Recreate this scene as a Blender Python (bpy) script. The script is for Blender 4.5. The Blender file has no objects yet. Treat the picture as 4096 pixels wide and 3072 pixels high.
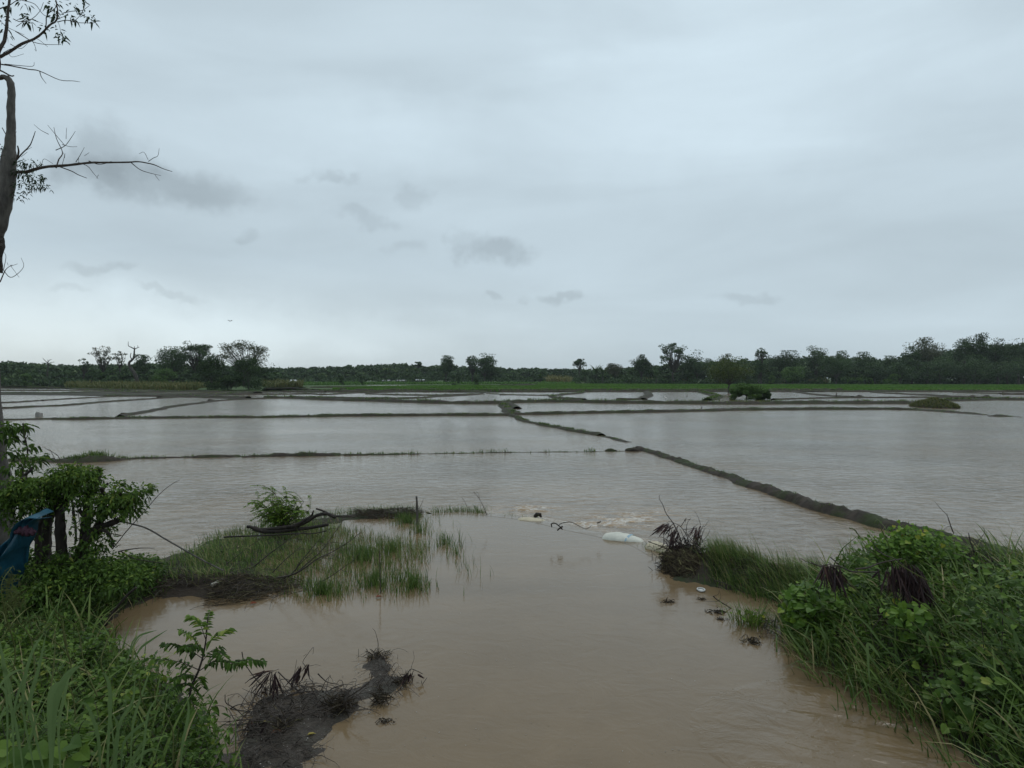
import bpy, math, random
import numpy as np
from mathutils import Vector, noise as mn

# ------------------------------------------------------------------ camera, world, sun, exposure
S = bpy.context.scene
COL = S.collection
CAMH = 3.0; F = 2730.0; TH = math.radians(0.55)
cd = bpy.data.cameras.new('camera'); cam = bpy.data.objects.new('camera', cd); COL.objects.link(cam)
cd.sensor_width = 36.0; cd.lens = 36.0*F/4096.0; cd.clip_start = 0.05; cd.clip_end = 20000
cam.location = (0, 0, CAMH); cam.rotation_euler = (math.radians(90)-TH, 0, 0)
S.camera = cam
S.view_settings.view_transform = 'Standard'; S.view_settings.look = 'None'
S.view_settings.gamma = 1; S.view_settings.exposure = 0.0
SUN_EL = math.radians(62); SUN_AZ = math.radians(35)      # azimuth clockwise from +Y
sl = bpy.data.lights.new('sun', 'SUN'); sl.energy = 0.8; sl.angle = math.radians(30); sl.color = (1.0, 0.97, 0.92)
so = bpy.data.objects.new('sun', sl); COL.objects.link(so)
so.rotation_euler = (math.radians(90)-SUN_EL, 0, -SUN_AZ+math.pi)
dvec = Vector((math.sin(SUN_AZ)*math.cos(SUN_EL), math.cos(SUN_AZ)*math.cos(SUN_EL), math.sin(SUN_EL)))
so.rotation_euler = dvec.to_track_quat('Z', 'Y').to_euler()

def azel(x, y):            # full-size photo pixel -> sky direction (azimuth, elevation)
    u = (x-2048)/F; v = (1536-y)/F
    yy = math.cos(TH)+v*math.sin(TH); zz = v*math.cos(TH)-math.sin(TH)
    return math.atan2(u, yy), math.atan2(zz, math.hypot(u, yy))

W = bpy.data.worlds.new('World'); S.world = W; W.use_nodes = True
nt = W.node_tree; nt.nodes.clear()
def N(tree, t, **kw):
    n = tree.nodes.new(t)
    for k, v in kw.items(): setattr(n, k, v)
    return n
def mathn(tree, op, a, b=None, c=None, clamp=False):
    n = tree.nodes.new('ShaderNodeMath'); n.operation = op; n.use_clamp = clamp
    for i, q in enumerate((a, b, c)):
        if q is None: continue
        if isinstance(q, (int, float)): n.inputs[i].default_value = q
        else: tree.links.new(q, n.inputs[i])
    return n.outputs[0]
def build_world():
    L = nt.links
    tc = N(nt, 'ShaderNodeTexCoord'); sep = N(nt, 'ShaderNodeSeparateXYZ'); L.new(tc.outputs['Generated'], sep.inputs[0])
    az = mathn(nt, 'ARCTAN2', sep.outputs[0], sep.outputs[1])
    el = mathn(nt, 'ARCSINE', sep.outputs[2])
    cb = N(nt, 'ShaderNodeCombineXYZ'); L.new(az, cb.inputs[0]); L.new(el, cb.inputs[1])
    nz = N(nt, 'ShaderNodeTexNoise'); nz.inputs['Scale'].default_value = 13; nz.inputs['Detail'].default_value = 6; nz.inputs['Roughness'].default_value = .6
    L.new(cb.outputs[0], nz.inputs['Vector'])
    sub = N(nt, 'ShaderNodeVectorMath', operation='SUBTRACT'); L.new(nz.outputs['Color'], sub.inputs[0]); sub.inputs[1].default_value = (.5, .5, .5)
    sc = N(nt, 'ShaderNodeVectorMath', operation='MULTIPLY'); L.new(sub.outputs[0], sc.inputs[0]); sc.inputs[1].default_value = (.17, .075, 0)
    wob = N(nt, 'ShaderNodeVectorMath', operation='ADD'); L.new(cb.outputs[0], wob.inputs[0]); L.new(sc.outputs[0], wob.inputs[1])
    def blob(x, y, rx, ry, s, soft=.25):
        a, e = azel(x*1.8517, y*1.8517)
        d = N(nt, 'ShaderNodeVectorMath', operation='SUBTRACT'); L.new(wob.outputs[0], d.inputs[0]); d.inputs[1].default_value = (a, e, 0)
        m = N(nt, 'ShaderNodeVectorMath', operation='MULTIPLY'); L.new(d.outputs[0], m.inputs[0])
        m.inputs[1].default_value = (F/(rx*1.8517), F/(ry*1.8517), 0)
        l = N(nt, 'ShaderNodeVectorMath', operation='LENGTH'); L.new(m.outputs[0], l.inputs[0])
        r = N(nt, 'ShaderNodeMapRange', interpolation_type='SMOOTHSTEP'); L.new(l.outputs['Value'], r.inputs['Value'])
        r.inputs['From Min'].default_value = soft; r.inputs['From Max'].default_value = 1.0
        r.inputs['To Min'].default_value = s; r.inputs['To Max'].default_value = 0
        return r.outputs[0]
    # small dark scud clouds, then broad bright and dull areas of the stratus
    blobs = [(330, 395, 280, 52, .12), (215, 325, 110, 80, .10), (1070, 548, 100, 42, .11), (1020, 510, 50, 30, .05), (715, 382, 60, 22, .07),
             (1195, 642, 62, 17, .08), (1600, 645, 75, 17, .06), (1060, 636, 36, 14, .06), (520, 500, 42, 14, .05), (785, 470, 90, 22, .05), (900, 415, 60, 32, .05),
             (215, 590, 80, 17, .06), (360, 634, 60, 12, .06), (880, 528, 70, 18, .04), (150, 632, 60, 10, .05)]
    tot = None
    for b in blobs:
        o = blob(*b[:4], b[4]*1.7); tot = o if tot is None else mathn(nt, 'ADD', tot, o)
    brt = None
    for b in [(1750, 30, 700, 420, .12, 0.0), (800, 285, 520, 120, .10, 0.0), (150, 700, 900, 110, .17, 0.0), (1450, 260, 700, 260, .09, 0.0), (1100, -900, 1600, 900, .10, 0.0), (700, 720, 700, 60, .05, 0.0)]:
        o = blob(*b); brt = o if brt is None else mathn(nt, 'ADD', brt, o)
    # long soft streaks
    mp = N(nt, 'ShaderNodeMapping'); L.new(cb.outputs[0], mp.inputs[0]); mp.inputs['Scale'].default_value = (1.3, 5.5, 1); mp.inputs['Rotation'].default_value = (0, 0, .1)
    st = N(nt, 'ShaderNodeTexNoise'); st.inputs['Scale'].default_value = 1.6; st.inputs['Detail'].default_value = 7; st.inputs['Roughness'].default_value = .5; st.inputs['Distortion'].default_value = .4
    L.new(mp.outputs[0], st.inputs['Vector'])
    s1 = mathn(nt, 'MULTIPLY', mathn(nt, 'SUBTRACT', st.outputs[0], .5), .42)
    val = mathn(nt, 'ADD', mathn(nt, 'SUBTRACT', mathn(nt, 'ADD', s1, brt), tot), .80)
    # colour: cool grey, slightly warmer and paler near the horizon on the left
    hz = N(nt, 'ShaderNodeMapRange'); L.new(el, hz.inputs['Value']); hz.inputs['From Min'].default_value = 0; hz.inputs['From Max'].default_value = .16
    hz.inputs['To Min'].default_value = 1; hz.inputs['To Max'].default_value = 0
    hl = N(nt, 'ShaderNodeMapRange'); L.new(az, hl.inputs['Value']); hl.inputs['From Min'].default_value = .25; hl.inputs['From Max'].default_value = -.6
    wm = mathn(nt, 'MULTIPLY', hz.outputs[0], hl.outputs[0])
    mx = N(nt, 'ShaderNodeMix', data_type='RGBA'); L.new(wm, mx.inputs[0]); mx.inputs[6].default_value = SKYC; mx.inputs[7].default_value = SKYW
    vm = N(nt, 'ShaderNodeVectorMath', operation='SCALE'); L.new(mx.outputs[2], vm.inputs[0]); L.new(val, vm.inputs['Scale'])
    bg = N(nt, 'ShaderNodeBackground'); L.new(vm.outputs[0], bg.inputs[0]); bg.inputs[1].default_value = SKYS
    sky = N(nt, 'ShaderNodeTexSky', sky_type='NISHITA'); sky.sun_disc = False; sky.sun_elevation = SUN_EL; sky.sun_rotation = SUN_AZ
    b2 = N(nt, 'ShaderNodeBackground'); L.new(sky.outputs[0], b2.inputs[0]); b2.inputs[1].default_value = 0.06
    ms = N(nt, 'ShaderNodeMixShader'); ms.inputs[0].default_value = .93; L.new(b2.outputs[0], ms.inputs[1]); L.new(bg.outputs[0], ms.inputs[2])
    out = N(nt, 'ShaderNodeOutputWorld'); L.new(ms.outputs[0], out.inputs[0])
SKYC = (.72, .865, .955, 1); SKYW = (.86, .95, .945, 1); SKYS = .97
build_world()

# ------------------------------------------------------------------ helpers
def P(x, y, D):
    u = (x-2048)/F; v = (1536-y)/F
    yy = math.cos(TH)+v*math.sin(TH); zz = v*math.cos(TH)-math.sin(TH); t = D/yy
    return np.array((u*t, D, CAMH+zz*t))
def G(x, y, z=0.0):
    u = (x-2048)/F; v = (1536-y)/F
    yy = math.cos(TH)+v*math.sin(TH); zz = v*math.cos(TH)-math.sin(TH); t = (z-CAMH)/min(zz, -.002)
    return np.array((u*t, yy*t, z))
def crop(x0, y0, s):
    f = lambda x, y: (x0+x*s, y0+y*s); f.s = s; return f
O = crop(0, 0, 1.8517); C1 = crop(0, 1300, .5877); C2 = crop(1000, 1300, .5877); C3 = crop(2000, 1300, .5425); C4 = crop(2900, 1300, .5407)
D5 = crop(0, 1500, .9259); D6 = crop(2048, 1500, .9259)
K5 = crop(0, 0, .7231); K6 = crop(0, 1600, .5426); K7 = crop(900, 1900, .4973); K8 = crop(1900, 1900, .4973); K9 = crop(2500, 1950, .452)
R4 = crop(3000, 2000, .5426); KL = crop(0, 2300, .4653); KM = crop(850, 2450, .452); KR = crop(3000, 2500, .4955)
def gp(C, pts, z=0.0): return np.array([G(*C(*p), z) for p in pts])
def dp(C, pts, D):     # pts (x,y) or (x,y,depth)
    return np.array([P(*C(p[0], p[1]), p[2] if len(p) > 2 else D) for p in pts])
def wr(C, r, D): return r*C.s*D/F
def nrm(a): return a/np.maximum(np.linalg.norm(a, axis=-1, keepdims=True), 1e-9)

def wloc(o):
    v = np.zeros(3)
    while o is not None: v += np.array(o.location); o = o.parent
    return v
class MB:
    def __init__(s): s.v = []; s.f = []; s.t = []; s.m = []; s.n = 0
    def add(s, v, f, t=0.5, m=0):
        v = np.asarray(v, float).reshape(-1, 3); f = np.asarray(f, int)
        s.v.append(v); s.f.append(f+s.n); s.n += len(v)
        t = np.broadcast_to(np.asarray(t, float), (len(v),)); s.t.append(t); s.m.append(np.full(len(f), m))
    def build(s, name, mats, parent=None, smooth=False):
        if not isinstance(mats, (list, tuple)): mats = [mats]
        V = np.concatenate(s.v); T = np.concatenate(s.t)
        if parent is None: org = np.array((V[:, 0].mean(), V[:, 1].mean(), V[:, 2].min()))
        else: org = wloc(parent)
        me = bpy.data.meshes.new(name)
        cnt = np.concatenate([np.full(len(f), f.shape[1]) for f in s.f]); idx = np.concatenate([f.ravel() for f in s.f])
        me.vertices.add(len(V)); me.vertices.foreach_set('co', (V-org).ravel())
        me.loops.add(len(idx)); me.loops.foreach_set('vertex_index', idx)
        me.polygons.add(len(cnt)); st = np.concatenate(([0], np.cumsum(cnt)[:-1])); me.polygons.foreach_set('loop_start', st)
        me.polygons.foreach_set('material_index', np.concatenate(s.m))
        me.polygons.foreach_set('use_smooth', np.full(len(cnt), smooth))
        for m in mats: me.materials.append(m)
        a = me.attributes.new('tint', 'FLOAT', 'POINT'); a.data.foreach_set('value', T)
        me.update(calc_edges=True); me.validate()
        o = bpy.data.objects.new(name, me); COL.objects.link(o); o.parent = parent
        if parent is None: o.location = org
        return o
def tag(o, label=None, cat=None, group=None, kind=None):
    if label: o['label'] = label
    if cat: o['category'] = cat
    if group: o['group'] = group
    if kind: o['kind'] = kind
    return o
def empty(name, loc, label, cat, group=None):
    o = bpy.data.objects.new(name, None); COL.objects.link(o); o.location = tuple(float(q) for q in loc); o.empty_display_size = .2
    return tag(o, label, cat, group)

def tube(mb, pts, rad, sides=6, tint=.5, rough=0.0, m=0, cap=True, rng=None):
    pts = np.asarray(pts, float); n = len(pts); rad = np.broadcast_to(np.asarray(rad, float), (n,))
    tg = nrm(np.gradient(pts, axis=0)); ref = np.array((0.13, 0.9, 0.2)) if abs(tg[:, 2]).mean() > .5 else np.array((0.1, .2, 1.0))
    a = nrm(np.cross(tg, ref)); b = np.cross(tg, a)
    th = np.linspace(0, 2*np.pi, sides, endpoint=False)
    r = rad[:, None]*np.ones((1, sides))
    if rough: r = r*(1+rough*(rng or RNG).uniform(-1, 1, (n, sides)))
    V = pts[:, None]+r[..., None]*(np.cos(th)[None, :, None]*a[:, None]+np.sin(th)[None, :, None]*b[:, None])
    i = np.arange(n-1)[:, None]*sides; j = np.arange(sides)[None]; k = (j+1) % sides
    f = np.stack([i+j, i+k, i+sides+k, i+sides+j], -1).reshape(-1, 4)
    V = V.reshape(-1, 3)
    mb.add(V, f, tint, m)
    if cap:
        mb.add(np.vstack([V[-sides:], pts[-1:]+tg[-1]*rad[-1]*.4]), [[q, (q+1) % sides, sides] for q in range(sides)], tint, m)
        mb.add(np.vstack([V[:sides], pts[:1]-tg[0]*rad[0]*.2]), [[(q+1) % sides, q, sides] for q in range(sides)], tint, m)
def smooth(pts, n=4):
    p = np.asarray(pts, float)
    if len(p) < 3: return np.linspace(p[0], p[-1], n+1)
    q = np.vstack([2*p[0]-p[1], p, 2*p[-1]-p[-2]]); out = []
    for i in range(1, len(q)-2):
        for t in np.arange(n)/n:
            out.append(.5*((2*q[i])+(-q[i-1]+q[i+1])*t+(2*q[i-1]-5*q[i]+4*q[i+1]-q[i+2])*t*t+(-q[i-1]+3*q[i]-3*q[i+1]+q[i+2])*t**3))
    out.append(p[-1]); return np.array(out)
def twig(mb, C, pts, D, r0, r1, rng, jit=.02, tint=.5, sides=5, n=4):
    """a tapered stem along photo points; r0/r1 in crop pixels"""
    w = dp(C, pts, D); w = w+np.cumsum(rng.normal(0, 1, w.shape), 0)*jit*np.array((.03, .8, .03)); w = smooth(w, max(n, 3))
    tube(mb, w, np.linspace(wr(C, r0, D), max(wr(C, r1, D), .0012), len(w)), sides, tint, .12, rng=rng)
    return w

def quads(mb, c, size, rng, tint, flat=.5, asp=.6):
    """scattered leaf-clump faces (far crowns)"""
    n = len(c); nn = nrm(rng.normal(0, 1, (n, 3))*np.array((1, 1, 1))+np.array((0, 0, flat)))
    a = nrm(np.cross(nn, rng.normal(0, 1, (n, 3)))); b = np.cross(nn, a)
    s = size*rng.uniform(.6, 1.35, n)[:, None]; a = a*s; b = b*s*asp
    V = np.stack([c-a, c-b, c+a, c+b], 1).reshape(-1, 3)
    mb.add(V, np.arange(4*n).reshape(n, 4), np.repeat(tint, 4))
def leaves(mb, base, d, L, Wd, rng, tint, up=1.0, fold=.18, droop=.25):
    """pointed leaves with a folded midrib (near plants)"""
    n = len(base); d = nrm(d); nn = nrm(rng.normal(0, .55, (n, 3))+np.array((0, 0, up)))
    s = nrm(np.cross(d, nn)); nn = np.cross(s, d)
    L = np.broadcast_to(L, (n,))[:, None]; Wd = np.broadcast_to(Wd, (n,))[:, None]
    dz = np.array((0, 0, -1.0))*droop
    def pt(t, w): return base+d*L*t+s*Wd*w+nn*abs(w)*Wd*fold*2+dz*L*t*t
    V = np.stack([pt(0, 0), pt(.28, .42), pt(.62, .38), pt(1, 0), pt(.62, -.38), pt(.28, -.42)], 1).reshape(-1, 3)
    i = np.arange(n)[:, None]*6
    mb.add(V, np.vstack([i+np.array([0, 1, 2, 3]), i+np.array([0, 3, 4, 5])]), np.repeat(tint, 6))
def blades(mb, root, h, w, az, bend, rng, tint, seg=4):
    n = len(root); h = np.broadcast_to(h, (n,)); w = np.broadcast_to(w, (n,)); bend = np.broadcast_to(bend, (n,)); az = np.broadcast_to(az, (n,))
    ld = np.stack([np.cos(az), np.sin(az), np.zeros(n)], 1); sa = az+np.pi/2+rng.normal(0, .5, n)
    sd = np.stack([np.cos(sa), np.sin(sa), rng.normal(0, .15, n)], 1)
    V = []
    for k in range(seg+1):
        t = k/seg
        ang = bend*1.5*t*.9
        c = root+np.array((0, 0, 1))*(h*t*np.cos(ang*.8))[:, None]+ld*(h*t*np.sin(ang)*.9)[:, None]
        ww = w*(.55+1.6*t*(1-t))*(1-t**3)
        V.append(c-sd*ww[:, None]/2); V.append(c+sd*ww[:, None]/2)
    V = np.stack(V, 1).reshape(-1, 3); i = np.arange(n)[:, None]*(2*seg+2)
    f = np.vstack([i+np.array([2*k, 2*k+1, 2*k+3, 2*k+2]) for k in range(seg)])
    mb.add(V, f, np.repeat(tint, 2*seg+2))
def inpoly(px, py, poly):
    x, y = poly[:, 0], poly[:, 1]; ins = np.zeros(len(px), bool); j = len(poly)-1
    for i in range(len(poly)):
        c = ((y[i] > py) != (y[j] > py)) & (px < (x[j]-x[i])*(py-y[i])/((y[j]-y[i]) or 1e-9)+x[i]); ins ^= c; j = i
    return ins
def sdist(px, py, poly):
    d = np.full(len(px), 1e9); n = len(poly)
    for i in range(n):
        a = poly[i, :2]; b = poly[(i+1) % n, :2]; ab = b-a
        t = np.clip(((px-a[0])*ab[0]+(py-a[1])*ab[1])/(ab@ab+1e-12), 0, 1)
        d = np.minimum(d, np.hypot(px-a[0]-t*ab[0], py-a[1]-t*ab[1]))
    return np.where(inpoly(px, py, poly), d, -d)
def sample(poly, n, rng):
    lo = poly[:, :2].min(0); hi = poly[:, :2].max(0); out = np.zeros((0, 2))
    while len(out) < n:
        q = rng.uniform(lo, hi, (n*2, 2)); out = np.vstack([out, q[inpoly(q[:, 0], q[:, 1], poly)]])
    return out[:n]
def fbm(x, y, seed=0.0, o=3):
    r = np.zeros_like(x, dtype=float); a = 1.0
    rg = np.random.default_rng(int(seed*100)+5)
    for k in range(o):
        for _ in range(3):
            th = rg.uniform(0, 6.28); ph = rg.uniform(0, 6.28); w = rg.uniform(.7, 1.4)*(2.1**k)
            r += a/3*np.sin((x*np.cos(th)+y*np.sin(th))*w*2+ph+1.3*np.sin((x*np.sin(th)-y*np.cos(th))*w+ph*2))
        a *= .55
    return r
RNG = np.random.default_rng(7)

# ------------------------------------------------------------------ materials
def mat(name):
    m = bpy.data.materials.new(name); m.use_nodes = True; t = m.node_tree; p = t.nodes['Principled BSDF']; return m, t, p
def ramp(t, fac, cols):
    r = t.nodes.new('ShaderNodeValToRGB'); e = r.color_ramp.elements
    while len(e) < len(cols): e.new(.5)
    for i, (q, c) in enumerate(cols): e[i].position = q; e[i].color = (*c, 1)
    if fac is not None: t.links.new(fac, r.inputs[0])
    return r.outputs[0]
def noise(t, scale, detail=4, rough=.55, vec=None, dist=0):
    n = t.nodes.new('ShaderNodeTexNoise'); n.inputs['Scale'].default_value = scale; n.inputs['Detail'].default_value = detail
    n.inputs['Roughness'].default_value = rough; n.inputs['Distortion'].default_value = dist
    if vec is not None: t.links.new(vec, n.inputs['Vector'])
    return n.outputs[0]
def mixc(t, f, a, b):
    m = t.nodes.new('ShaderNodeMix'); m.data_type = 'RGBA'
    for i, q in ((0, f), (6, a), (7, b)):
        if isinstance(q, (int, float)): m.inputs[i].default_value = q
        elif isinstance(q, tuple): m.inputs[i].default_value = (*q, 1) if len(q) == 3 else q
        else: t.links.new(q, m.inputs[i])
    return m.outputs[2]
def geo(t): return t.nodes.new('ShaderNodeNewGeometry')
def leafmat(name, cols, rough=.45, trans=.25, spec=.4):
    rough = max(rough, .5); spec = min(spec, .22)
    m, t, p = mat(name)
    a = t.nodes.new('ShaderNodeAttribute'); a.attribute_name = 'tint'
    c = ramp(t, a.outputs['Fac'], cols)
    t.links.new(c, p.inputs['Base Color']); p.inputs['Roughness'].default_value = rough; p.inputs['Specular IOR Level'].default_value = spec
    if trans:
        tr = t.nodes.new('ShaderNodeBsdfTranslucent'); t.links.new(c, tr.inputs[0])
        ms = t.nodes.new('ShaderNodeMixShader'); ms.inputs[0].default_value = trans
        t.links.new(p.outputs[0], ms.inputs[1]); t.links.new(tr.outputs[0], ms.inputs[2]); t.links.new(ms.outputs[0], t.nodes['Material Output'].inputs[0])
    return m
M = {}
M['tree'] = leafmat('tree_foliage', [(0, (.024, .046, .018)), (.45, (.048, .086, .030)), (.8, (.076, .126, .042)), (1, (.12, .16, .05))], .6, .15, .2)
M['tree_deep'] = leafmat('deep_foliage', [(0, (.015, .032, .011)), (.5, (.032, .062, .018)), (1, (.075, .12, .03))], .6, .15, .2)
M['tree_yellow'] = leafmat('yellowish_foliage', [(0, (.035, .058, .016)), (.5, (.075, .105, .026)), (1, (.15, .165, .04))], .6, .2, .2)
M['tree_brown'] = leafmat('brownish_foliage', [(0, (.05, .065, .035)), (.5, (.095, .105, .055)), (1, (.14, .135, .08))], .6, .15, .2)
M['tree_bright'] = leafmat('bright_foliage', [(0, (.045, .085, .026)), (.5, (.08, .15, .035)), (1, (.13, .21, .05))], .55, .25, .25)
M['leaf'] = leafmat('weed_leaf', [(0, (.020, .042, .009)), (.5, (.062, .118, .018)), (.85, (.135, .215, .032)), (1, (.25, .28, .05))], .42, .3)
M['leaf_bright'] = leafmat('young_leaf', [(0, (.03, .065, .010)), (.5, (.090, .175, .020)), (.9, (.18, .28, .032)), (1, (.32, .32, .04))], .42, .35)
M['leaf_dark'] = leafmat('dark_leaf', [(0, (.012, .028, .010)), (.5, (.024, .055, .018)), (1, (.05, .09, .03))], .4, .2)
M['grass'] = leafmat('wet_grass', [(0, (.026, .052, .012)), (.5, (.070, .125, .024)), (.85, (.140, .205, .045)), (1, (.28, .24, .11))], .45, .3)
M['grass_far'] = leafmat('tall_yellow_grass', [(0, (.045, .06, .018)), (.5, (.10, .115, .035)), (1, (.20, .18, .07))], .6, .25, .2)
M['blade'] = leafmat('broad_blade', [(0, (.045, .085, .03)), (.5, (.085, .145, .05)), (1, (.17, .24, .09))], .38, .3)
M['rice'] = leafmat('young_rice', [(0, (.045, .10, .018)), (.5, (.085, .18, .03)), (1, (.14, .25, .045))], .55, .3, .2)
M['straw'] = leafmat('dead_straw', [(0, (.035, .027, .02)), (.5, (.085, .066, .045)), (.85, (.16, .13, .08)), (1, (.26, .24, .12))], .6, .05, .3)
M['pod'] = leafmat('dead_pod', [(0, (.028, .017, .018)), (.5, (.065, .038, .038)), (1, (.14, .075, .055))], .45, .05, .4)
def bark(name, c1, c2, sc=14):
    m, t, p = mat(name); g = geo(t)
    mp = t.nodes.new('ShaderNodeMapping'); t.links.new(g.outputs['Position'], mp.inputs[0]); mp.inputs['Scale'].default_value = (1, 1, .35)
    n = noise(t, sc, 6, .65, mp.outputs[0]); c = ramp(t, n, [(.3, c1), (.7, c2)])
    t.links.new(c, p.inputs['Base Color']); p.inputs['Roughness'].default_value = .7; p.inputs['Specular IOR Level'].default_value = .3
    b = t.nodes.new('ShaderNodeBump'); b.inputs['Distance'].default_value = .02; b.inputs['Strength'].default_value = .7; t.links.new(n, b.inputs['Height']); t.links.new(b.outputs[0], p.inputs['Normal'])
    return m
M['bark'] = bark('grey_bark', (.035, .03, .027), (.13, .12, .105))
M['bark_far'] = bark('far_bark', (.03, .027, .022), (.07, .06, .05), 3)
M['bark_dark'] = bark('wet_dark_bark', (.012, .01, .008), (.045, .034, .026))
M['twig'] = bark('wet_twig', (.03, .024, .02), (.085, .066, .052), 30)
M['palewood'] = bark('pale_wood', (.12, .10, .075), (.30, .26, .20), 20)
def mudmat(name, c1, c2, moss, mossamt, sc=3.0, rough=.55):
    m, t, p = mat(name); g = geo(t); n1 = noise(t, sc, 7, .62, g.outputs['Position']); n2 = noise(t, sc*.35, 5, .6, g.outputs['Position'])
    n3 = noise(t, sc*6, 5, .65, g.outputs['Position'])
    c = ramp(t, n1, [(.3, c1), (.7, c2)])
    sep = t.nodes.new('ShaderNodeSeparateXYZ'); t.links.new(g.outputs['Normal'], sep.inputs[0])
    k = mathn(t, 'ADD', mathn(t, 'MULTIPLY', n2, .75), mathn(t, 'MULTIPLY', n3, .35)); k = mathn(t, 'ADD', k, mathn(t, 'MULTIPLY', sep.outputs[2], .12))
    mr = t.nodes.new('ShaderNodeMapRange'); t.links.new(k, mr.inputs[0]); mr.inputs[1].default_value = .78-mossamt*.5; mr.inputs[2].default_value = .90-mossamt*.5
    c = mixc(t, mr.outputs[0], c, moss)
    t.links.new(c, p.inputs['Base Color']); p.inputs['Roughness'].default_value = max(rough, .75); p.inputs['Specular IOR Level'].default_value = .12
    b = t.nodes.new('ShaderNodeBump'); b.inputs['Distance'].default_value = .04; b.inputs['Strength'].default_value = .8
    t.links.new(mathn(t, 'ADD', n1, mathn(t, 'MULTIPLY', n3, .4)), b.inputs['Height']); t.links.new(b.outputs[0], p.inputs['Normal'])
    return m
M['mud'] = mudmat('wet_mud', (.035, .028, .023), (.085, .068, .055), (.045, .06, .022), .12)
M['bund'] = mudmat('bund_mud', (.022, .018, .015), (.068, .054, .043), (.035, .045, .018), .30, 4.0)
M['bund_green'] = mudmat('grassy_bund', (.024, .021, .016), (.06, .05, .036), (.034, .040, .018), .34, 3.0)
M['bank'] = mudmat('bank_soil', (.018, .014, .011), (.055, .042, .032), (.022, .034, .012), .3)
M['litter_mud'] = mudmat('silt_with_litter', (.030, .024, .019), (.082, .066, .052), (.055, .05, .038), .25, 9, .4)
M['litter_mud'].node_tree.nodes['Principled BSDF'].inputs['Roughness'].default_value = .55; M['litter_mud'].node_tree.nodes['Principled BSDF'].inputs['Specular IOR Level'].default_value = .2
M['meadow'] = mudmat('meadow_ground', (.035, .045, .02), (.065, .075, .03), (.05, .085, .025), .5, .12, .8)

def watermat():
    m, t, p = mat('muddy_water'); g = geo(t); pos = g.outputs['Position']
    def mp(sc, rot=0):
        q = t.nodes.new('ShaderNodeMapping'); t.links.new(pos, q.inputs[0]); q.inputs['Scale'].default_value = sc; q.inputs['Rotation'].default_value = (0, 0, rot); return q.outputs[0]
    big = mathn(t, 'ADD', mathn(t, 'MULTIPLY', noise(t, .25, 4, .6, mp((.5, 1, 1)), .6), .8), mathn(t, 'MULTIPLY', noise(t, .9, 5, .62, mp((1.0, .45, 1), .5), 1.8), .2))
    c = ramp(t, big, [(.34, WC1), (.64, WC2)])
    t.links.new(c, p.inputs['Base Color'])
    p.inputs['IOR'].default_value = 1.33
    ra = t.nodes.new('ShaderNodeAttribute'); ra.attribute_name = 'tint'; rr = t.nodes.new('ShaderNodeMapRange'); t.links.new(ra.outputs['Fac'], rr.inputs[0]); rr.inputs[1].default_value = .2; rr.inputs[2].default_value = 1.0; rr.inputs[3].default_value = .09; rr.inputs[4].default_value = .11; t.links.new(rr.outputs[0], p.inputs['Roughness'])
    fine = noise(t, 11, 4, .6, mp((.7, 1, 1), .12), .5); med = noise(t, 1.1, 3, .55, mp((.5, 1, 1), -.1), .8); mid = noise(t, 3.4, 4, .62, mp((.8, 1, 1), .05), .9)
    h = mathn(t, 'ADD', mathn(t, 'ADD', mathn(t, 'MULTIPLY', fine, .008), mathn(t, 'MULTIPLY', mid, .042)), mathn(t, 'MULTIPLY', med, .02))
    # calmer patches, rougher patches
    pat = noise(t, .12, 3, .6, mp((.6, 1, 1)), .5)
    pr = t.nodes.new('ShaderNodeMapRange'); t.links.new(pat, pr.inputs[0]); pr.inputs[1].default_value = .35; pr.inputs[2].default_value = .65; pr.inputs[3].default_value = .5; pr.inputs[4].default_value = 1.05
    # the sheltered channel in front of the weir is calmer than the open fields
    a = t.nodes.new('ShaderNodeAttribute'); a.attribute_name = 'tint'
    amp = mathn(t, 'MULTIPLY', pr.outputs[0], a.outputs['Fac'])
    b = t.nodes.new('ShaderNodeBump'); b.inputs['Distance'].default_value = 1.0
    t.links.new(mathn(t, 'MULTIPLY', h, amp), b.inputs['Height']); t.links.new(b.outputs[0], p.inputs['Normal'])
    # foam and sediment where the water churns: attribute foam
    fa = t.nodes.new('ShaderNodeAttribute'); fa.attribute_name = 'foam'
    fn = noise(t, 11, 6, .7, mp((.5, 1, 1)), 1.2); fr = t.nodes.new('ShaderNodeMapRange'); t.links.new(mathn(t, 'ADD', fn, mathn(t, 'MULTIPLY', fa.outputs['Fac'], .22)), fr.inputs[0])
    fr.inputs[1].default_value = .66; fr.inputs[2].default_value = .80
    fm = mathn(t, 'MULTIPLY', fr.outputs[0], mathn(t, 'MINIMUM', mathn(t, 'MULTIPLY', fa.outputs['Fac'], 3), .75))
    c2 = mixc(t, mathn(t, 'MULTIPLY', fa.outputs['Fac'], .7), c, (.34, .215, .105))
    t.links.new(mixc(t, fm, c2, (.62, .60, .55)), p.inputs['Base Color'])
    return m
WC1 = (.126, .088, .049); WC2 = (.195, .137, .078)
M['water'] = watermat()

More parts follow.
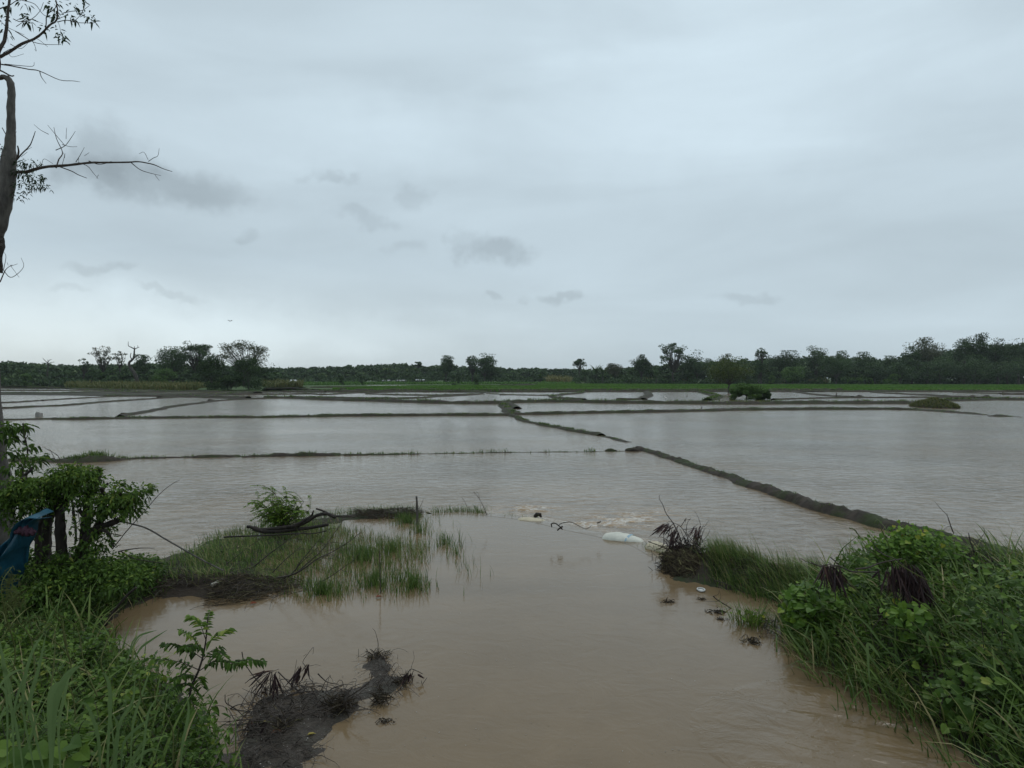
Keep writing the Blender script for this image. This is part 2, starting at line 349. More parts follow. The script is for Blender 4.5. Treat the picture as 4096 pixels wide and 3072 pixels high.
# ------------------------------------------------------------------ the setting: ground, water, banks, bunds
POOL = 0.08
def flat(name, poly, z, m, kind='structure', tint=.5):
    import bmesh
    bm = bmesh.new(); vs = [bm.verts.new((float(a[0]), float(a[1]), z)) for a in poly]; f = bm.faces.new(vs)
    if f.normal.z < 0: f.normal_flip()
    bmesh.ops.triangulate(bm, faces=bm.faces[:])
    me = bpy.data.meshes.new(name); bm.to_mesh(me); bm.free(); me.materials.append(m)
    a = me.attributes.new('tint', 'FLOAT', 'POINT'); a.data.foreach_set('value', np.full(len(me.vertices), tint))
    o = bpy.data.objects.new(name, me); COL.objects.link(o); return tag(o, kind=kind)
E3 = 3000.0
flat('ground', [(-E3, -60), (E3, -60), (E3, E3), (-E3, E3)], -.8, M['mud'])
flat('flooded_field_water', [(-900, -40), (900, -40), (900, 700), (-900, 700)], 0, M['water'], tint=1.0)

# pool of the near channel, a little higher than the fields, spilling over the sunken sandbags
weir = [(930, 1108), (965, 1106), (1000, 1106), (1060, 1110), (1120, 1116), (1180, 1127), (1240, 1141), (1300, 1153), (1350, 1165), (1390, 1176), (1440, 1203)]
pl = [(-700, 1255), (100, 1250), (330, 1222), (450, 1175), (640, 1130), (860, 1112)]+weir+[(1500, 1212), (1640, 1228), (1750, 1255), (1900, 1232), (2212, 1245), (3000, 1262), (3000, 2600), (-700, 2600)]
poolpoly = gp(O, pl, POOL)
def smoothstep(x): x = np.clip(x, 0, 1); return x*x*(3-2*x)
def grid_mesh(name, xs, ys, zf, m, attrs=None, keep=None, smooth_=True):
    X, Y = np.meshgrid(xs, ys); Z = zf(X, Y); nx, ny = len(xs), len(ys)
    V = np.stack([X, Y, Z], -1).reshape(-1, 3); i = np.arange(ny-1)[:, None]*nx+np.arange(nx-1)[None]
    f = np.stack([i, i+1, i+nx+1, i+nx], -1).reshape(-1, 4)
    if keep is not None: kk = keep(X, Y, Z).ravel(); f = f[kk[f].any(1)]
    me = bpy.data.meshes.new(name); me.vertices.add(len(V)); me.vertices.foreach_set('co', V.ravel())
    me.loops.add(f.size); me.loops.foreach_set('vertex_index', f.ravel()); me.polygons.add(len(f)); me.polygons.foreach_set('loop_start', np.arange(len(f))*4)
    me.polygons.foreach_set('use_smooth', np.full(len(f), smooth_)); me.materials.append(m)
    for k, fn in (attrs or {}).items():
        a = me.attributes.new(k, 'FLOAT', 'POINT'); a.data.foreach_set('value', np.asarray(fn(X, Y, Z), float).ravel())
    me.update(calc_edges=True)
    o = bpy.data.objects.new(name, me); COL.objects.link(o); return o
# lip of the spill: a rounded sheet of water falling into the field, then a churned patch
wl = smooth(gp(O, weir, POOL), 10)
wd = np.gradient(wl, axis=0); wn = nrm(np.stack([-wd[:, 1], wd[:, 0], np.zeros(len(wd))], 1)); wn[wn[:, 1] < 0] *= -1
pin = wl-wn*.12; na = 6; pp_ = list(gp(O, pl[:na], POOL))+list(pin[::2])+list(gp(O, pl[na+len(weir):], POOL))
flat('channel_water', pp_, POOL, M['water'], tint=.17)
lip = MB(); rows = []
for k, (o_, z_) in enumerate([(-.25, POOL+.002), (-.03, POOL+.002), (.10, POOL-.010), (.24, POOL-.032), (.38, POOL-.056), (.55, .006), (.80, -.03)]):
    q = wl+wn*o_; q[:, 2] = z_+.009*fbm(q[:, 0]*5, q[:, 1]*3, 2)*(k > 2); rows.append(q)
R_ = np.stack(rows, 0); nr, nc = R_.shape[:2]; ii = np.arange(nr-1)[:, None]*nc+np.arange(nc-1)[None]
ff = np.stack([ii, ii+1, ii+nc+1, ii+nc], -1).reshape(-1, 4); lip.add(R_.reshape(-1, 3), ff, .5)
lo = lip.build('spilling_water', M['water'], smooth=True); tag(lo, kind='structure')
fo = lo.data.attributes.new('foam', 'FLOAT', 'POINT'); fo.data.foreach_set('value', np.repeat(np.array([0, 0, .1, .35, .6, .75, .6]), nc))
f1 = G(*O(1345, 1125)); f2 = G(*O(1140, 1100)); f3 = G(*O(1250, 1135)); f4 = G(*O(1420, 1108))
def churn(X, Y):
    e = lambda c, rx, ry: np.exp(-((X-c[0])/rx)**2-((Y-c[1])/ry)**2)
    return np.clip(e(f1, .75, .75)*1.0+e(f2, .7, .55)*.8+e(f3, .6, .35)*.7+e(f4, .6, .5)*.45, 0, 1)
def wide(X, Y):
    c = G(*O(1260, 1085)); return np.exp(-((X-c[0])/2.9)**2-((Y-c[1])/2.2)**2)
def cz(X, Y):
    a = churn(X, Y); b = wide(X, Y)
    rip = fbm(X*3.2, Y*5.5, 3, 4)*.034*a+fbm(X*2.2, Y*4.5, 4, 3)*.012*b*b+fbm(X*9, Y*14, 5, 2)*.010*a
    return .004+rip-(1-smoothstep(b*6))*.05
cc = G(*O(1260, 1085))
grid_mesh('churning_water', np.arange(cc[0]-5.5, cc[0]+5.5, .035), np.arange(cc[1]-3.4, cc[1]+4.2, .035), cz, M['water'],
          {'tint': lambda X, Y, Z: 1.0+0*X, 'foam': lambda X, Y, Z: np.clip(churn(X, Y)+.18*wide(X, Y), 0, 1)}).name
tag(bpy.data.objects['churning_water'], kind='structure')
# small real waves where the channel eddies along the right bank
ec = G(*O(1930, 1590), POOL)
def ez(X, Y):
    b = np.exp(-((X-ec[0])/1.1)**2-((Y-ec[1])/.75)**2)
    u = (X*.45+Y*.9); return POOL+.004+.0085*b*fbm((X*.8-Y*.5)*2.2, u*9, 6, 3)-(1-smoothstep(b*7))*.03
grid_mesh('eddying_water', np.arange(ec[0]-2.2, ec[0]+2.2, .02), np.arange(ec[1]-1.6, ec[1]+1.9, .02), ez, M['water'], {'tint': lambda X, Y, Z: .45+0*X})
tag(bpy.data.objects['eddying_water'], kind='structure')

# near banks as one height field
left_px = [(-700, 1225), (200, 1232), (330, 1215), (400, 1190), (450, 1168), (540, 1147), (640, 1127), (720, 1113), (800, 1106), (900, 1104), (925, 1110), (850, 1118), (760, 1123), (700, 1138),
           (650, 1158), (600, 1200), (570, 1235), (600, 1250), (625, 1270), (590, 1290), (520, 1305), (440, 1302), (340, 1296), (260, 1316), (235, 1350), (250, 1400), (310, 1450), (400, 1500), (470, 1560), (510, 1610), (530, 1680), (590, 2000), (700, 2600), (-700, 2600)]
right_px = [(1445, 1218), (1500, 1200), (1560, 1203), (1650, 1222), (1750, 1245), (1840, 1222), (1900, 1205), (2050, 1218), (2212, 1232), (3000, 1250), (3000, 2600), (2400, 2600), (2210, 1900), (2130, 1690), (2060, 1615),
            (1940, 1552), (1860, 1498), (1780, 1455), (1722, 1415), (1690, 1365), (1690, 1302), (1620, 1288), (1560, 1270), (1490, 1262), (1445, 1250)]
mud_px = [(500, 1545), (545, 1500), (600, 1490), (660, 1478), (735, 1482), (785, 1462), (800, 1425), (812, 1396), (842, 1398), (850, 1440), (862, 1480), (860, 1505), (800, 1525), (770, 1560), (725, 1600), (700, 1659), (690, 1760), (500, 1800), (480, 1640)]
LP = gp(O, left_px, POOL); RP = gp(O, right_px, POOL); MP = gp(O, mud_px, POOL)
def height(X, Y):
    sh = np.shape(X); x = np.ravel(X).astype(float); y = np.ravel(Y).astype(float)
    dl = sdist(x, y, LP); dr = sdist(x, y, RP); dm = sdist(x, y, MP)
    n = fbm(x*1.3, y*1.3, 1, 4); n2 = fbm(x*7, y*7, 8, 3)
    def prof(d, top): return np.where(d > 0, POOL+top*smoothstep(d/(.35+top*1.6)), POOL+np.maximum(d*.8, -.5))-.01
    near = np.clip((6.2-y)/4.5, 0, 1)
    zl = prof(dl, .20-.155*np.clip((y-8.8)/1.2, 0, 1)+.55*near*np.clip((dl-.3)/1.5, 0, 1))
    zr = prof(dr, .24+.55*near*np.clip((dr-.3)/1.5, 0, 1)+.12*np.clip((dr-.8), 0, 1))
    zm = POOL+np.where(dm > 0, .035*smoothstep(dm/.25), np.maximum(dm*.12, -.4))-.004
    ze = np.where(y < 4.4, 1.45*(4.4-y)/3.2-.1, -9); ze = np.minimum(ze, 1.45)
    z = np.maximum.reduce([zl+.035*n*(dl > -.3)+.012*n2, zr+.045*n*(dr > -.3)+.014*n2, zm+.030*n*(dm > -.4)+.010*n2-.012, ze+.03*n, np.full_like(x, -.6)])
    return z.reshape(sh)
grid_mesh('muddy_bank', np.arange(-13, 13, .06), np.arange(.2, 15.5, .06), height, M['bank'], keep=lambda X, Y, Z: Z > -.35)
tag(bpy.data.objects['muddy_bank'], kind='structure')
# the silt patch with its litter gets its own skin, a few mm above
def mz(X, Y):
    sh = X.shape; dm = sdist(X.ravel(), Y.ravel(), MP).reshape(sh); return height(X, Y)+.006-.03*(dm < -.12)
lo_, hi_ = MP[:, :2].min(0)-.3, MP[:, :2].max(0)+.3
grid_mesh('silt_patch', np.arange(lo_[0], hi_[0], .025), np.arange(max(lo_[1], 4.2), hi_[1], .025), mz, M['litter_mud'],
          keep=lambda X, Y, Z: sdist(X.ravel(), Y.ravel(), MP).reshape(X.shape) > -.3)
tag(bpy.data.objects['silt_patch'], kind='structure')

# far land behind the paddies
edge = [C1(-2500, 412), C1(0, 412), C1(430, 412), C1(470, 432), C1(1000, 438), C1(1500, 444), C1(1780, 446), C1(1800, 424), C1(2040, 420)] + \
       [C2(330, 414), C2(420, 436), C2(760, 443), C2(1170, 452), C2(1600, 456)]+[C3(0, 490), C3(1000, 489), C3(2212, 489)]+[C4(2212, 489), C4(6000, 487)]
ep = np.array([G(x, y, .12) for x, y in edge])
flat('meadow', list(ep)+[(2400, ep[-1][1]), (2800, 2600), (-2800, 2600), (-2000, ep[0][1])], .12, M['meadow'])
def noise1(s, k): return np.array([mn.noise((float(q)*k, 3.1, 7.7)) for q in s])
BUNDG = []        # samples for the grass that grows on the bunds
def bund(C, pts, w, h, m='bund', grass=0.0, gh=.25, z0=0.0, var=.3, prof=None, world=None):
    P_ = world if world is not None else gp(C, pts, z0)
    s = smooth(P_, 6); seg = np.linalg.norm(np.diff(s, axis=0), axis=1); cum = np.concatenate(([0], np.cumsum(seg))); Lt = cum[-1]
    D = s[:, 1].mean()
    if D > 45: h = h*.66; gh = gh*.6; var = var*.5
    step = max(.09, D*.005); n = min(900, max(8, int(Lt/step)))
    t = np.linspace(0, Lt, n); q = np.stack([np.interp(t, cum, s[:, i]) for i in range(3)], 1)
    tg = nrm(np.gradient(q, axis=0)); sd = np.stack([-tg[:, 1], tg[:, 0], np.zeros(n)], 1)
    off = noise1(t+D*13, .35/max(w, .5)); q = q+sd*(off*w*.35)[:, None]
    hh = h*(1+var*noise1(t+D*7, .8/max(w, .5))*2); ww = w*(1+.13*noise1(t+D*3, .9/max(w, .5))*2)
    if prof: hh = hh*np.interp(t/Lt, [a for a, _ in prof], [b for _, b in prof])
    U = np.array([-1.25, -.85, -.6, -.3, 0, .3, .6, .85, 1.25]); Z = np.array([-1, .15, .62, .93, 1, .93, .62, .15, -1])
    V = q[:, None]+sd[:, None]*(U[None, :, None]*ww[:, None, None]/2)
    zz = np.where(Z[None] > 0, Z[None]*hh[:, None], -.12)
    fl = V.reshape(-1, 3); nz = fbm(fl[:, 0]*2.2/max(w, .4), fl[:, 1]*2.2/max(w, .4), 9, 4).reshape(n, 9); V[..., 2] = z0+zz+(nz*.16+fbm(fl[:, 0]*8, fl[:, 1]*8, 3, 3).reshape(n, 9)*(.24 if D < 40 else 0))*abs(h)*(Z[None] > 0)
    mb = MB(); i = np.arange(n-1)[:, None]*9+np.arange(8)[None]
    mb.add(V.reshape(-1, 3), np.stack([i, i+1, i+10, i+9], -1).reshape(-1, 4)[:, ::-1])
    o = mb.build('bund', M[m], smooth=True); tag(o, kind='structure')
    if grass: BUNDG.append((q, sd, hh+z0, ww, grass, gh, D))
    return o
# main bund running to the near right
b1 = list(gp(D6, [(548, 322), (585, 328), (620, 340), (700, 366), (760, 388), (830, 412), (920, 438), (1000, 470), (1100, 503), (1200, 535), (1300, 570), (1450, 612), (1600, 655)])) + \
     list(gp(R4, [(1250, 255), (1500, 320), (1700, 372), (1900, 425), (2020, 458), (2300, 520), (2900, 640)]))
bund(None, None, .52, .13, 'bund', 5, .09, world=np.array(b1), prof=[(0, .9), (.25, .55), (.4, .75), (.6, 1.2), (1, 1.3)], var=.2)
# half drowned bund across the fields
bund(D5, [(-200, 372), (100, 370), (200, 369), (320, 372), (430, 370), (530, 364), (545, 362)], .8, .17, 'bund', 26, .16, prof=[(0, .2), (.6, .3), (.72, .9), (.84, 1.35), (.92, .7), (1, 0)], var=.1)
bund(D5, [(530, 363), (660, 359), (860, 355), (1160, 352), (1470, 346), (1800, 341), (2000, 338), (2212, 335)], .28, .026, 'bund', 8, .10, var=.5, prof=[(0, 1), (.6, 1), (.75, .35), (1, .1)]); bund(D6, [(0, 335), (200, 333), (400, 331), (540, 326)], .22, .003, 'bund', 3, .09, var=.7)
bund(D5, [(560, 361), (620, 359), (660, 359), (720, 358)], .4, .05, 'bund', 10, .14, prof=[(0, .1), (.5, 1.2), (1, .1)])
bund(D5, [(775, 357), (860, 356), (960, 354), (1035, 353)], .5, .085, 'bund', 5, .10, prof=[(0, .2), (.3, .7), (.7, 1.2), (1, .2)])
bund(D5, [(1050, 354), (1160, 351), (1300, 349), (1470, 346)], .5, .10, 'bund', 8, .13, prof=[(0, .3), (.3, 1), (1, .9)])
bund(D5, [(1490, 346), (1590, 345)], .4, .045, 'bund', 8, .13); bund(D5, [(1605, 345), (1725, 343)], .35, .035, 'bund', 9, .14)
bund(D5, [(1770, 342), (1812, 341)], .3, .02, 'bund', 14, .2); bund(D5, [(2060, 336), (2212, 335)], .3, .015, 'bund', 9, .2); bund(D6, [(120, 333), (240, 332)], .3, .01, 'bund', 5, .15)
bund(D6, [(320, 332), (365, 331)], .3, .01, 'bund', 16, .2)
# diagonal in the middle
bund(D6, [(-2, 176), (25, 186), (60, 202), (140, 217), (240, 237), (340, 254), (380, 262)], .65, .13, 'bund_green', 9, .12, prof=[(0, 1.6), (.1, 1), (.5, .8), (1, .9)])
bund(D6, [(392, 265), (440, 275), (500, 290)], .5, .05, 'bund', 4, .1, prof=[(0, .6), (.6, .9), (1, .3)])
# long bund behind the first fields
bund(D5, [(-200, 195), (0, 195), (150, 192), (240, 190)], .8, .14, 'bund', 3, .15)
bund(D5, [(240, 191), (350, 192), (520, 188), (700, 187), (900, 184), (1100, 184), (1300, 181), (1380, 179)], .9, .20, 'bund_green', 12, .22)
bund(D5, [(1375, 180), (1500, 178), (1800, 176), (2000, 175), (2212, 175)], .9, .27, 'bund_green', 12, .18)
bund(D6, [(0, 172), (200, 168), (400, 164), (600, 161), (800, 157), (1000, 152), (1200, 150), (1400, 149), (1600, 149), (1750, 152)], 1.0, .30, 'bund_green', 12, .2)
bund(D6, [(1750, 152), (1850, 158), (1960, 166), (2040, 173)], 1.1, .22, 'bund', 5, .15, prof=[(0, .9), (.7, 1), (1, .1)])
bund(D6, [(2055, 178), (2100, 179), (2150, 179)], 1.3, .32, 'bund', 8, .15, prof=[(0, .05), (.4, 1), (1, .05)]); bund(D6, [(2150, 180), (2200, 182)], .5, .04)
# curved one on the left and its neighbours
bund(D5, [(520, 181), (545, 175), (600, 166), (680, 151), (760, 136), (860, 123), (960, 111), (1060, 106), (1140, 103)], .9, .24, 'bund')
bund(D5, [(-300, 148), (0, 145), (150, 138), (300, 131), (450, 118), (600, 108), (700, 101), (770, 97)], .9, .24, 'bund')
bund(D5, [(-200, 130), (0, 122), (100, 117), (168, 112)], .8, .22, 'bund'); bund(D5, [(184, 111), (300, 104), (440, 96), (500, 94)], .8, .22, 'bund')
bund(D5, [(700, 100), (760, 96), (850, 98), (950, 101), (1050, 104), (1140, 101)], .9, .22, 'bund')
bund(D5, [(1140, 101), (1250, 101), (1400, 107), (1550, 112), (1700, 116), (1850, 121), (2000, 124), (2150, 124), (2190, 122)], 1.6, .48, 'bund', 8, .5)
bund(D6, [(-22, 120), (200, 117), (400, 121), (600, 123), (800, 125), (1000, 126), (1200, 124), (1400, 124), (1600, 124), (1790, 122), (1840, 116)], 1.6, .50, 'bund_green', 9, .45)
bund(D6, [(1860, 112), (2000, 110), (2100, 108), (2212, 109), (2600, 110)], 1.8, .42, 'bund_green', 16, .4)
bund(D5, [(2170, 120), (2180, 133), (2198, 150), (2212, 172)], 1.3, .34, 'bund', 6, .3)
bund(D5, [(2198, 123), (2222, 135), (2232, 146)], 1.0, .30, 'bund')
# far small fields
bund(C3, [(-1600, 497), (-900, 494), (-400, 495), (0, 494), (500, 493), (1000, 493), (1500, 493), (2212, 493)], 2.2, .62, 'bund', 9, .6)
bund(C4, [(500, 493), (1000, 495), (1500, 495), (2000, 496), (2400, 497), (3000, 497)], 2.2, .55, 'bund_green', 8, .5)
bund(C3, [(612, 494), (590, 505), (480, 515), (400, 523), (382, 531), (430, 542), (540, 548), (620, 552)], 1.2, .36, 'bund_green', 5, .35)
bund(C3, [(1085, 494), (1098, 512), (1080, 531), (1030, 551)], 1.6, .42, 'bund'); bund(C3, [(1480, 494), (1550, 514), (1597, 527), (1570, 547), (1540, 556)], 1.8, .40, 'bund_green', 20, .4)
bund(C3, [(0, 518), (150, 516), (300, 518), (390, 522)], .8, .15, 'bund', 4, .3); bund(C3, [(860, 552), (960, 552), (1040, 551)], 1.3, .35, 'bund')
bund(C4, [(510, 497), (640, 514), (780, 527), (940, 537)], 1.2, .34, 'bund'); bund(C4, [(345, 554), (560, 547), (800, 542), (1000, 540), (1300, 539), (1560, 537), (1760, 541)], 1.0, .28, 'bund')
bund(C4, [(1080, 501), (1250, 510), (1500, 522), (1700, 532), (1860, 537)], 1.2, .34, 'bund'); bund(C4, [(1700, 501), (1900, 507), (2040, 510)], 1.2, .30, 'bund'); bund(C4, [(2050, 514), (2130, 515), (2300, 517)], 1.6, .5, 'bund')
for a, b in ((990, 538), (1830, 538), (1940, 539)): bund(C4, [(a-45, b), (a, b), (a+45, b+1)], 2.4, .75, 'bund', prof=[(0, .1), (.5, 1), (1, .1)])
for L_, w_, h_ in [([(-400, 473), (0, 473), (200, 473), (400, 471), (520, 475), (700, 465), (900, 461), (1150, 455)], 1.2, .32), ([(0, 458), (200, 455), (380, 448), (560, 451), (680, 450), (860, 451)], 1.3, .36),
                   ([(800, 471), (1000, 477), (1200, 480), (1400, 477), (1580, 470)], 1.2, .3), ([(400, 494), (800, 500), (1100, 500), (1300, 488), (1450, 481), (1580, 471)], 1.3, .3),
                   ([(1620, 468), (1800, 477), (2050, 481)], 1.0, .2), ([(100, 435), (300, 433), (430, 443)], 1.3, .4), ([(180, 421), (420, 424)], 1.5, .3)]:
    bund(C2, L_, w_, h_, 'bund', 3, .3)
for L_, w_, h_ in [([(-800, 468), (0, 466), (400, 467), (760, 455), (1000, 458), (1500, 458), (1740, 463)], 2.6, .42), ([(-300, 448), (0, 448), (400, 447), (900, 445), (1200, 450), (1500, 452)], 1.4, .35), ([(700, 488), (900, 486), (1100, 487), (1300, 490), (1500, 493), (1700, 497)], 1.4, .36),
                   ([(-300, 433), (0, 432), (240, 432), (450, 434), (700, 440), (1000, 441)], 1.4, .4), ([(-300, 421), (0, 421), (120, 419), (300, 424), (440, 424)], 1.4, .35), ([(740, 455), (900, 461), (1100, 459), (1240, 455)], 1.2, .3),
                   ([(1560, 470), (1680, 463), (1900, 459), (2212, 460)], 1.3, .35), ([(1100, 478), (1300, 476), (1560, 473)], 1.3, .25)]:
    bund(C1, L_, w_, h_, 'bund_green' if w_ > 2 else 'bund', 4, .35)
# bare mud flat among the ponds on the left
flat('mud_flat', gp(C1, [(0, 461), (400, 461), (760, 458), (1000, 462), (1500, 462), (1720, 468), (1560, 476), (1100, 482), (800, 484), (500, 478), (0, 474)], .05), .05, M['bund'])

# rice beds: seedlings standing in low bunds across the far right
rb = MB(); rg = np.random.default_rng(3)
rice_poly = np.array([G(x, y, .15) for x, y in [C2(880, 446), C2(1180, 450), C2(1700, 452), C3(0, 487), C3(1100, 486), C3(2212, 486), C4(2212, 486), C4(2600, 486), C4(2600, 449), C4(1200, 446), C3(2212, 443), C3(900, 440), C3(300, 437), C2(1900, 420), C2(1500, 414), C2(800, 424), C2(560, 436)]])
q = sample(rice_poly, 90000, rg); n = len(q); k = fbm(q[:, 0]*.05, q[:, 1]*.12, 4)
z = np.full(n, .13); cells = (np.floor(q[:, 1]/13+fbm(q[:, 0]*.03, q[:, 1]*.0+1, 6)*.25)).astype(int)
tint = np.clip(.5+.14*k+rg.normal(0, .12, n)+.30*np.sin(cells*2.3), 0, 1)
keep_ = (((cells*7919) % 11) != 0) | (k > .3)
q, z, tint = q[keep_], z[keep_], tint[keep_]; n = len(q)
w = rg.uniform(.25, .6, n); h = rg.uniform(.24, .48, n); c = np.column_stack([q, z]); sx = np.column_stack([w/2, rg.normal(0, .1, n), np.zeros(n)])
V = np.stack([c-sx, c+sx, c+sx*.6+np.column_stack([rg.normal(0, .1, n), rg.normal(0, .1, n), h]), c-sx*.6+np.column_stack([rg.normal(0, .1, n), rg.normal(0, .1, n), h])], 1).reshape(-1, 3)
rb.add(V, np.arange(4*n).reshape(n, 4), np.repeat(tint, 4))
tag(rb.build('rice_seedlings', M['rice']), kind='stuff', label='bright green young rice growing in low flooded beds before the wood', cat='rice')
for C_, L_ in [(C3, [(230, 462), (600, 464), (900, 468), (1180, 471)]), (C3, [(1300, 455), (1600, 458), (1900, 460), (2212, 463)]), (C3, [(0, 444), (400, 446), (730, 446)]), (C3, [(0, 470), (180, 466), (350, 470)]), (C3, [(900, 445), (1500, 448), (2212, 449)]),
               (C4, [(100, 446), (600, 447), (1200, 455), (1750, 462), (2212, 463)]), (C4, [(0, 459), (300, 463), (640, 465), (800, 486)]), (C4, [(1100, 449), (1700, 451), (2400, 452)]), (C4, [(1500, 470), (1900, 471), (2400, 472)]), (C4, [(0, 437), (1000, 443), (2300, 447)]),
               (C2, [(900, 425), (1400, 428), (2000, 426)]), (C2, [(700, 436), (1200, 440), (1800, 438), (2212, 440)]), (C2, [(1150, 417), (1700, 419), (2212, 423)])]:
    bund(C_, L_, 1.6, .5, 'bund_green', 3, .3, z0=.12)
for C_, L_ in [(C3, [(185, 466), (235, 464), (228, 475), (195, 474)]), (C2, [(790, 409), (1060, 409), (1050, 414), (800, 413)]), (C3, [(1110, 482), (1180, 480), (1170, 486), (1120, 487)]), (C3, [(820, 447), (870, 447), (868, 450), (822, 450)])]:
    flat('puddle', gp(C_, L_, .13), .13, M['water'], tint=.6)
rr9 = np.random.default_rng(77)
for k_ in range(12):
    y_ = 440+k_*3.9+rr9.uniform(-1, 1); x0_ = rr9.uniform(-1500, 1500); L9 = rr9.uniform(900, 2600)
    bund(C3, [(x0_, y_), (x0_+L9*.5, y_+rr9.uniform(-1.5, 1.5)), (x0_+L9, y_+rr9.uniform(-2, 2))], 1.5, .55, 'bund_green', 3, .3, z0=.12)
for k_ in range(9):
    y_ = rr9.uniform(443, 482); x0_ = rr9.uniform(-600, 3800); L9 = rr9.uniform(40, 170)
    flat('puddle', gp(C3, [(x0_, y_), (x0_+L9, y_-.3), (x0_+L9*.9, y_+1.7), (x0_+L9*.1, y_+1.9)], .125), .125, M['water'], tint=.6)
# grass on the bunds: one mass
gb = MB(); rg = np.random.default_rng(11)
for q, sd, hh, ww, dens, gh, D in BUNDG:
    Lt = np.linalg.norm(np.diff(q, axis=0), axis=1).sum(); n = int(min(5200, Lt*dens*(3.2 if D < 40 else 2.4)*(1.0 if D < 90 else .6)))
    if n < 2: continue
    s = rg.uniform(0, len(q)-1.001, n); a = noise1(s*.9+D, .13); s = s[a > rg.uniform(-.45, .25, n)]; n = len(s)
    if n < 2: continue
    i = s.astype(int); fr = (s-i)[:, None]; p = q[i]*(1-fr)+q[i+1]*fr; u = rg.normal(0, .32, n); p = p+sd[i]*(u*ww[i]*.5)[:, None]; p[:, 2] = np.maximum(hh[i]*(1-np.clip(u*u, 0, 1)), 0)-.02
    mul = max(1, int(3 if D < 60 else 2)); p = np.repeat(p, mul, 0); n = len(p); p[:, :2] += rg.normal(0, .03+D*.0006, (n, 2))
    wd_ = max(.008, D*.00075)
    blades(gb, p, gh*rg.uniform(.4, 1.25, n), wd_*rg.uniform(.6, 1.4, n), rg.uniform(0, 6.28, n), rg.uniform(.1, .9, n), rg, np.clip(rg.normal(.5, .24, n), 0, 1), 3)
tag(gb.build('bund_grass', M['grass']), kind='stuff', label='short wet grass growing along the mud bunds', cat='grass')

# ------------------------------------------------------------------ the far wood and the trees one can tell apart
rg = np.random.default_rng(21)
def outline(xf):      # height (full-size photo row) of the wood's top edge
    return np.interp(xf, [-600, 0, 150, 300, 420, 620, 1000, 1100, 1350, 1590, 1750, 2000, 2270, 2420, 2600, 2900, 3300, 3560, 3700, 3850, 4100, 4700],
                     [1438, 1443, 1450, 1462, 1458, 1452, 1462, 1472, 1464, 1455, 1461, 1470, 1474, 1476, 1458, 1434, 1418, 1428, 1408, 1386, 1372, 1365])
wood = MB()
def woodrow(D, x0, x1, step, lower, s, nl, tb):
    x = x0
    while x < x1:
        y = outline(x)+abs(rg.normal(0, 5))+lower*rg.uniform(.35, 1.65); Dd = D+rg.uniform(-14, 14)
        top = P(x, y, Dd); h = top[2]-.1; cw = h*rg.uniform(.55, .85)*.5+1.2; tt = tb+rg.normal(0, .10)
        nc_ = 9; cc_ = np.column_stack([rg.normal(0, .45, nc_)*cw, rg.normal(0, .5, nc_)*cw, rg.uniform(.28, .93, nc_)*h])
        cc_[0] = (0, 0, h*.92)
        for c_ in cc_:
            fr = 1-abs(c_[0])/(cw*1.6); c_[2] = min(c_[2], h*(.6+.38*fr))
            k = nl; d = nrm(rg.normal(0, 1, (k, 3)))*(rg.uniform(.3, 1, (k, 1))**.5)*np.array((cw*.5, cw*.5, h*.13))
            t_ = tt+rg.normal(0, .09)+.14*(d[:, 2]/(h*.13))+rg.normal(0, .12, k)
            quads(wood, np.array((top[0], Dd, .1))+c_+d, s, rg, np.clip(t_, 0, 1), .4, .6)
        x += step*rg.uniform(.7, 1.3)
woodrow(455, -650, 2550, 15, 1, .95, 30, .42)
woodrow(415, -650, 2650, 19, 14, .8, 30, .36)
woodrow(385, -650, 2650, 24, 30, .7, 32, .48)
woodrow(345, 2380, 5600, 20, 6, .75, 36, .40)
woodrow(318, 2420, 5600, 24, 24, .65, 36, .34)
woodrow(306, 2450, 4750, 28, 48, .6, 36, .45)
woodrow(262, -2300, 1080, 24, 8, .65, 34, .40)
woodrow(250, -2300, 1080, 26, 30, .55, 34, .34)
woodrow(372, -650, 2500, 22, 46, .6, 34, .42); woodrow(300, 2380, 4750, 24, 80, .5, 40, .38); woodrow(294, 2450, 4750, 26, 105, .45, 40, .36); woodrow(244, -2300, 1080, 26, 52, .5, 36, .36)
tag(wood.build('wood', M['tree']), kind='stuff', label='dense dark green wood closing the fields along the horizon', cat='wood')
# low scrub along the foot of the wood
sc = MB()
for i in range(520):
    right = rg.random() < .6
    xf = rg.uniform(2300, 4600) if right else rg.uniform(-400, 2300); D = rg.uniform(288, 302) if right else (rg.uniform(330, 372) if xf > 1050 else rg.uniform(226, 240))
    c_ = P(xf, 1500, D); r = rg.uniform(.8, 2.6); k = 46; d = nrm(rg.normal(0, 1, (k, 3)))*np.array((r*1.3, r, r*.8))*rg.uniform(.4, 1, (k, 1)); p = np.array((c_[0], D, r*.7))+d
    p[:, 2] = np.abs(p[:, 2]); quads(sc, p, .42, rg, np.clip(rg.normal(.4, .12)+rg.normal(0, .12, k)+.2*d[:, 2]/r, 0, 1), .3)
tag(sc.build('scrub', M['tree']), kind='stuff', label='low dark scrub along the foot of the wood', cat='scrub')
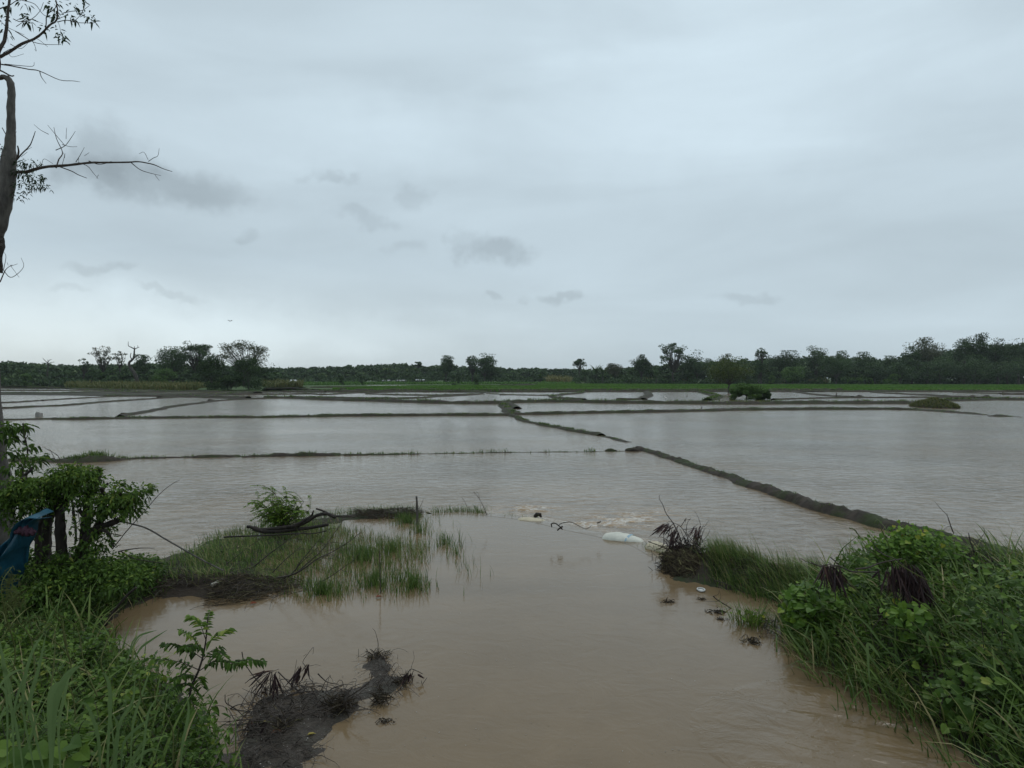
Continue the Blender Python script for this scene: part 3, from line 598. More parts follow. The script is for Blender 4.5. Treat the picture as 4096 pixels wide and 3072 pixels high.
# tall yellow-green grass in front of the wood
def tallgrass(C, poly, n, h, name, label, m='grass_far', z=.1, wfac=.0013, tb=.5):
    q = sample(gp(C, poly, z), n, rg); k = fbm(q[:, 0]*.12, q[:, 1]*.3, 5); hh = h*np.clip(1+.35*k, .35, 1.6)*rg.uniform(.6, 1.1, n); mb = MB()
    D = q[:, 1]
    blades(mb, np.column_stack([q, np.full(n, z)]), hh, D*wfac*rg.uniform(.7, 1.5, n), rg.uniform(0, 6.28, n), rg.uniform(.1, .8, n), rg, np.clip(tb+.16*k+rg.normal(0, .16, n), 0, 1), 2)
    return tag(mb.build(name, M[m]), kind='stuff', label=label, cat='grass')
tallgrass(C1, [(440, 428), (700, 436), (1000, 440), (1340, 443), (1360, 430), (1500, 422), (1300, 421), (900, 418), (460, 417)], 12000, 1.7, 'tall_grass', 'tall yellow-green grass before the left wood and the two round bushes')
tallgrass(C1, [(1790, 424), (2060, 422), (2060, 412), (1790, 412)], 2600, 2.2, 'tall_grass', 'strip of tall grass right of the two round dark bushes by the small white roof')
tallgrass(C2, [(330, 412), (900, 405), (2212, 404), (2212, 398), (330, 399)], 9000, 1.1, 'field_grass', 'rough green grass on the flat between the ponds and the middle wood', 'rice', wfac=.0016, tb=.3)
tallgrass(C3, [(350, 432), (520, 434), (520, 426), (360, 424)], 2600, 3.6, 'dry_grass', 'patch of brownish yellow tall grass before the middle wood', tb=.75)
tallgrass(C3, [(960, 432), (1450, 436), (1450, 428), (960, 426)], 3000, 3.0, 'dry_grass', 'low dull yellow grass under the tall fan tree', tb=.45)
tallgrass(C4, [(0, 434), (460, 437), (760, 438), (760, 430), (0, 427)], 4200, 3.0, 'dry_grass', 'yellowish tall grass behind the lone tree and round bush', tb=.6)
tallgrass(C4, [(880, 438), (1260, 439), (1260, 431), (880, 430)], 3600, 3.6, 'dry_grass', 'light green tall grass in a gap of the right wood', 'rice', tb=.5)

def tree(name, label, cat, x, ytop, wpx, D, kind='dense', m='tree', group=None, base=.12, lean=0.0, cb=None, dens=1.0, seed=0, asym=0):
    r = np.random.default_rng(seed+int(x)*3+int(ytop)); tp = P(x, ytop, D); h = tp[2]-base; cw = wpx*D/F/2
    root = empty(name, (tp[0], D, base), label, cat, group); px = D/682
    cb = cb if cb is not None else {'dense': .18, 'sparse': .45, 'umbrella': .62, 'fan': .40, 'bush': 0.0, 'lone': .36}[kind]
    tr = MB(); cr = MB(); R0 = np.array((tp[0], D, base))
    if kind == 'fan':      # limbs opening like a fan, foliage at their ends
        K = int(15*dens); ang = np.linspace(-1, 1, K)+r.normal(0, .07, K)
        rad = 1-.12*np.abs(ang)**2; cen = np.column_stack([ang*cw*.86, r.normal(0, .35, K)*cw, h*(.97-.34*np.abs(ang)**1.7)*rad-r.uniform(0, .10, K)*h])
        ex = np.column_stack([r.uniform(-.7, .7, K)*cw, r.normal(0, .4, K)*cw, h*r.uniform(.6, .92, K)]); cen = np.vstack([cen, ex]); crad = cw*r.uniform(.13, .24, len(cen)); flat_ = .65
    else:
        K = int({'dense': 40, 'sparse': 22, 'umbrella': 16, 'bush': 26, 'lone': 30}[kind]*dens)
        d = nrm(r.normal(0, 1, (K, 3))); d[:, 2] = d[:, 2]*.9+.15; rr = r.uniform(.45, 1, (K, 1))
        mid = h*(1+cb)/2; hh = h*(1-cb)/2
        cen = d*rr*np.array((cw*.84, cw*.84, hh*.84))*(1+.16*r.normal(0, 1, (K, 1)))+np.array((0, 0, mid))
        cen[0] = (asym*cw*.3, 0, h*.94); cen[:, 2] = np.minimum(cen[:, 2], h*.95)
        if kind == 'dense': cen[:, 0] *= np.where(cen[:, 2] < mid, 1.05, 1)
        if kind == 'bush':
            a_ = r.uniform(0, 6.283, K); u_ = np.sqrt(r.uniform(0, 1, K))*.88; zt_ = h*.93*np.sqrt(np.clip(1-.72*u_**2.2, .05, 1))
            cen = np.column_stack([np.cos(a_)*u_*cw, np.sin(a_)*u_*cw, zt_*np.where(r.random(K) < .5, r.uniform(.82, 1, K), r.uniform(.0, .85, K))]); hh = h/2.2
        crad = np.minimum(cw, hh*1.3)*r.uniform(.26, .46, K)*({'sparse': .72, 'umbrella': .8, 'lone': 1.15}.get(kind, 1)); flat_ = .75
    cen[:, 0] += lean*cen[:, 2]
    per = {'dense': 95, 'sparse': 34, 'umbrella': 44, 'fan': 62, 'bush': 150, 'lone': 90}[kind]
    leafs = max(.10, px*.62)
    for c_, cr_ in zip(cen, crad):
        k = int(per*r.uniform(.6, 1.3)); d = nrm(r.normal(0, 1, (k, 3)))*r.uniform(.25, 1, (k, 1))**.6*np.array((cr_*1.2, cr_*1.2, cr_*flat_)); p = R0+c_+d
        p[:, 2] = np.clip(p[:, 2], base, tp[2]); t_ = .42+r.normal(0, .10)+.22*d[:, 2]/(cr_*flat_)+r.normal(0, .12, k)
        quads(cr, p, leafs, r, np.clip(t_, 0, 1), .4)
    tw = max(.12, h*.022) if kind != 'bush' else .06
    th_ = h*max(cb*.95, .25); bend = r.normal(0, .02, 5)*h
    sp = np.column_stack([np.linspace(0, lean*th_, 5)+bend*np.linspace(0, 1, 5), bend[::-1]*.4, np.linspace(0, th_, 5)])
    tube(tr, R0+sp, np.linspace(tw*1.25, tw*.75, 5), 7, rough=.08, rng=r)
    top_ = sp[-1]
    for c_ in cen[::(1 if kind in ('fan', 'umbrella', 'sparse') else 3)]:
        mid_ = top_*.5+c_*.5+r.normal(0, .04, 3)*h*np.array((1, 1, .6)); mid_[2] = min(mid_[2], c_[2]); st = sp[-1]*r.uniform(.8, 1)
        tube(tr, R0+smooth([st, mid_, c_], 3), np.linspace(tw*.5, max(tw*.10, px*.10), 7), 4, rng=r)
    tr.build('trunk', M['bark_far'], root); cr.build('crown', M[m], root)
    return root
GB = 'trees standing before the left wood'; GM = 'trees rising from the middle wood'; GR = 'trees along the right wood'; GS = 'small bushes on the flat'
T = lambda lab, x, y, w, D, kind='dense', m='tree', group=GR, **k: tree(k.pop('name', 'tree'), lab, k.pop('cat', 'tree'), x, y, w, D, kind, m, group, **k)
T('thin see-through tree with rounded top left of the bare dead tree', 411, 1380, 84, 236, 'sparse', 'tree_brown', GB, cb=.4, dens=1.6)
T('small wispy crown just right of the thin see-through tree', 478, 1398, 60, 240, 'sparse', 'tree_brown', GB, cb=.55, dens=.7)
T('little ragged tree poking out of the left wood near the bare branches', 335, 1430, 62, 240, 'sparse', 'tree', GB, cb=.5, dens=.8)
T('dark bushy tree right behind the bare dead trunk', 572, 1418, 74, 246, 'dense', 'tree', GB)
T('broad dark spreading tree with domed crown, left of the pair above the tall grass', 688, 1386, 140, 228, 'dense', 'tree', GB, cb=.22, dens=2.0)
T('broad spreading tree with see-through domed crown behind the left round bush', 785, 1368, 150, 234, 'fan', 'tree', GB, dens=3.0)
T('wide fan-shaped tree with fine bare twigs above the right round bush', 975, 1364, 235, 226, 'fan', 'tree_brown', GB, dens=2.4, cb=.3)
T('tall round dark green bush, left one of the pair at the pond edge', 846, 1424, 112, 160, 'bush', 'tree_deep', 'dark bushes at the pond edge', name='bush', cat='bush', dens=1.9)
T('tall round dark green bush, right one of the pair at the pond edge', 993, 1425, 128, 160, 'bush', 'tree_deep', 'dark bushes at the pond edge', name='bush', cat='bush', dens=1.9)
T('low dark bush filling the gap between the two tall round bushes', 925, 1500, 96, 157, 'bush', 'tree_deep', 'dark bushes at the pond edge', name='bush', cat='bush', dens=1.2)
T('lighter green rounded bush at the back edge of the tall yellow grass', 660, 1472, 82, 205, 'bush', 'tree_bright', GS, name='bush', cat='bush')
T('small round bush in the tall grass just left of the big dark bushes', 780, 1492, 46, 196, 'bush', 'tree', GS, name='bush', cat='bush', dens=.7)
T('rounded pale green bush low before the wood at the far left', 105, 1488, 48, 222, 'bush', 'tree_bright', GS, name='bush', cat='bush', dens=.7)
T('tall narrow tree with lopsided top, left of the pair in the middle', 1783, 1422, 66, 330, 'dense', 'tree', GM, asym=1, cb=.12, dens=1.1)
T('tall narrow dark tree on the left of the broad middle tree', 1890, 1419, 60, 332, 'sparse', 'tree', GM, cb=.3, dens=1.8)
T('tallest bushy tree in the middle of the horizon', 1938, 1412, 92, 330, 'dense', 'tree', GM, cb=.15, dens=1.3)
T('dark lower tree adjoining the tallest middle tree on its right', 1962, 1452, 60, 334, 'dense', 'tree', GM, cb=.05)
T('flat-topped crown barely rising from the wood left of the middle pair', 1672, 1446, 40, 400, 'umbrella', 'tree', GM, cb=.7)
T('lone umbrella-shaped tree standing above the low wood', 2317, 1434, 64, 380, 'umbrella', 'tree', GM, cb=.60, dens=1.5)
T('dull brownish tree left of the round dark tree', 2445, 1454, 74, 315, 'dense', 'tree_brown', GM)
T('round dark tree between the brownish tree and the tall fan tree', 2567, 1418, 86, 300, 'dense', 'tree_deep', GR, cb=.3, dens=1.2)
T('tall tree with bare limbs opening in a fan under feathery tufts', 2694, 1370, 122, 292, 'fan', 'tree', GR, cb=.35, dens=1.6)
T('large dark bushy tree immediately right of the feathery fan tree', 2787, 1400, 112, 294, 'dense', 'tree', GR, dens=1.2)
T('thin-topped tree just behind the lone yellowish tree', 2905, 1415, 70, 296, 'sparse', 'tree_brown', GR, dens=1.3)
T('lone yellow-green tree on a short trunk by the far bund', 2915, 1426, 196, 134, 'lone', 'tree_yellow', 'trees and bushes out on the bunds', cb=.16, dens=2.4, base=0)
T('slender airy tree with a dark ivy-clad trunk', 3045, 1386, 70, 284, 'sparse', 'tree', GR, cb=.55, dens=1.3)
T('dark creeper-covered column below the slender airy tree', 3035, 1440, 46, 283, 'dense', 'tree', GR, cb=.1, dens=.8)
T('domed dark tree right of the slender airy tree', 3145, 1402, 134, 296, 'dense', 'tree_deep', GR, dens=1.3)
T('dark tree with uneven raised top near the centre of the right wood', 3262, 1384, 98, 298, 'dense', 'tree', GR, dens=1.2, asym=-1)
T('dark rounded tree with a small second crown on its top', 3362, 1404, 90, 296, 'dense', 'tree', GR)
T('spreading mid-green tree leaning over the rice below the uneven tree', 3345, 1424, 150, 272, 'dense', 'tree', GR, cb=.25, dens=1.3)
T('domed tree left of the dip in the right wood', 3462, 1408, 104, 300, 'dense', 'tree', GR)
T('low flat-crowned tree in the dip of the right wood', 3560, 1424, 90, 300, 'dense', 'tree', GR)
T('tall pointed tree with brownish dome, left of the highest crowns', 3711, 1348, 128, 290, 'dense', 'tree_brown', GR, cb=.35, dens=1.5)
T('leafy shoulder tree leaning against the brownish dome', 3648, 1382, 84, 288, 'dense', 'tree', GR)
T('tree with small raised crown left of the highest tree', 3857, 1352, 84, 286, 'dense', 'tree', GR, cb=.4)
T('highest round crown of the right wood', 3916, 1331, 96, 284, 'dense', 'tree_deep', GR, cb=.3, dens=1.2)
T('broad dark tree just right of the highest crown', 3992, 1350, 110, 284, 'dense', 'tree_deep', GR, dens=1.3)
T('broad dark tree cut by the right edge of the photo', 4075, 1354, 120, 282, 'dense', 'tree_deep', GR, dens=1.3)
for i, (x, y, w, d_, lab) in enumerate([(3760, 1428, 150, 274, 'dark low tree under the brownish domed tree'), (3900, 1420, 170, 272, 'dark low tree under the highest crown'), (4030, 1425, 170, 270, 'dark low tree in the right corner of the wood'),
                           (3600, 1450, 120, 272, 'dark low tree beside the light grass gap in the right wood'), (3500, 1452, 90, 276, 'greenish low tree in front of the dip in the right wood'), (3170, 1468, 90, 274, 'pale green low tree behind the yellowish grass patch')]):
    T(lab, x, y, w, d_, 'dense', 'tree_bright' if i == 5 else 'tree', 'low trees at the foot of the right wood', cb=.05, dens=1.1)
T('bright green shrub glowing in the gap of the right wood', 3578, 1495, 44, 268, 'bush', 'tree_bright', GS, name='bush', cat='bush', dens=.7)
T('small round shrub on the pale grass behind the lone yellowish tree', 3085, 1498, 22, 270, 'bush', 'tree_bright', GS, name='bush', cat='bush', dens=.5)
for x, y, w, lab in [(1367, 1502, 18, 'smallest pointed sapling on the flat before the middle wood'), (1448, 1501, 22, 'pointed sapling right of the smallest one before the middle wood'), (1823, 1492, 32, 'young bush between the two tall middle trees'), (1905, 1512, 20, 'light green shrub below the tallest middle tree')]:
    T(lab, x, y, w, 262, 'bush', 'tree', GS, name='bush', cat='bush', dens=.5)
T('round leafy green bush growing on the bund beside the lone tree', 2985, 1534, 150, 92, 'bush', 'tree_bright', 'trees and bushes out on the bunds', name='bush', cat='bush', dens=3.0, base=0)
T('low dark skirt bush to the right of the round leafy bush', 3055, 1560, 60, 92, 'bush', 'tree', 'trees and bushes out on the bunds', name='bush', cat='bush', dens=1.4, base=0)

# palms / banana-like plants below the middle-right wood
def palm(x, y, D, lab, k=9):
    r = np.random.default_rng(int(x)); tp = P(x, y, D); h = tp[2]-.1; R0 = np.array((tp[0], D, .1)); root = empty('palm', R0, lab, 'palm', 'palms at the foot of the middle wood')
    t_ = MB(); tube(t_, R0+np.array([(0, 0, 0), (.05, 0, h*.3), (0, 0, h*.55)]), [.22, .2, .15], 6); t_.build('trunk', M['bark_far'], root)
    f_ = MB(); n = k*3
    blades(f_, R0+np.array((0, 0, h*.5))+np.zeros((n, 3)), h*r.uniform(.55, .8, n), r.uniform(.4, .7, n), np.linspace(0, 6.28*3, n), r.uniform(.25, .95, n), r, np.clip(r.normal(.6, .15, n), 0, 1), 5); f_.build('frond', M['tree'], root)
for x, y, D, lab in [(2340, 1478, 300, 'palm-like plant under the lone umbrella tree'), (2385, 1466, 298, 'palm-like plant with the highest fronds left of the brownish tree'), (2410, 1472, 296, 'palm-like plant touching the brownish tree'), (2160, 1500, 300, 'low palm-like plant left of the dry yellow grass'), (2625, 1482, 290, 'low palm-like plant under the round dark tree')]: palm(x, y, D, lab)

# bare dead trees
def deadtree(C, D, paths, lab, name='dead_tree'):
    p0 = dp(C, [paths[0][0][0]], D)[0]; p0[2] = .1; root = empty(name, p0, lab, 'dead tree', None); r = np.random.default_rng(int(abs(p0[0])*10)); t_ = MB(); b_ = MB()
    for i, (pts, a, b) in enumerate(paths):
        b_ = MB(); twig(b_, C, pts, D, a, b, r, .1, sides=6); b_.build('branch' if i else 'trunk', M['bark_far'], root)
deadtree(C1, 222, [([(935, 400), (925, 350), (905, 310), (885, 285), (880, 255), (905, 230), (912, 190), (915, 160)], 14, 4), ([(915, 162), (890, 150), (873, 140), (872, 112)], 4, 1.5), ([(915, 165), (930, 158), (948, 150)], 3.5, 1.5), ([(940, 155), (938, 138)], 2, 1.2), ([(916, 165), (915, 145)], 3, 1.5), ([(900, 240), (888, 215), (892, 190)], 4, 2), ([(905, 232), (930, 210), (950, 200)], 5, 2), ([(885, 285), (872, 275)], 7, 4)], 'bare dead tree with forked top rising over the left wood')
deadtree(C1, 238, [([(320, 385), (322, 320), (328, 270), (325, 255)], 5, 2.5), ([(325, 258), (300, 235), (292, 225)], 2.5, 1.2), ([(326, 256), (340, 240), (355, 235)], 2.5, 1.2), ([(326, 262), (350, 255), (372, 252)], 2.2, 1.2), ([(324, 262), (305, 258), (285, 258)], 2.2, 1.2), ([(327, 255), (325, 235)], 2.2, 1.2)], 'small bare dead tree with spread twigs at the far left')

# small buildings at the foot of the wood
def box(mb, c, s, tint=.5, taper=0.0):
    x, y, z = s[0]/2, s[1]/2, s[2]; V = np.array([(-x, -y, 0), (x, -y, 0), (x, y, 0), (-x, y, 0), (-x*(1-taper), -y*(1-taper), z), (x*(1-taper), -y*(1-taper), z), (x*(1-taper), y*(1-taper), z), (-x*(1-taper), y*(1-taper), z)])+np.array(c)
    mb.add(V, [[0, 3, 2, 1], [4, 5, 6, 7], [0, 1, 5, 4], [1, 2, 6, 5], [2, 3, 7, 6], [3, 0, 4, 7]], tint)
def plain(name, c, rough=.7, var=.25, sc=2.0, spec=.3):
    m, t, p = mat(name); n = noise(t, sc, 6, .65, geo(t).outputs['Position']); t.links.new(ramp(t, n, [(.3, tuple(q*(1-var) for q in c)), (.7, tuple(min(1, q*(1+var)) for q in c))]), p.inputs['Base Color'])
    p.inputs['Roughness'].default_value = rough; p.inputs['Specular IOR Level'].default_value = spec; return m
M['wall'] = plain('weathered_wall', (.16, .15, .13)); M['roof_white'] = plain('pale_metal_roof', (.62, .64, .66), .4); M['roof_grey'] = plain('grey_sheet_roof', (.20, .20, .20)); M['dark'] = plain('dark_opening', (.02, .02, .02))
def house(x0, x1, ytop, D, lab, roofm, doors=3, rh=.5, wh=None, name='shed'):
    a = P(x0, ytop, D); b = P(x1, ytop, D); w = b[0]-a[0]; zt = a[2]; wh = zt-.1-rh; cx = (a[0]+b[0])/2; dep = 4.0
    root = empty(name, (cx, D, .1), lab, 'building', None); wm = MB(); box(wm, (cx, D, .1), (w*.94, dep, wh)); wm.build('wall', M['wall'], root)
    r_ = MB(); y0, y1 = D-dep/2-.4, D+dep/2+.4; z0 = .1+wh+.003
    V = [(cx-w/2, y0, z0-.1), (cx+w/2, y0, z0-.1), (cx+w/2, D, z0+rh), (cx-w/2, D, z0+rh), (cx-w/2, y1, z0-.1), (cx+w/2, y1, z0-.1), (cx-w/2, y0, z0-.2), (cx+w/2, y0, z0-.2), (cx-w/2, y1, z0-.2), (cx+w/2, y1, z0-.2)]
    r_.add(V, [[0, 1, 2, 3], [3, 2, 5, 4], [6, 7, 1, 0], [8, 4, 5, 9], [6, 8, 9, 7]]); r_.add([V[0], V[3], V[4], V[1], V[2], V[5]], [[0, 1, 2], [3, 5, 4]]); r_.build('roof', M[roofm], root)
    for i in range(doors):
        d_ = MB(); box(d_, (cx-w*.45+w*.9*(i+.5)/doors, D-dep/2-.01, .1+wh*.1), (min(1.0, w*.2), .06, wh*.75)); d_.build('door' if i == 0 else 'window', M['dark'], root)
house(1163, 1186, 1519, 236, 'tiny shed with a pale white roof behind the strip of tall grass', 'roof_white', 1, .5)
house(1530, 1560, 1519, 356, 'small grey hut, leftmost of three before the middle wood', 'roof_grey', 1, .5); house(1584, 1624, 1519, 356, 'long grey hut, middle one of three before the middle wood', 'roof_grey', 3, .5); house(1664, 1698, 1517, 352, 'palest grey hut, rightmost of three before the middle wood', 'roof_white', 2, .35)

# posts, block, mound, birds
def stake(C, x, y0, y1, D, r, lab, lean=0, name='post', m='bark_dark', group='posts stuck in the paddies'):
    mb = MB(); rr = np.random.default_rng(int(x)); a = P(*C(x, y0), D); a[2] -= .3; twig_ = smooth([a, P(*C(x+lean*.5, (y0+y1)/2), D), P(*C(x+lean, y1), D)], 3)
    tube(mb, twig_, np.linspace(r, r*.8, len(twig_)), 7, rough=.12, rng=rr); return tag(mb.build(name, M[m]), lab, 'post', group)
stake(C1, 625, 430, 374, 188, .16, 'dark upright post at the left end of the tall yellow grass'); stake(C3, 1382, 552, 521, 106, .09, 'thin stick standing in the pond before the bright rice, left of the leafy bush', -4)
stake(C3, 1487, 620, 603, 66, .05, 'short dark stick on the long grassy bund right of the middle'); stake(C4, 822, 525, 503, 105, .07, 'thin stick in the far pond right of the leafy bush', 2)
stake(C3, 398, 515, 500, 120, .06, 'slanting thin stick at the hooked far bund', -10)
M['concrete'] = plain('pale_concrete', (.27, .26, .24), .8, .35, 9)
bk = P(*C1(266, 648), 52); mb = MB(); box(mb, (bk[0], 52, -.1), (.38, .34, .40), taper=.06); box(mb, (bk[0]+.08, 51.80, -.1), (.20, .10, .26)); box(mb, (bk[0]-.10, 52, .303), (.10, .26, .06))
tag(mb.build('concrete_block', M['concrete']), 'pale square concrete block at the left end of the long bund', 'block')
def clod(C, x, y, r, lab, z=0.0, hm=.7, m='bund', name='mud_clod', group='mud clods breaking the water', asp=1.4):
    c_ = G(*C(x, y), z); mb = MB(); a, b = np.meshgrid(np.linspace(0, 2*np.pi, 17)[:-1], np.linspace(0, np.pi*.5, 7), indexing='ij'); rr = r*(1+.25*fbm(np.cos(a)*np.cos(b)*2+c_[0]*5, np.sin(a)*np.cos(b)*2+b, 3, 3))
    V = np.stack([np.cos(a)*np.cos(b)*rr*asp, np.sin(a)*np.cos(b)*rr, np.sin(b)*rr*hm-.02], -1)+c_; i = np.arange(16)[:, None]*7+np.arange(6)[None]; j = (i+7) % (112)
    mb.add(V.reshape(-1, 3), np.stack([i, j, j+1, i+1], -1).reshape(-1, 4)); return tag(mb.build(name, M[m], smooth=True), lab, 'clod' if 'clod' in name else name.replace('_', ' '), group)
clod(D6, 425, 328, .17, 'small mud clod in open water left of the bund end'); clod(D6, 521, 328, .22, 'larger mud clod right beside the end of the main bund')
clod(C1, 840, 617, .30, 'lumpy pile of mud where the curved bund meets the long one'); clod(C1, 1090, 494, .4, 'mud lump on the second curved bund on the left'); clod(C1, 1437, 519, .4, 'mud lump near the far end of the curved bund')
clod(D6, 15, 168, .35, 'tall mud heap at the crossing of the bunds in the middle', hm=.7)
mp_ = G(*C4(1690, 618)); mb = MB(); rr = np.random.default_rng(5); xs = np.linspace(-1, 1, 25); X, Y = np.meshgrid(xs, xs); Rr = np.hypot(X, Y); Zm = np.clip(1-Rr**2, -.2, 1)**1.0*.75*(1+.15*fbm(X*3, Y*3, 2)); Zm = np.where(Rr < 1, Zm, -.2)
V = np.stack([X*1.75+mp_[0], Y*3.2+mp_[1]+3.0, Zm], -1).reshape(-1, 3); i = np.arange(24)[:, None]*25+np.arange(24)[None]
root = empty('grassy_mound', (mp_[0], mp_[1]+3, 0), 'round grassy mound standing in the water at the right end of the bunds', 'mound')
mb.add(V, np.stack([i, i+1, i+26, i+25], -1).reshape(-1, 4)); mb.build('earth', M['bund_green'], root, smooth=True)
k_ = np.where(V[:, 2] > .05)[0]; pk = V[rr.choice(k_, 2600)]+np.column_stack([rr.normal(0, .07, (2600, 2)), np.full(2600, -.06)]); mb = MB()
blades(mb, pk, rr.uniform(.12, .38, 2600), .07, rr.uniform(0, 6.28, 2600), rr.uniform(.2, .9, 2600), rr, np.clip(rr.normal(.5, .2, 2600), 0, 1), 3); mb.build('grass', M['grass_far'], root)
M['white'] = plain('white_feathers', (.75, .75, .73), .7, .05)
M['dkbird'] = plain('dark_feathers', (.03, .03, .03))
def egret(c, s, lab, face=1):
    root = empty('egret', c, lab, 'bird', 'white egrets on the fields'); c = np.array(c); b = MB()
    tube(b, c+s*np.array([(-.42*face, 0, .42), (-.2*face, 0, .52), (0, 0, .58), (.18*face, 0, .62), (.26*face, 0, .72), (.2*face, 0, .88), (.26*face, 0, 1.0), (.36*face, 0, 1.0)]), s*np.array([.03, .11, .14, .10, .045, .035, .045, .03]), 8); b.build('body', M['white'], root)
    for q in (-.04, .04): l = MB(); tube(l, c+s*np.array([(0, q, .5), (.02*face, q, .25), (0, q, 0)]), s*.012, 4); l.build('leg', M['dkbird'], root)
    l = MB(); tube(l, c+s*np.array([(.36*face, 0, 1.0), (.52*face, 0, .98)]), [s*.018, s*.004], 5); l.build('beak', M['straw'], root)
e1 = P(*C1(1051, 438), 186); egret((e1[0], 186, .25), .85, 'white egret standing by the pond before the tall yellow grass'); e2 = P(*C3(1220, 577), 84); egret((e2[0], 84, .3), .4, 'tiny white egret on the grassy bund left of the leafy bush', -1)
bp = P(920, 1284, 70); bd = MB(); bd.add(bp+np.array([(-.28, 0, .08), (-.12, 0, .1), (0, .06, 0), (.12, 0, .09), (.28, 0, .03), (0, -.08, 0), (0, .02, -.04)]), [[0, 1, 2], [0, 2, 5], [3, 4, 2], [4, 5, 2], [5, 6, 2]]); tube(bd, bp+np.array([(0, -.16, 0), (0, 0, -.01), (0, .14, 0)]), [.02, .04, .01], 6)
tag(bd.build('flying_bird', M['dkbird']), 'tiny dark bird flying in the open sky above the left wood', 'bird')

# ------------------------------------------------------------------ near things
def hz_(p): return height(np.array([p[0]]), np.array([p[1]]))[0]
def cols(n, r, mu=.5, sd=.2): return np.clip(r.normal(mu, sd, n), 0, 1)
def leafcluster(mb, C, x, y, rx, ry, D, n, L, r, mu=.5, dd=.35, droop=.3, asp=.5, wind=0.0, ox=0.0):
    """leaves filling an ellipse of the photo at a depth, growing outwards"""
    c = P(*C(x, y), D); a = wr(C, rx, D); b = wr(C, ry, D)
    d = nrm(r.normal(0, 1, (n, 3))); rad = r.uniform(.15, 1, (n, 1))**.6; p = c+d*rad*np.array((a, dd, b)); dr = d*.7+r.normal(0, .5, (n, 3))+np.array((wind, 0, -.1))
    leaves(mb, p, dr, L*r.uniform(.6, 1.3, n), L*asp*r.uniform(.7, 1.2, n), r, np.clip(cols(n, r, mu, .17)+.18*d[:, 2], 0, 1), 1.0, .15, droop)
    return c, a, b
def sprig(mb, st, root, tip, nl, L, r, mu=.5, asp=.42, rad=.004, stemt=.5, droop=.35, pinn=True):
    """a stem with leaves in two rows"""
    root = np.asarray(root, float); tip = np.asarray(tip, float); mid = (root+tip)/2+np.array((0, 0, .12))*np.linalg.norm(tip-root)+r.normal(0, .04, 3)*np.linalg.norm(tip-root)
    s = smooth([root, mid, tip], 5); tube(st, s, np.linspace(rad, rad*.4, len(s)), 4, stemt)
    t = np.repeat(np.linspace(.18, 1, nl), 2); k = t*(len(s)-1); i = np.minimum(k.astype(int), len(s)-2); f = (k-i)[:, None]; p = s[i]*(1-f)+s[i+1]*f
    tg = nrm(s[i+1]-s[i]); sd = nrm(np.cross(tg, np.array((0, 0, 1.0)))); sg = np.tile([1, -1], nl)[:, None]
    d = sd*sg*.9+tg*.6+r.normal(0, .18, (2*nl, 3)); n = 2*nl
    leaves(mb, p, d, L*r.uniform(.75, 1.2, n)*(1-.25*t), L*asp*r.uniform(.8, 1.15, n), r, cols(n, r, mu, .14), 1.3, .16, droop)
def onground(q, up=0.0): return np.column_stack([q, height(q[:, 0], q[:, 1])+up])

# -- ground cover: dense weeds and grass on both banks (uncountable)
r = np.random.default_rng(31)
gl = MB(); wl_ = MB(); bl = MB()
def cover_grass(mb, poly, n, h, w, mu=.5, clump=1.0, azm=None, bend=(.2, .9), z=None, up=-.01, seed=1, az_sd=.9):
    q = sample(poly, n, r)+r.normal(0, .10, (n, 2)); k = fbm(q[:, 0]*2.2*clump, q[:, 1]*2.2*clump, seed); q = q[k > r.uniform(-1.3, .7, n)]; n = len(q)
    p = onground(q, up) if z is None else np.column_stack([q, np.full(n, z)])
    p[:, 2] = np.maximum(p[:, 2], POOL-.05)
    az = r.uniform(0, 6.28, n) if azm is None else r.normal(azm, az_sd, n)
    k = fbm(q[:, 0]*1.3, q[:, 1]*1.3, seed+3)
    tt = np.clip(mu+.13*k+r.normal(0, .2, n), 0, .95); tt[r.random(n) < .09] = 1.0
    blades(mb, p, h*r.uniform(.35, 1.25, n)*np.clip(1+.3*k, .5, 1.5), w*r.uniform(.6, 1.4, n), az, r.uniform(*bend, n), r, tt, 4)
def cover_weeds(mb, poly, n, L, hmax, mu=.45, asp=.55, seed=2, dens=5):
    q = sample(poly, n, r); k = fbm(q[:, 0]*1.8, q[:, 1]*1.8, seed); hh = hmax*np.clip(.6+.45*k, .12, 1.3)
    base = onground(q); kk_ = base[:, 2] > POOL+.02; base = base[kk_]; hh = hh[kk_]; k = k[kk_]; m_ = dens; p = np.repeat(base, m_, 0); N_ = len(p); H_ = np.repeat(hh, m_)
    p = p+np.column_stack([r.normal(0, .055, N_), r.normal(0, .055, N_), H_*r.uniform(.1, 1, N_)])
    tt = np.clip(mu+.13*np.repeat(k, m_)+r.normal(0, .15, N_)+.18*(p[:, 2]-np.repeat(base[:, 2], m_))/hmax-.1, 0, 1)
    leaves(mb, p, np.column_stack([r.normal(0, 1, N_), r.normal(0, 1, N_)-.3, r.normal(.1, .45, N_)]), L*r.uniform(.5, 1.4, N_), L*asp*r.uniform(.6, 1.3, N_), r, tt, 1.2, .15, .3)
zp = .3
LW = gp(O, [(-500, 1330), (60, 1290), (215, 1310), (245, 1360), (262, 1395), (300, 1445), (390, 1500), (462, 1560), (500, 1605), (520, 1700), (560, 1900), (400, 2500), (-900, 2500)], zp)
LMid = gp(O, [(-300, 1225), (200, 1228), (330, 1215), (350, 1225), (345, 1262), (260, 1285), (215, 1320), (60, 1330), (-300, 1360)], zp)
RW = gp(O, [(1900, 1190), (2212, 1215), (2700, 1240), (2900, 2400), (2300, 2100), (2180, 1720), (2095, 1615), (1980, 1555), (1880, 1500), (1790, 1450), (1735, 1405), (1708, 1340), (1730, 1290), (1790, 1250)], zp)
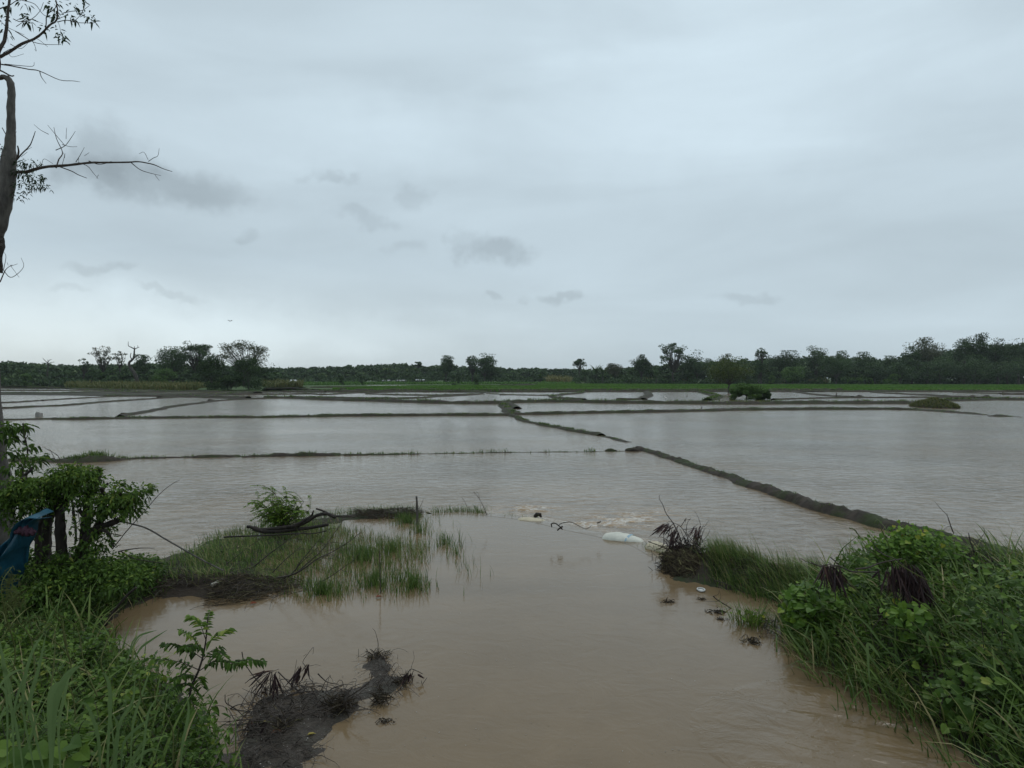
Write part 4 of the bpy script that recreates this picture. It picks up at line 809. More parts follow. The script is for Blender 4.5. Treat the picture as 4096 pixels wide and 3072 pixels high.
# left foreground
cover_grass(gl, LW, 5600, .40, .012, .5, seed=1); cover_grass(gl, LW, 1300, .60, .018, .6, bend=(.3, 1.0), seed=2)
cover_weeds(wl_, LW, 5000, .066, .46, .50); cover_weeds(wl_, LMid, 4200, .068, .40, .42); cover_grass(gl, LMid, 3200, .35, .008, .4, seed=5)
# right bank
cover_grass(gl, RW, 6200, .40, .011, .50, azm=2.7, seed=3); cover_grass(gl, RW, 1500, .62, .016, .62, azm=2.6, bend=(.5, 1.05), seed=8)
cover_weeds(wl_, RW, 6400, .068, .38, .47)
edge_r = gp(O, [(1700, 1330), (1760, 1330), (1800, 1400), (1900, 1470), (2000, 1540), (2090, 1600), (2150, 1659), (2110, 1659), (2040, 1600), (1940, 1545), (1860, 1500), (1770, 1455), (1715, 1405), (1688, 1360)], POOL)
cover_grass(gl, edge_r, 1500, .42, .012, .68, azm=3.4, bend=(.4, 1.0), up=-.03, seed=9)
for pg, n_, az0 in ((LW, 330, 1.9), (RW, 800, 2.6)):
    q = sample(pg, n_, r); k = fbm(q[:, 0]*1.6, q[:, 1]*1.6, 23); q = q[k > r.uniform(-.9, .6, n_)]; n_ = len(q)
    blades(gl, onground(q, -.01), r.uniform(.35, .78, n_), r.uniform(.014, .030, n_), r.normal(az0, 1.1, n_), r.uniform(.35, 1.1, n_), r, np.clip(r.normal(.78, .12, n_), 0, .96), 6)
tag(gl.build('grass', M['grass']), kind='stuff', label='dense wet grass covering the two near banks', cat='grass')
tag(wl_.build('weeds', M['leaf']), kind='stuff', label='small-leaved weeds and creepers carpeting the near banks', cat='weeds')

# -- flooded grass spit in the middle left
sp_ = MB(); SPW = gp(O, [(330, 1222), (400, 1196), (450, 1172), (540, 1152), (640, 1132), (735, 1120), (740, 1142), (712, 1172), (665, 1225), (640, 1250), (560, 1258), (470, 1262), (345, 1262)], .15)
cover_grass(sp_, SPW, 8000, .20, .0085, .68, clump=1.6, azm=2.6, bend=(.1, .9), seed=12); cover_weeds(sp_, SPW, 500, .045, .16, .5, seed=4)
E1 = gp(O, [(600, 1260), (575, 1225), (640, 1165), (710, 1140), (790, 1150), (860, 1160), (930, 1175), (920, 1210), (900, 1240), (920, 1275), (905, 1292), (880, 1280), (860, 1295), (800, 1280), (740, 1300), (640, 1300)], POOL)
cover_grass(sp_, E1, 6800, .21, .008, .68, clump=1.7, bend=(.05, .5), z=POOL-.05, seed=15)
for cx, cy, rx, ry, n_ in [(895, 1265, 26, 20, 360), (880, 1128, 45, 10, 420), (700, 1282, 55, 12, 330), (812, 1262, 44, 20, 300), (780, 1205, 60, 22, 700), (960, 1175, 28, 14, 130), (985, 1195, 30, 22, 70), (1000, 1230, 60, 40, 40), (905, 1150, 40, 10, 160), (850, 1190, 60, 20, 260), (1180, 1135, 60, 4, 0)]:
    if not n_: continue
    th = r.uniform(0, 6.28, n_); rr_ = np.abs(r.normal(0, .62, n_)); q = np.array([G(*O(cx+rx*a*math.cos(b)*1.15, cy+ry*a*math.sin(b)+3*math.sin(b*3)), POOL) for a, b in zip(rr_, th)]); q[:, 2] = POOL-.04
    blades(sp_, q, r.uniform(.12, .30, n_), r.uniform(.005, .011, n_), r.normal(2.4, 1.2, n_), r.uniform(.05, .55, n_), r, cols(n_, r, .52, .2), 4)
# grass along the crest of the spit and on the weir, and the tall strip on the right bank
for pts, n_, h_ in [([(740, 1113), (800, 1107), (850, 1106), (900, 1104)], 520, .17), ([(935, 1107), (975, 1105), (1015, 1104), (1045, 1107)], 420, .15), ([(1090, 1112), (1130, 1117), (1180, 1124)], 46, .10), ([(1395, 1178), (1420, 1190), (1440, 1203)], 90, .14), ([(450, 1168), (540, 1147), (640, 1127), (730, 1113)], 700, .18)]:
    w_ = smooth(gp(O, pts, POOL), 8); k = r.uniform(0, len(w_)-1.01, n_); i = k.astype(int); q = w_[i]*(1-(k-i)[:, None])+w_[i+1]*(k-i)[:, None]; q[:, :2] += r.normal(0, .08, (n_, 2)); q[:, 2] = np.maximum(height(q[:, 0], q[:, 1]), POOL-.03)-.01
    blades(sp_, q, h_*r.uniform(.5, 1.5, n_), r.uniform(.005, .010, n_), r.normal(2.6, 1.1, n_), r.uniform(.1, .7, n_), r, cols(n_, r, .5, .2), 4)
tag(sp_.build('flooded_grass', M['grass']), kind='stuff', label='short grass standing half drowned on the low spit left of the channel', cat='grass')
rs = MB(); RS = gp(O, [(1540, 1205), (1600, 1208), (1660, 1222), (1740, 1243), (1780, 1252), (1760, 1290), (1700, 1292), (1640, 1276), (1580, 1255), (1545, 1240)], .2)
cover_grass(rs, RS, 6500, .29, .008, .62, azm=2.75, az_sd=.7, bend=(.15, .9), seed=18); cover_grass(rs, RS, 420, .48, .006, .7, azm=2.8, az_sd=.4, bend=(.2, .6), seed=19)
tag(rs.build('windblown_grass', M['grass']), kind='stuff', label='thick strip of windblown grass between the heap of dead pods and the leafy right bank', cat='grass')
tf = MB(); c0 = G(*O(1625, 1348), POOL); n_ = 260; q = c0+np.column_stack([r.normal(0, .13, n_), r.normal(0, .10, n_), np.full(n_, -.02)]); az_ = np.arctan2(q[:, 1]-c0[1], q[:, 0]-c0[0])
root = empty('grass_tuft', c0, 'small yellow-green grass tuft standing in the water beside a slanting dead stem', 'grass tuft')
blades(tf, q, r.uniform(.10, .32, n_), r.uniform(.006, .012, n_), az_+r.normal(0, .5, n_), r.uniform(.2, .9, n_), r, cols(n_, r, .75, .15), 4); tf.build('blade', M['grass'], root)['kind'] = 'stuff'
lf = MB(); n_ = 40; leaves(lf, c0+np.column_stack([r.normal(0, .1, (n_, 2)), r.uniform(.03, .14, n_)]), r.normal(0, 1, (n_, 3)), .055, .045, r, cols(n_, r, .7, .15)); lf.build('leaf', M['leaf_bright'], root)['kind'] = 'stuff'

# -- tree standing at the left edge
DT = 9.0
root = empty('old_tree', (P(-20, 2400, DT)[0], DT, .2), 'old grey broken-topped tree cut by the left edge of the photo', 'tree')
r = np.random.default_rng(41); tk = MB()
pts = [(-30, 3360, DT), (-28, 3000, DT), (-20, 2700, DT), (-18, 2350, DT)]
low = dp(K5, [(-45, 3500), (-40, 3050), (-40, 2700), (-64, 2400), (-88, 2000), (-84, 1700), (-62, 1450), (-36, 1310), (-2, 1200), (26, 1080), (40, 980), (47, 900), (56, 800), (62, 700), (60, 600), (64, 520), (58, 460), (38, 428)], DT)
rd = [wr(K5, q, DT) for q in (140, 120, 95, 72, 66, 56, 48, 46, 46, 44, 43, 40, 27, 22, 20, 19, 18, 15)]
s = smooth(low, 4); rr_ = np.interp(np.arange(len(s)), np.arange(len(rd))*4, rd); rr_ = rr_*(1+.05*np.sin(np.arange(len(s))*1.7))
tube(tk, s, rr_, 12, rough=.06, rng=r); tb_ = MB()
st_ = dp(K5, [(40, 432), (20, 425), (4, 430), (-20, 432)], DT); tube(tk, smooth(st_, 3), np.linspace(wr(K5, 14, DT), wr(K5, 11, DT), 10), 8, rough=.1, rng=r)
trunk = tk.build('trunk', M['bark'], root, smooth=True)
br = MB(); LVS = []
def br_(pts, a, b, D=DT): return twig(br, K5, pts, D, a, b, r, .04, n=4)
br_([(-60, 560), (-30, 450), (0, 370), (20, 310), (45, 240), (60, 160), (67, 80), (72, 0), (74, -80)], 14, 5)
br_([(14, 325), (60, 290), (130, 250), (190, 218), (240, 185), (290, 150), (322, 120), (330, 60), (328, -30)], 9, 3)
for p_, a, b in [([(0, 352), (60, 362), (140, 374), (210, 388), (300, 425), (380, 434), (420, 438)], 3.5, 1), ([(212, 390), (218, 420), (245, 457)], 2.2, 1), ([(20, 350), (100, 357), (170, 358), (184, 338)], 2, .8), ([(-10, 385), (30, 405), (65, 422), (88, 424)], 4.5, 3), ([(0, 50), (40, 36), (75, 28), (130, 10)], 3, 1.5),
                 ([(-20, 255), (10, 262), (40, 272)], 3, 2), ([(75, 165), (130, 200), (170, 222), (240, 236), (330, 240)], 2.5, 1), ([(45, 235), (80, 255), (110, 262), (150, 235)], 1.8, .8), ([(240, 185), (246, 130), (262, 80), (300, 30), (310, -20)], 3, 1.5), ([(322, 124), (380, 120), (440, 130), (500, 138), (528, 146)], 2.2, 1), ([(505, 138), (525, 120), (518, 92), (500, 80)], 1.5, .8), ([(322, 120), (360, 100), (385, 110)], 1.8, .8),
                 ([(330, 60), (370, 40), (420, 30), (455, 0)], 2, 1), ([(400, 122), (440, 90), (468, 40), (470, 0)], 1.5, .8), ([(68, 100), (100, 110), (160, 100), (215, 60), (240, 10)], 2, 1), ([(170, 222), (190, 250), (195, 280), (186, 270)], 1.4, .7), ([(200, 212), (230, 230), (270, 262)], 1.3, .7), ([(100, 155), (140, 130), (200, 128), (260, 150)], 1.5, .8), ([(130, 10), (200, 30), (250, 90), (330, 130), (340, 180)], 1.8, .8), ([(10, 130), (50, 150), (110, 175)], 1.6, .8),
                 ([(30, 300), (70, 280), (100, 275), (130, 262)], 1.5, .7), ([(40, 290), (60, 310), (120, 290)], 1.2, .6),
                 ([(92, 952), (140, 945), (200, 935), (270, 922), (350, 911), (430, 902), (500, 895), (600, 891), (700, 888), (760, 886), (830, 896), (880, 918), (932, 935)], 9, 1.4), ([(300, 925), (302, 870), (300, 820), (272, 745), (240, 672)], 3.5, 1), ([(300, 826), (350, 800), (378, 750), (400, 716)], 2.2, .8), ([(352, 800), (320, 750), (286, 705)], 1.6, .7), ([(350, 803), (390, 812), (416, 806)], 1.5, .7), ([(368, 770), (356, 700)], 1.2, .6), ([(268, 742), (230, 722), (188, 688)], 1.5, .7),
                 ([(330, 922), (400, 948), (440, 970), (486, 988)], 2.8, 1.5), ([(440, 900), (500, 925), (530, 960), (556, 994)], 1.8, .7), ([(530, 960), (522, 980)], 1, .6), ([(430, 902), (460, 870), (484, 824)], 1.8, .7), ([(466, 862), (490, 842)], 1, .6), ([(710, 890), (770, 935), (830, 956), (884, 968)], 2.4, .9), ([(848, 962), (890, 1004)], 1.2, .7), ([(815, 890), (850, 875), (870, 860), (868, 812)], 1.8, .7), ([(830, 890), (810, 850), (776, 854)], 1.2, .6), ([(500, 895), (540, 908), (590, 905), (612, 890)], 2.4, .8), ([(352, 912), (358, 860), (350, 842)], 1.2, .6), ([(358, 875), (372, 855)], 1, .5), ([(420, 902), (420, 866)], 1, .6),
                 ([(90, 900), (130, 860), (170, 810), (190, 770), (200, 728)], 4, 1.5), ([(95, 880), (112, 840), (124, 818)], 5, 3), ([(150, 840), (190, 822)], 1.3, .6), ([(230, 920), (245, 880), (290, 905)], 1.2, .6), ([(120, 870), (170, 850)], 1.2, .6), ([(-5, 1560), (20, 1490), (50, 1460)], 3, 1), ([(0, 1536), (60, 1534), (110, 1510), (135, 1470), (126, 1428)], 2, .8), ([(40, 1490), (66, 1452)], 1.2, .7), ([(24, 1500), (30, 1420), (20, 1395)], 1.6, .8), ([(60, 1480), (84, 1530)], 1, .6), ([(0, 700), (30, 780), (45, 830)], 2, 1), ([(90, 760), (100, 730)], 1.4, .8)]:
    if p_[0][1] > 1380: continue
    br_(p_, a*1.15, max(b, .8)*1.1)
br.build('branch', M['twig'], root); br = MB()
for p_, a, b in [([(-5, 1560), (20, 1490), (50, 1460)], 3, 1), ([(20, 1488), (60, 1534), (110, 1510), (135, 1470), (126, 1428)], 2, .8), ([(40, 1470), (66, 1452)], 1.2, .7), ([(20, 1490), (30, 1420), (20, 1395)], 1.6, .8), ([(48, 1462), (84, 1530)], 1, .6)]: br_(p_, a*1.15, max(b, .8)*1.1)
br.build('branch', M['twig'], root)
st2 = MB(); tube(st2, smooth(dp(K5, [(-30, 1500), (-12, 1440), (2, 1380), (8, 1330), (6, 1295)], DT-.1), 3), np.linspace(wr(K5, 30, DT), wr(K5, 7, DT), 13), 8, rough=.3, rng=r); st2.build('broken_stub', M['bark_dark'], root)
lv = MB()
for x, y, rx, ry, n_ in [(20, 15, 34, 18, 14), (10, 100, 26, 30, 14), (12, 150, 26, 26, 12), (30, 185, 16, 10, 4), (128, 12, 26, 16, 9), (155, 105, 26, 26, 14), (140, 90, 16, 10, 4), (290, 45, 22, 20, 14), (300, 80, 16, 16, 6), (295, 5, 30, 12, 8), (340, 200, 24, 34, 16), (345, 225, 20, 12, 5), (320, 165, 16, 10, 4), (380, 95, 24, 20, 14), (250, 165, 16, 14, 7), (402, 35, 28, 26, 14), (455, 8, 24, 10, 7), (492, 95, 26, 22, 12), (520, 120, 14, 18, 6), (310, 105, 12, 18, 5), (480, 75, 12, 8, 3), (150, 120, 14, 12, 4),
                         (165, 905, 60, 22, 60), (120, 960, 34, 26, 34), (190, 980, 60, 26, 60), (130, 1025, 46, 26, 48), (215, 1025, 48, 22, 46), (105, 1085, 36, 20, 24), (255, 1040, 14, 12, 6), (20, 850, 36, 50, 60), (15, 905, 26, 26, 26), (150, 1060, 22, 14, 10), (110, 900, 26, 26, 22), (15, 820, 20, 12, 8), (5, 1440, 14, 18, 4)]:
    leafcluster(lv, K5, x, y, rx, ry, DT, int(n_*1.25), wr(K5, 28 if y < 300 else 19, DT), r, .35, .12, .5, .40)
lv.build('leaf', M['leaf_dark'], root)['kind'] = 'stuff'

# -- cut-back hedge stump with many sawn limbs
DS = 8.6
root = empty('pollard_stump', (P(*K6(470, 1250), DS)[0], DS, .25), 'cut-back dark stump with many sawn limbs and fresh leaves, beside the blue tarp', 'stump')
r = np.random.default_rng(42)
def limb(pts, a, b, dj=0): 
    m_ = MB(); twig(m_, K6, [(x, y, DS+dj) for x, y in pts], DS, a, b, r, .03, sides=9, n=4); return m_.build('limb', M['bark_dark'], root, smooth=False)
for pts, a, b, dj in [([(500, 1420), (490, 1200), (478, 1000), (465, 860), (440, 740), (405, 620), (392, 590)], 44, 24, 0), ([(462, 800), (510, 720), (545, 640), (560, 555)], 30, 22, .1), ([(370, 1400), (355, 1180), (350, 1020), (352, 900), (385, 790), (372, 730)], 46, 22, .1), ([(265, 1350), (268, 1150), (276, 1000), (300, 905), (350, 860)], 26, 18, -.1),
                      ([(600, 1350), (630, 1120), (645, 960), (660, 820), (675, 720), (692, 640)], 38, 30, .1), ([(690, 690), (705, 620), (716, 560), (716, 505)], 26, 18, .1), ([(540, 1180), (590, 1060), (640, 990), (720, 945), (800, 915), (870, 880), (915, 820), (950, 760)], 30, 16, -.15), ([(905, 840), (960, 760), (985, 710), (995, 672)], 16, 11, -.15),
                      ([(700, 960), (745, 880), (770, 820), (760, 740), (770, 690), (775, 640)], 22, 12, .0), ([(740, 900), (800, 830), (840, 760), (846, 665)], 18, 12, .05), ([(420, 760), (340, 700), (270, 680), (215, 640), (205, 560)], 24, 18, .0), ([(250, 690), (200, 620), (190, 560), (235, 520), (248, 490)], 16, 8, .1), ([(740, 660), (770, 620)], 14, 9, .1), ([(640, 880), (600, 840), (570, 810)], 16, 14, -.1), ([(880, 700), (888, 670)], 10, 7, -.1), ([(820, 1000), (770, 960), (700, 985), (640, 1040)], 7, 22, -.2)]:
    limb(pts, a, b, dj)
bs = MB(); 
for pts, a, b in [([(470, 1480), (470, 1300), (480, 1160)], 140, 70), ([(600, 1450), (610, 1300), (600, 1150)], 110, 50), ([(330, 1450), (340, 1300), (330, 1150)], 90, 50)]: twig(bs, K6, pts, DS+.05, a, b, r, .02, sides=12)
bs.build('base', M['bark_dark'], root)
sh = MB()
for pts, a, b in [([(545, 1040), (535, 900), (530, 780), (520, 720)], 8, 5), ([(560, 1060), (556, 930), (545, 820), (548, 760)], 8, 5), ([(592, 1010), (600, 900), (590, 780)], 4, 2), ([(320, 1060), (420, 1085), (520, 1100)], 3, 2), ([(500, 960), (600, 880), (640, 850)], 3, 2), ([(430, 490), (400, 420), (340, 370), (270, 352)], 3.5, 1.5), ([(440, 500), (420, 440), (380, 390), (350, 360)], 3, 1.5), ([(545, 510), (556, 460)], 3, 1.5), ([(640, 500), (615, 465)], 3, 1.5), ([(1000, 760), (1030, 720), (1060, 680), (1100, 668)], 4, 1.6), ([(960, 880), (1000, 820), (1010, 780)], 4, 2), ([(780, 1010), (790, 1060), (806, 1090)], 9, 8), ([(380, 545), (420, 600)], 4, 2)]: sh = MB(); twig(sh, K6, pts, DS, a, b, r, .05); sh.build('shoot', M['twig'], root)
lv = MB()
for x, y, rx, ry, n_ in [(480, 515, 70, 44, 130), (560, 560, 100, 60, 190), (640, 540, 60, 50, 110), (590, 630, 100, 56, 150), (470, 590, 70, 60, 90), (360, 600, 60, 40, 80), (300, 590, 60, 30, 70), (330, 650, 90, 40, 110), (210, 610, 46, 36, 60), (180, 660, 90, 44, 120), (90, 690, 100, 44, 150), (50, 740, 90, 50, 120), (140, 730, 80, 40, 80), (130, 640, 50, 26, 50), (120, 590, 40, 20, 40), (260, 730, 60, 40, 60), (360, 720, 60, 40, 60), (710, 590, 40, 26, 30), (640, 690, 60, 50, 70), (760, 720, 70, 36, 90), (760, 790, 60, 50, 80), (840, 740, 70, 50, 110), (900, 700, 46, 30, 50), (900, 780, 60, 50, 90), (830, 815, 60, 50, 60), (840, 615, 40, 18, 26), (910, 640, 46, 18, 28), (1060, 660, 44, 36, 60), (1010, 730, 40, 40, 40), (980, 800, 36, 46, 46), (995, 840, 18, 22, 16), (940, 720, 36, 40, 40), (620, 740, 40, 30, 30), (700, 840, 40, 60, 30), (590, 850, 36, 26, 18), (590, 930, 24, 50, 14), (540, 590, 100, 60, 60), (770, 960, 40, 30, 34), (330, 770, 70, 40, 80), (250, 800, 50, 30, 40), (420, 720, 50, 60, 60), (130, 800, 80, 50, 70), (60, 860, 60, 60, 50), (560, 760, 40, 60, 30), (350, 860, 30, 40, 16), (680, 900, 30, 60, 20), (440, 640, 40, 40, 40), (280, 1000, 30, 60, 16), (120, 930, 40, 30, 14), (200, 1180, 50, 60, 40), (170, 1300, 60, 60, 60)]:
    leafcluster(lv, K6, x, y, rx, ry, DS-.12, int(n_*2.2), wr(K6, 34, DS), r, .55, .32, .4, .52, wind=.2)
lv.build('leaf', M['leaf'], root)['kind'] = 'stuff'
# undergrowth creeping round the stump: its own stuff
ug = MB()
for x, y, rx, ry, n_ in [(440, 1230, 110, 60, 190), (300, 1250, 120, 70, 170), (420, 1330, 120, 70, 230), (560, 1330, 120, 70, 200), (700, 1180, 90, 60, 190), (740, 1060, 46, 70, 110), (660, 1080, 50, 60, 70), (820, 1200, 90, 60, 220), (900, 1260, 110, 60, 250), (760, 1290, 120, 70, 230), (640, 1220, 80, 70, 140), (960, 1330, 100, 56, 190), (1060, 1310, 60, 60, 120), (860, 1360, 90, 50, 160), (480, 1130, 50, 40, 60), (600, 1430, 100, 46, 120), (330, 1420, 120, 60, 180), (150, 1450, 140, 70, 200), (640, 1020, 26, 40, 20), (560, 1110, 36, 40, 40), (250, 1130, 40, 60, 40)]:
    leafcluster(ug, K6, x, y, rx, ry, DS-.25-(y-1100)*.0022, int(n_*1.2), wr(K6, 34, DS), r, .45, .32, .4, .6)
tag(ug.build('creeper', M['leaf']), kind='stuff', label='tangled leafy creeper round the foot of the cut-back stump', cat='creeper')
# broad-leaved young plant left of it
root = empty('young_plant', (P(*K6(150, 900), 8.8)[0], 8.8, .3), 'slender young plant with broad dark leaves in front of the old tree', 'plant'); stt = MB(); lv = MB()
for pts, a, b in [([(120, 1100), (150, 560), (165, 480), (175, 400), (176, 320), (168, 240), (178, 170)], 9, 4), ([(176, 300), (200, 260), (205, 220)], 4, 2), ([(165, 470), (120, 440), (80, 420)], 3, 1.5), ([(175, 380), (220, 345), (250, 330)], 3, 1.5), ([(172, 430), (240, 420), (300, 430)], 3, 1.5), ([(174, 330), (120, 290), (60, 270)], 3, 1.5), ([(170, 220), (100, 200), (20, 200)], 3, 1.5)]: twig(stt, K6, pts, 8.8, a, b, r, .04)
stt.build('stem', M['twig'], root)
for x, y, rx, ry, n_ in [(30, 200, 70, 40, 40), (110, 195, 70, 26, 34), (165, 200, 40, 26, 20), (60, 255, 60, 40, 36), (20, 280, 40, 26, 18), (130, 300, 30, 24, 9), (225, 340, 40, 22, 16), (70, 375, 40, 20, 12), (130, 390, 40, 26, 14), (60, 410, 30, 16, 8), (240, 410, 50, 30, 18), (300, 440, 40, 34, 20), (150, 450, 60, 24, 16), (100, 500, 50, 24, 18), (200, 490, 40, 26, 12), (80, 530, 30, 20, 8), (190, 535, 50, 20, 10), (210, 470, 26, 12, 6)]:
    leafcluster(lv, K6, x, y, rx, ry, 8.8, int(n_*1.3), wr(K6, 44, 8.8), r, .45, .2, .6, .52, wind=.5)
lv.build('leaf', M['leaf'], root)['kind'] = 'stuff'

# -- blue tarp and purple cloth
M['tarp'] = plain('blue_tarp', (.012, .07, .11), .42, .4, 5, .4); M['cloth'] = plain('purple_cloth', (.07, .028, .045), .8, .3, 12)
Lc = smooth(dp(K6, [(395, 822), (330, 806), (262, 852), (200, 905), (160, 965), (100, 1045), (20, 1120), (-30, 1200), (-60, 1400)], 8.0), 5); Rc = smooth(dp(K6, [(402, 856), (330, 868), (275, 905), (246, 970), (222, 1050), (200, 1120), (160, 1220), (120, 1330), (70, 1480)], 7.9), 5)
U = np.linspace(0, 1, 22)[None, :, None]; S_ = Lc[:, None]*(1-U)+Rc[:, None]*U; tt = np.linspace(0, 1, len(Lc))[:, None]; u2 = U[..., 0]
S_[..., 1] += (.10*np.sin(u2*11+tt*5)+.05*np.sin(u2*23-tt*9)+.03*np.sin(u2*41+tt*14))*(.3+tt) - .25*np.sin(u2*np.pi); S_[..., 2] += .03*np.sin(u2*9+tt*20)*tt
nr, nc = S_.shape[:2]; i = np.arange(nr-1)[:, None]*nc+np.arange(nc-1)[None]; mb = MB(); mb.add(S_.reshape(-1, 3), np.stack([i, i+1, i+nc+1, i+nc], -1).reshape(-1, 4))
o = mb.build('blue_tarp', M['tarp'], smooth=True); so_ = o.modifiers.new('thick', 'SOLIDIFY'); so_.thickness = .004; tag(o, 'crumpled blue plastic tarp draped from the stump towards the left edge', 'tarp')
cs = smooth(dp(K6, [(110, 975), (150, 962), (190, 968), (225, 975), (262, 968)], 7.72), 6); mb = MB(); k_ = np.arange(len(cs)); tube(mb, cs, .045*(1+.35*np.sin(k_*1.3))*np.sin(np.linspace(.5, 2.7, len(cs))), 14, rough=.22, rng=r)
tag(mb.build('purple_cloth', M['cloth'], smooth=True), 'dull purple rag knotted round the upper part of the blue tarp', 'cloth')

# -- loose sticks around the stump
def stick(C, pts, D, a, b, lab, name='stick', m='twig', sub=(), group='bare sticks by the stump', cat='stick', jit=.02):
    mb = MB(); rr = np.random.default_rng(int(abs(pts[0][0])*7+abs(pts[0][1]))); twig(mb, C, pts, D, a, b, rr, jit, sides=7)
    for p_, a_, b_ in sub: twig(mb, C, p_, D, a_, b_, rr, jit)
    return tag(mb.build(name, M[m]), lab, cat, group)
stick(K6, [(850, 900), (900, 905), (960, 915), (1060, 955), (1200, 1030), (1350, 1115), (1500, 1195), (1640, 1262)], 8.9, 7, 5, 'long bowed pale-brown pole arching from the stump down to the grass', 'bowed_pole', 'bark')
stick(K6, [(826, 1100), (880, 1035), (950, 950), (1050, 830), (1150, 710), (1240, 632), (1308, 596)], 8.9, 4, 1.6, 'thin dark rod slanting up to the right in front of the water')
stick(K6, [(870, 1118), (920, 1106), (1000, 1098), (1060, 1094), (1135, 1095)], 8.9, 5, 2, 'short bare twig with a fork pointing right over the grass', sub=[([(850, 1090), (880, 1070), (900, 1066)], 3.5, 2)])
stick(K6, [(890, 1110), (940, 1135), (1000, 1165), (1100, 1185), (1205, 1196)], 8.9, 5, 2.4, 'bare twig sagging along the top of the grass below the forked one')
stick(K6, [(790, 978), (850, 984), (910, 996)], 8.7, 4, 2.6, 'shortest bare twig just right of the stump'); stick(K6, [(780, 1660), (830, 1580), (900, 1500), (960, 1430), (1030, 1370)], 7.2, 11, 8, 'thick dark stick leaning over the water edge below the stump', m='bark_dark')

# -- leucaena-like sapling, log, fallen branches on the spit
DF = 12.6; r = np.random.default_rng(44)
b0 = P(*K7(470, 415), DF); root = empty('feathery_sapling', b0, 'feathery light green sapling blown to the left behind the driftwood log', 'sapling'); st_ = MB(); lf = MB()
def frond(mb, st, a, b, npair, L, r, mu=.55, wd=.22, sag=.3):
    a = np.asarray(a, float); b = np.asarray(b, float); ln = np.linalg.norm(b-a); mid = (a+b)/2+np.array((0, 0, sag*.5*ln)); s = smooth([a, mid, b], 5); tube(st, s, np.linspace(.004, .0018, len(s)), 3)
    t = np.repeat(np.linspace(.15, 1, npair), 2); k = t*(len(s)-1); i = np.minimum(k.astype(int), len(s)-2); f = (k-i)[:, None]; p = s[i]*(1-f)+s[i+1]*f; tg = nrm(s[i+1]-s[i]); sd = nrm(np.cross(tg, np.array((.1, .2, 1.0))))
    n = 2*npair; d = sd*np.tile([1, -1], npair)[:, None]+tg*.55+np.array((0, 0, -.35))+r.normal(0, .12, (n, 3)); leaves(mb, p, d, L*r.uniform(.8, 1.1, n)*(1-.5*np.abs(t-.45)), L*wd, r, cols(n, r, mu, .13), 1, .05, .2)
for tx, ty in [(230, 215), (330, 185), (370, 140), (460, 150), (540, 190), (600, 200), (650, 260), (260, 300), (330, 320), (420, 230), (500, 260), (560, 280), (390, 300), (620, 330), (300, 250), (480, 200)]:
    stem = smooth([b0+r.normal(0, .05, 3)*(1, 1, 0), P(*K7((470+tx)/2+30, (415+ty)/2), DF+r.normal(0, .1)), P(*K7(tx+35, ty+15), DF+r.normal(0, .15))], 4); tube(st_, stem, np.linspace(.010, .004, len(stem)), 5)
    for q in range(14):
        k = stem[min(len(stem)-1, r.integers(2, len(stem)))]; a_ = r.uniform(0, 6.28); e = k+np.array((-.16+.16*math.cos(a_), .16*math.sin(a_), .02+.10*r.normal()))*r.uniform(.7, 1.4); frond(lf, st_, k, e, 10, .055, r, .68, .42, .35)
st_.build('stem', M['twig'], root); lf.build('leaf', M['leaf_bright'], root)['kind'] = 'stuff'
DL = 12.2
def zfix(pts, C, D): return pts
lg = MB(); r = np.random.default_rng(45)
root = empty('driftwood_log', P(*K7(450, 440), DL), 'dark wet driftwood log with curved prongs lying along the spit', 'log')
twig(lg, K7, [(180, 413), (215, 418), (245, 436), (330, 436), (430, 424), (540, 412), (620, 395), (680, 360), (740, 322), (810, 306), (850, 312), (900, 330)], DL, 12, 14, r, .03, sides=9)
twig(lg, K7, [(230, 425), (300, 450), (420, 452), (560, 440), (680, 425), (830, 400)], DL, 20, 12, r, .03, sides=9); lg.build('trunk', M['bark_dark'], root)
lb = MB(); twig(lb, K7, [(545, 410), (600, 388), (650, 356), (695, 328), (714, 285)], DL, 17, 6, r, .02, sides=8); twig(lb, K7, [(735, 268), (780, 283), (815, 300), (850, 316), (885, 328)], DL, 7, 9, r, .02); twig(lb, K7, [(880, 326), (940, 330), (1000, 332), (1050, 336)], DL, 8, 5, r, .02); twig(lb, K7, [(560, 440), (620, 400), (690, 350)], DL, 5, 3, r, .02); lb.build('prong', M['bark_dark'], root)
stick(K7, [(-10, 500), (60, 497), (200, 490), (400, 482), (600, 464), (720, 462), (830, 440)], 11.4, 7, 4, 'long straight dark pole lying in front of the driftwood log', 'fallen_pole', 'bark_dark', group='fallen branches on the grassy spit')
stick(K7, [(380, 840), (430, 825), (500, 812), (560, 790), (640, 745), (700, 700), (770, 655), (850, 622), (930, 575), (1010, 520), (1095, 450)], 9.6, 9, 2.4, 'fallen bare branch with long whips fanning up to the right over the spit', 'fallen_branch', 'twig',
      [([(550, 780), (600, 700), (650, 640), (720, 560), (800, 480)], 6, 2), ([(560, 800), (650, 720), (760, 620), (860, 480), (950, 340)], 6.5, 2), ([(470, 860), (540, 790), (620, 700), (740, 590)], 5, 2), ([(400, 770), (470, 700), (560, 620), (640, 550)], 4.5, 2)], 'fallen branches on the grassy spit', 'branch', .05)
stick(K7, [(130, 765), (180, 752), (220, 742), (280, 700), (370, 625), (450, 570), (560, 490), (680, 440)], 10.2, 8, 2.2, 'bare thin branch lying left of the long fanned branch', 'fallen_branch', 'twig', [([(-60, 780), (20, 710), (110, 640), (200, 570), (280, 520)], 3.5, 1.2), ([(200, 800), (215, 760), (225, 742)], 4, 3)], 'fallen branches on the grassy spit', 'branch', .05)
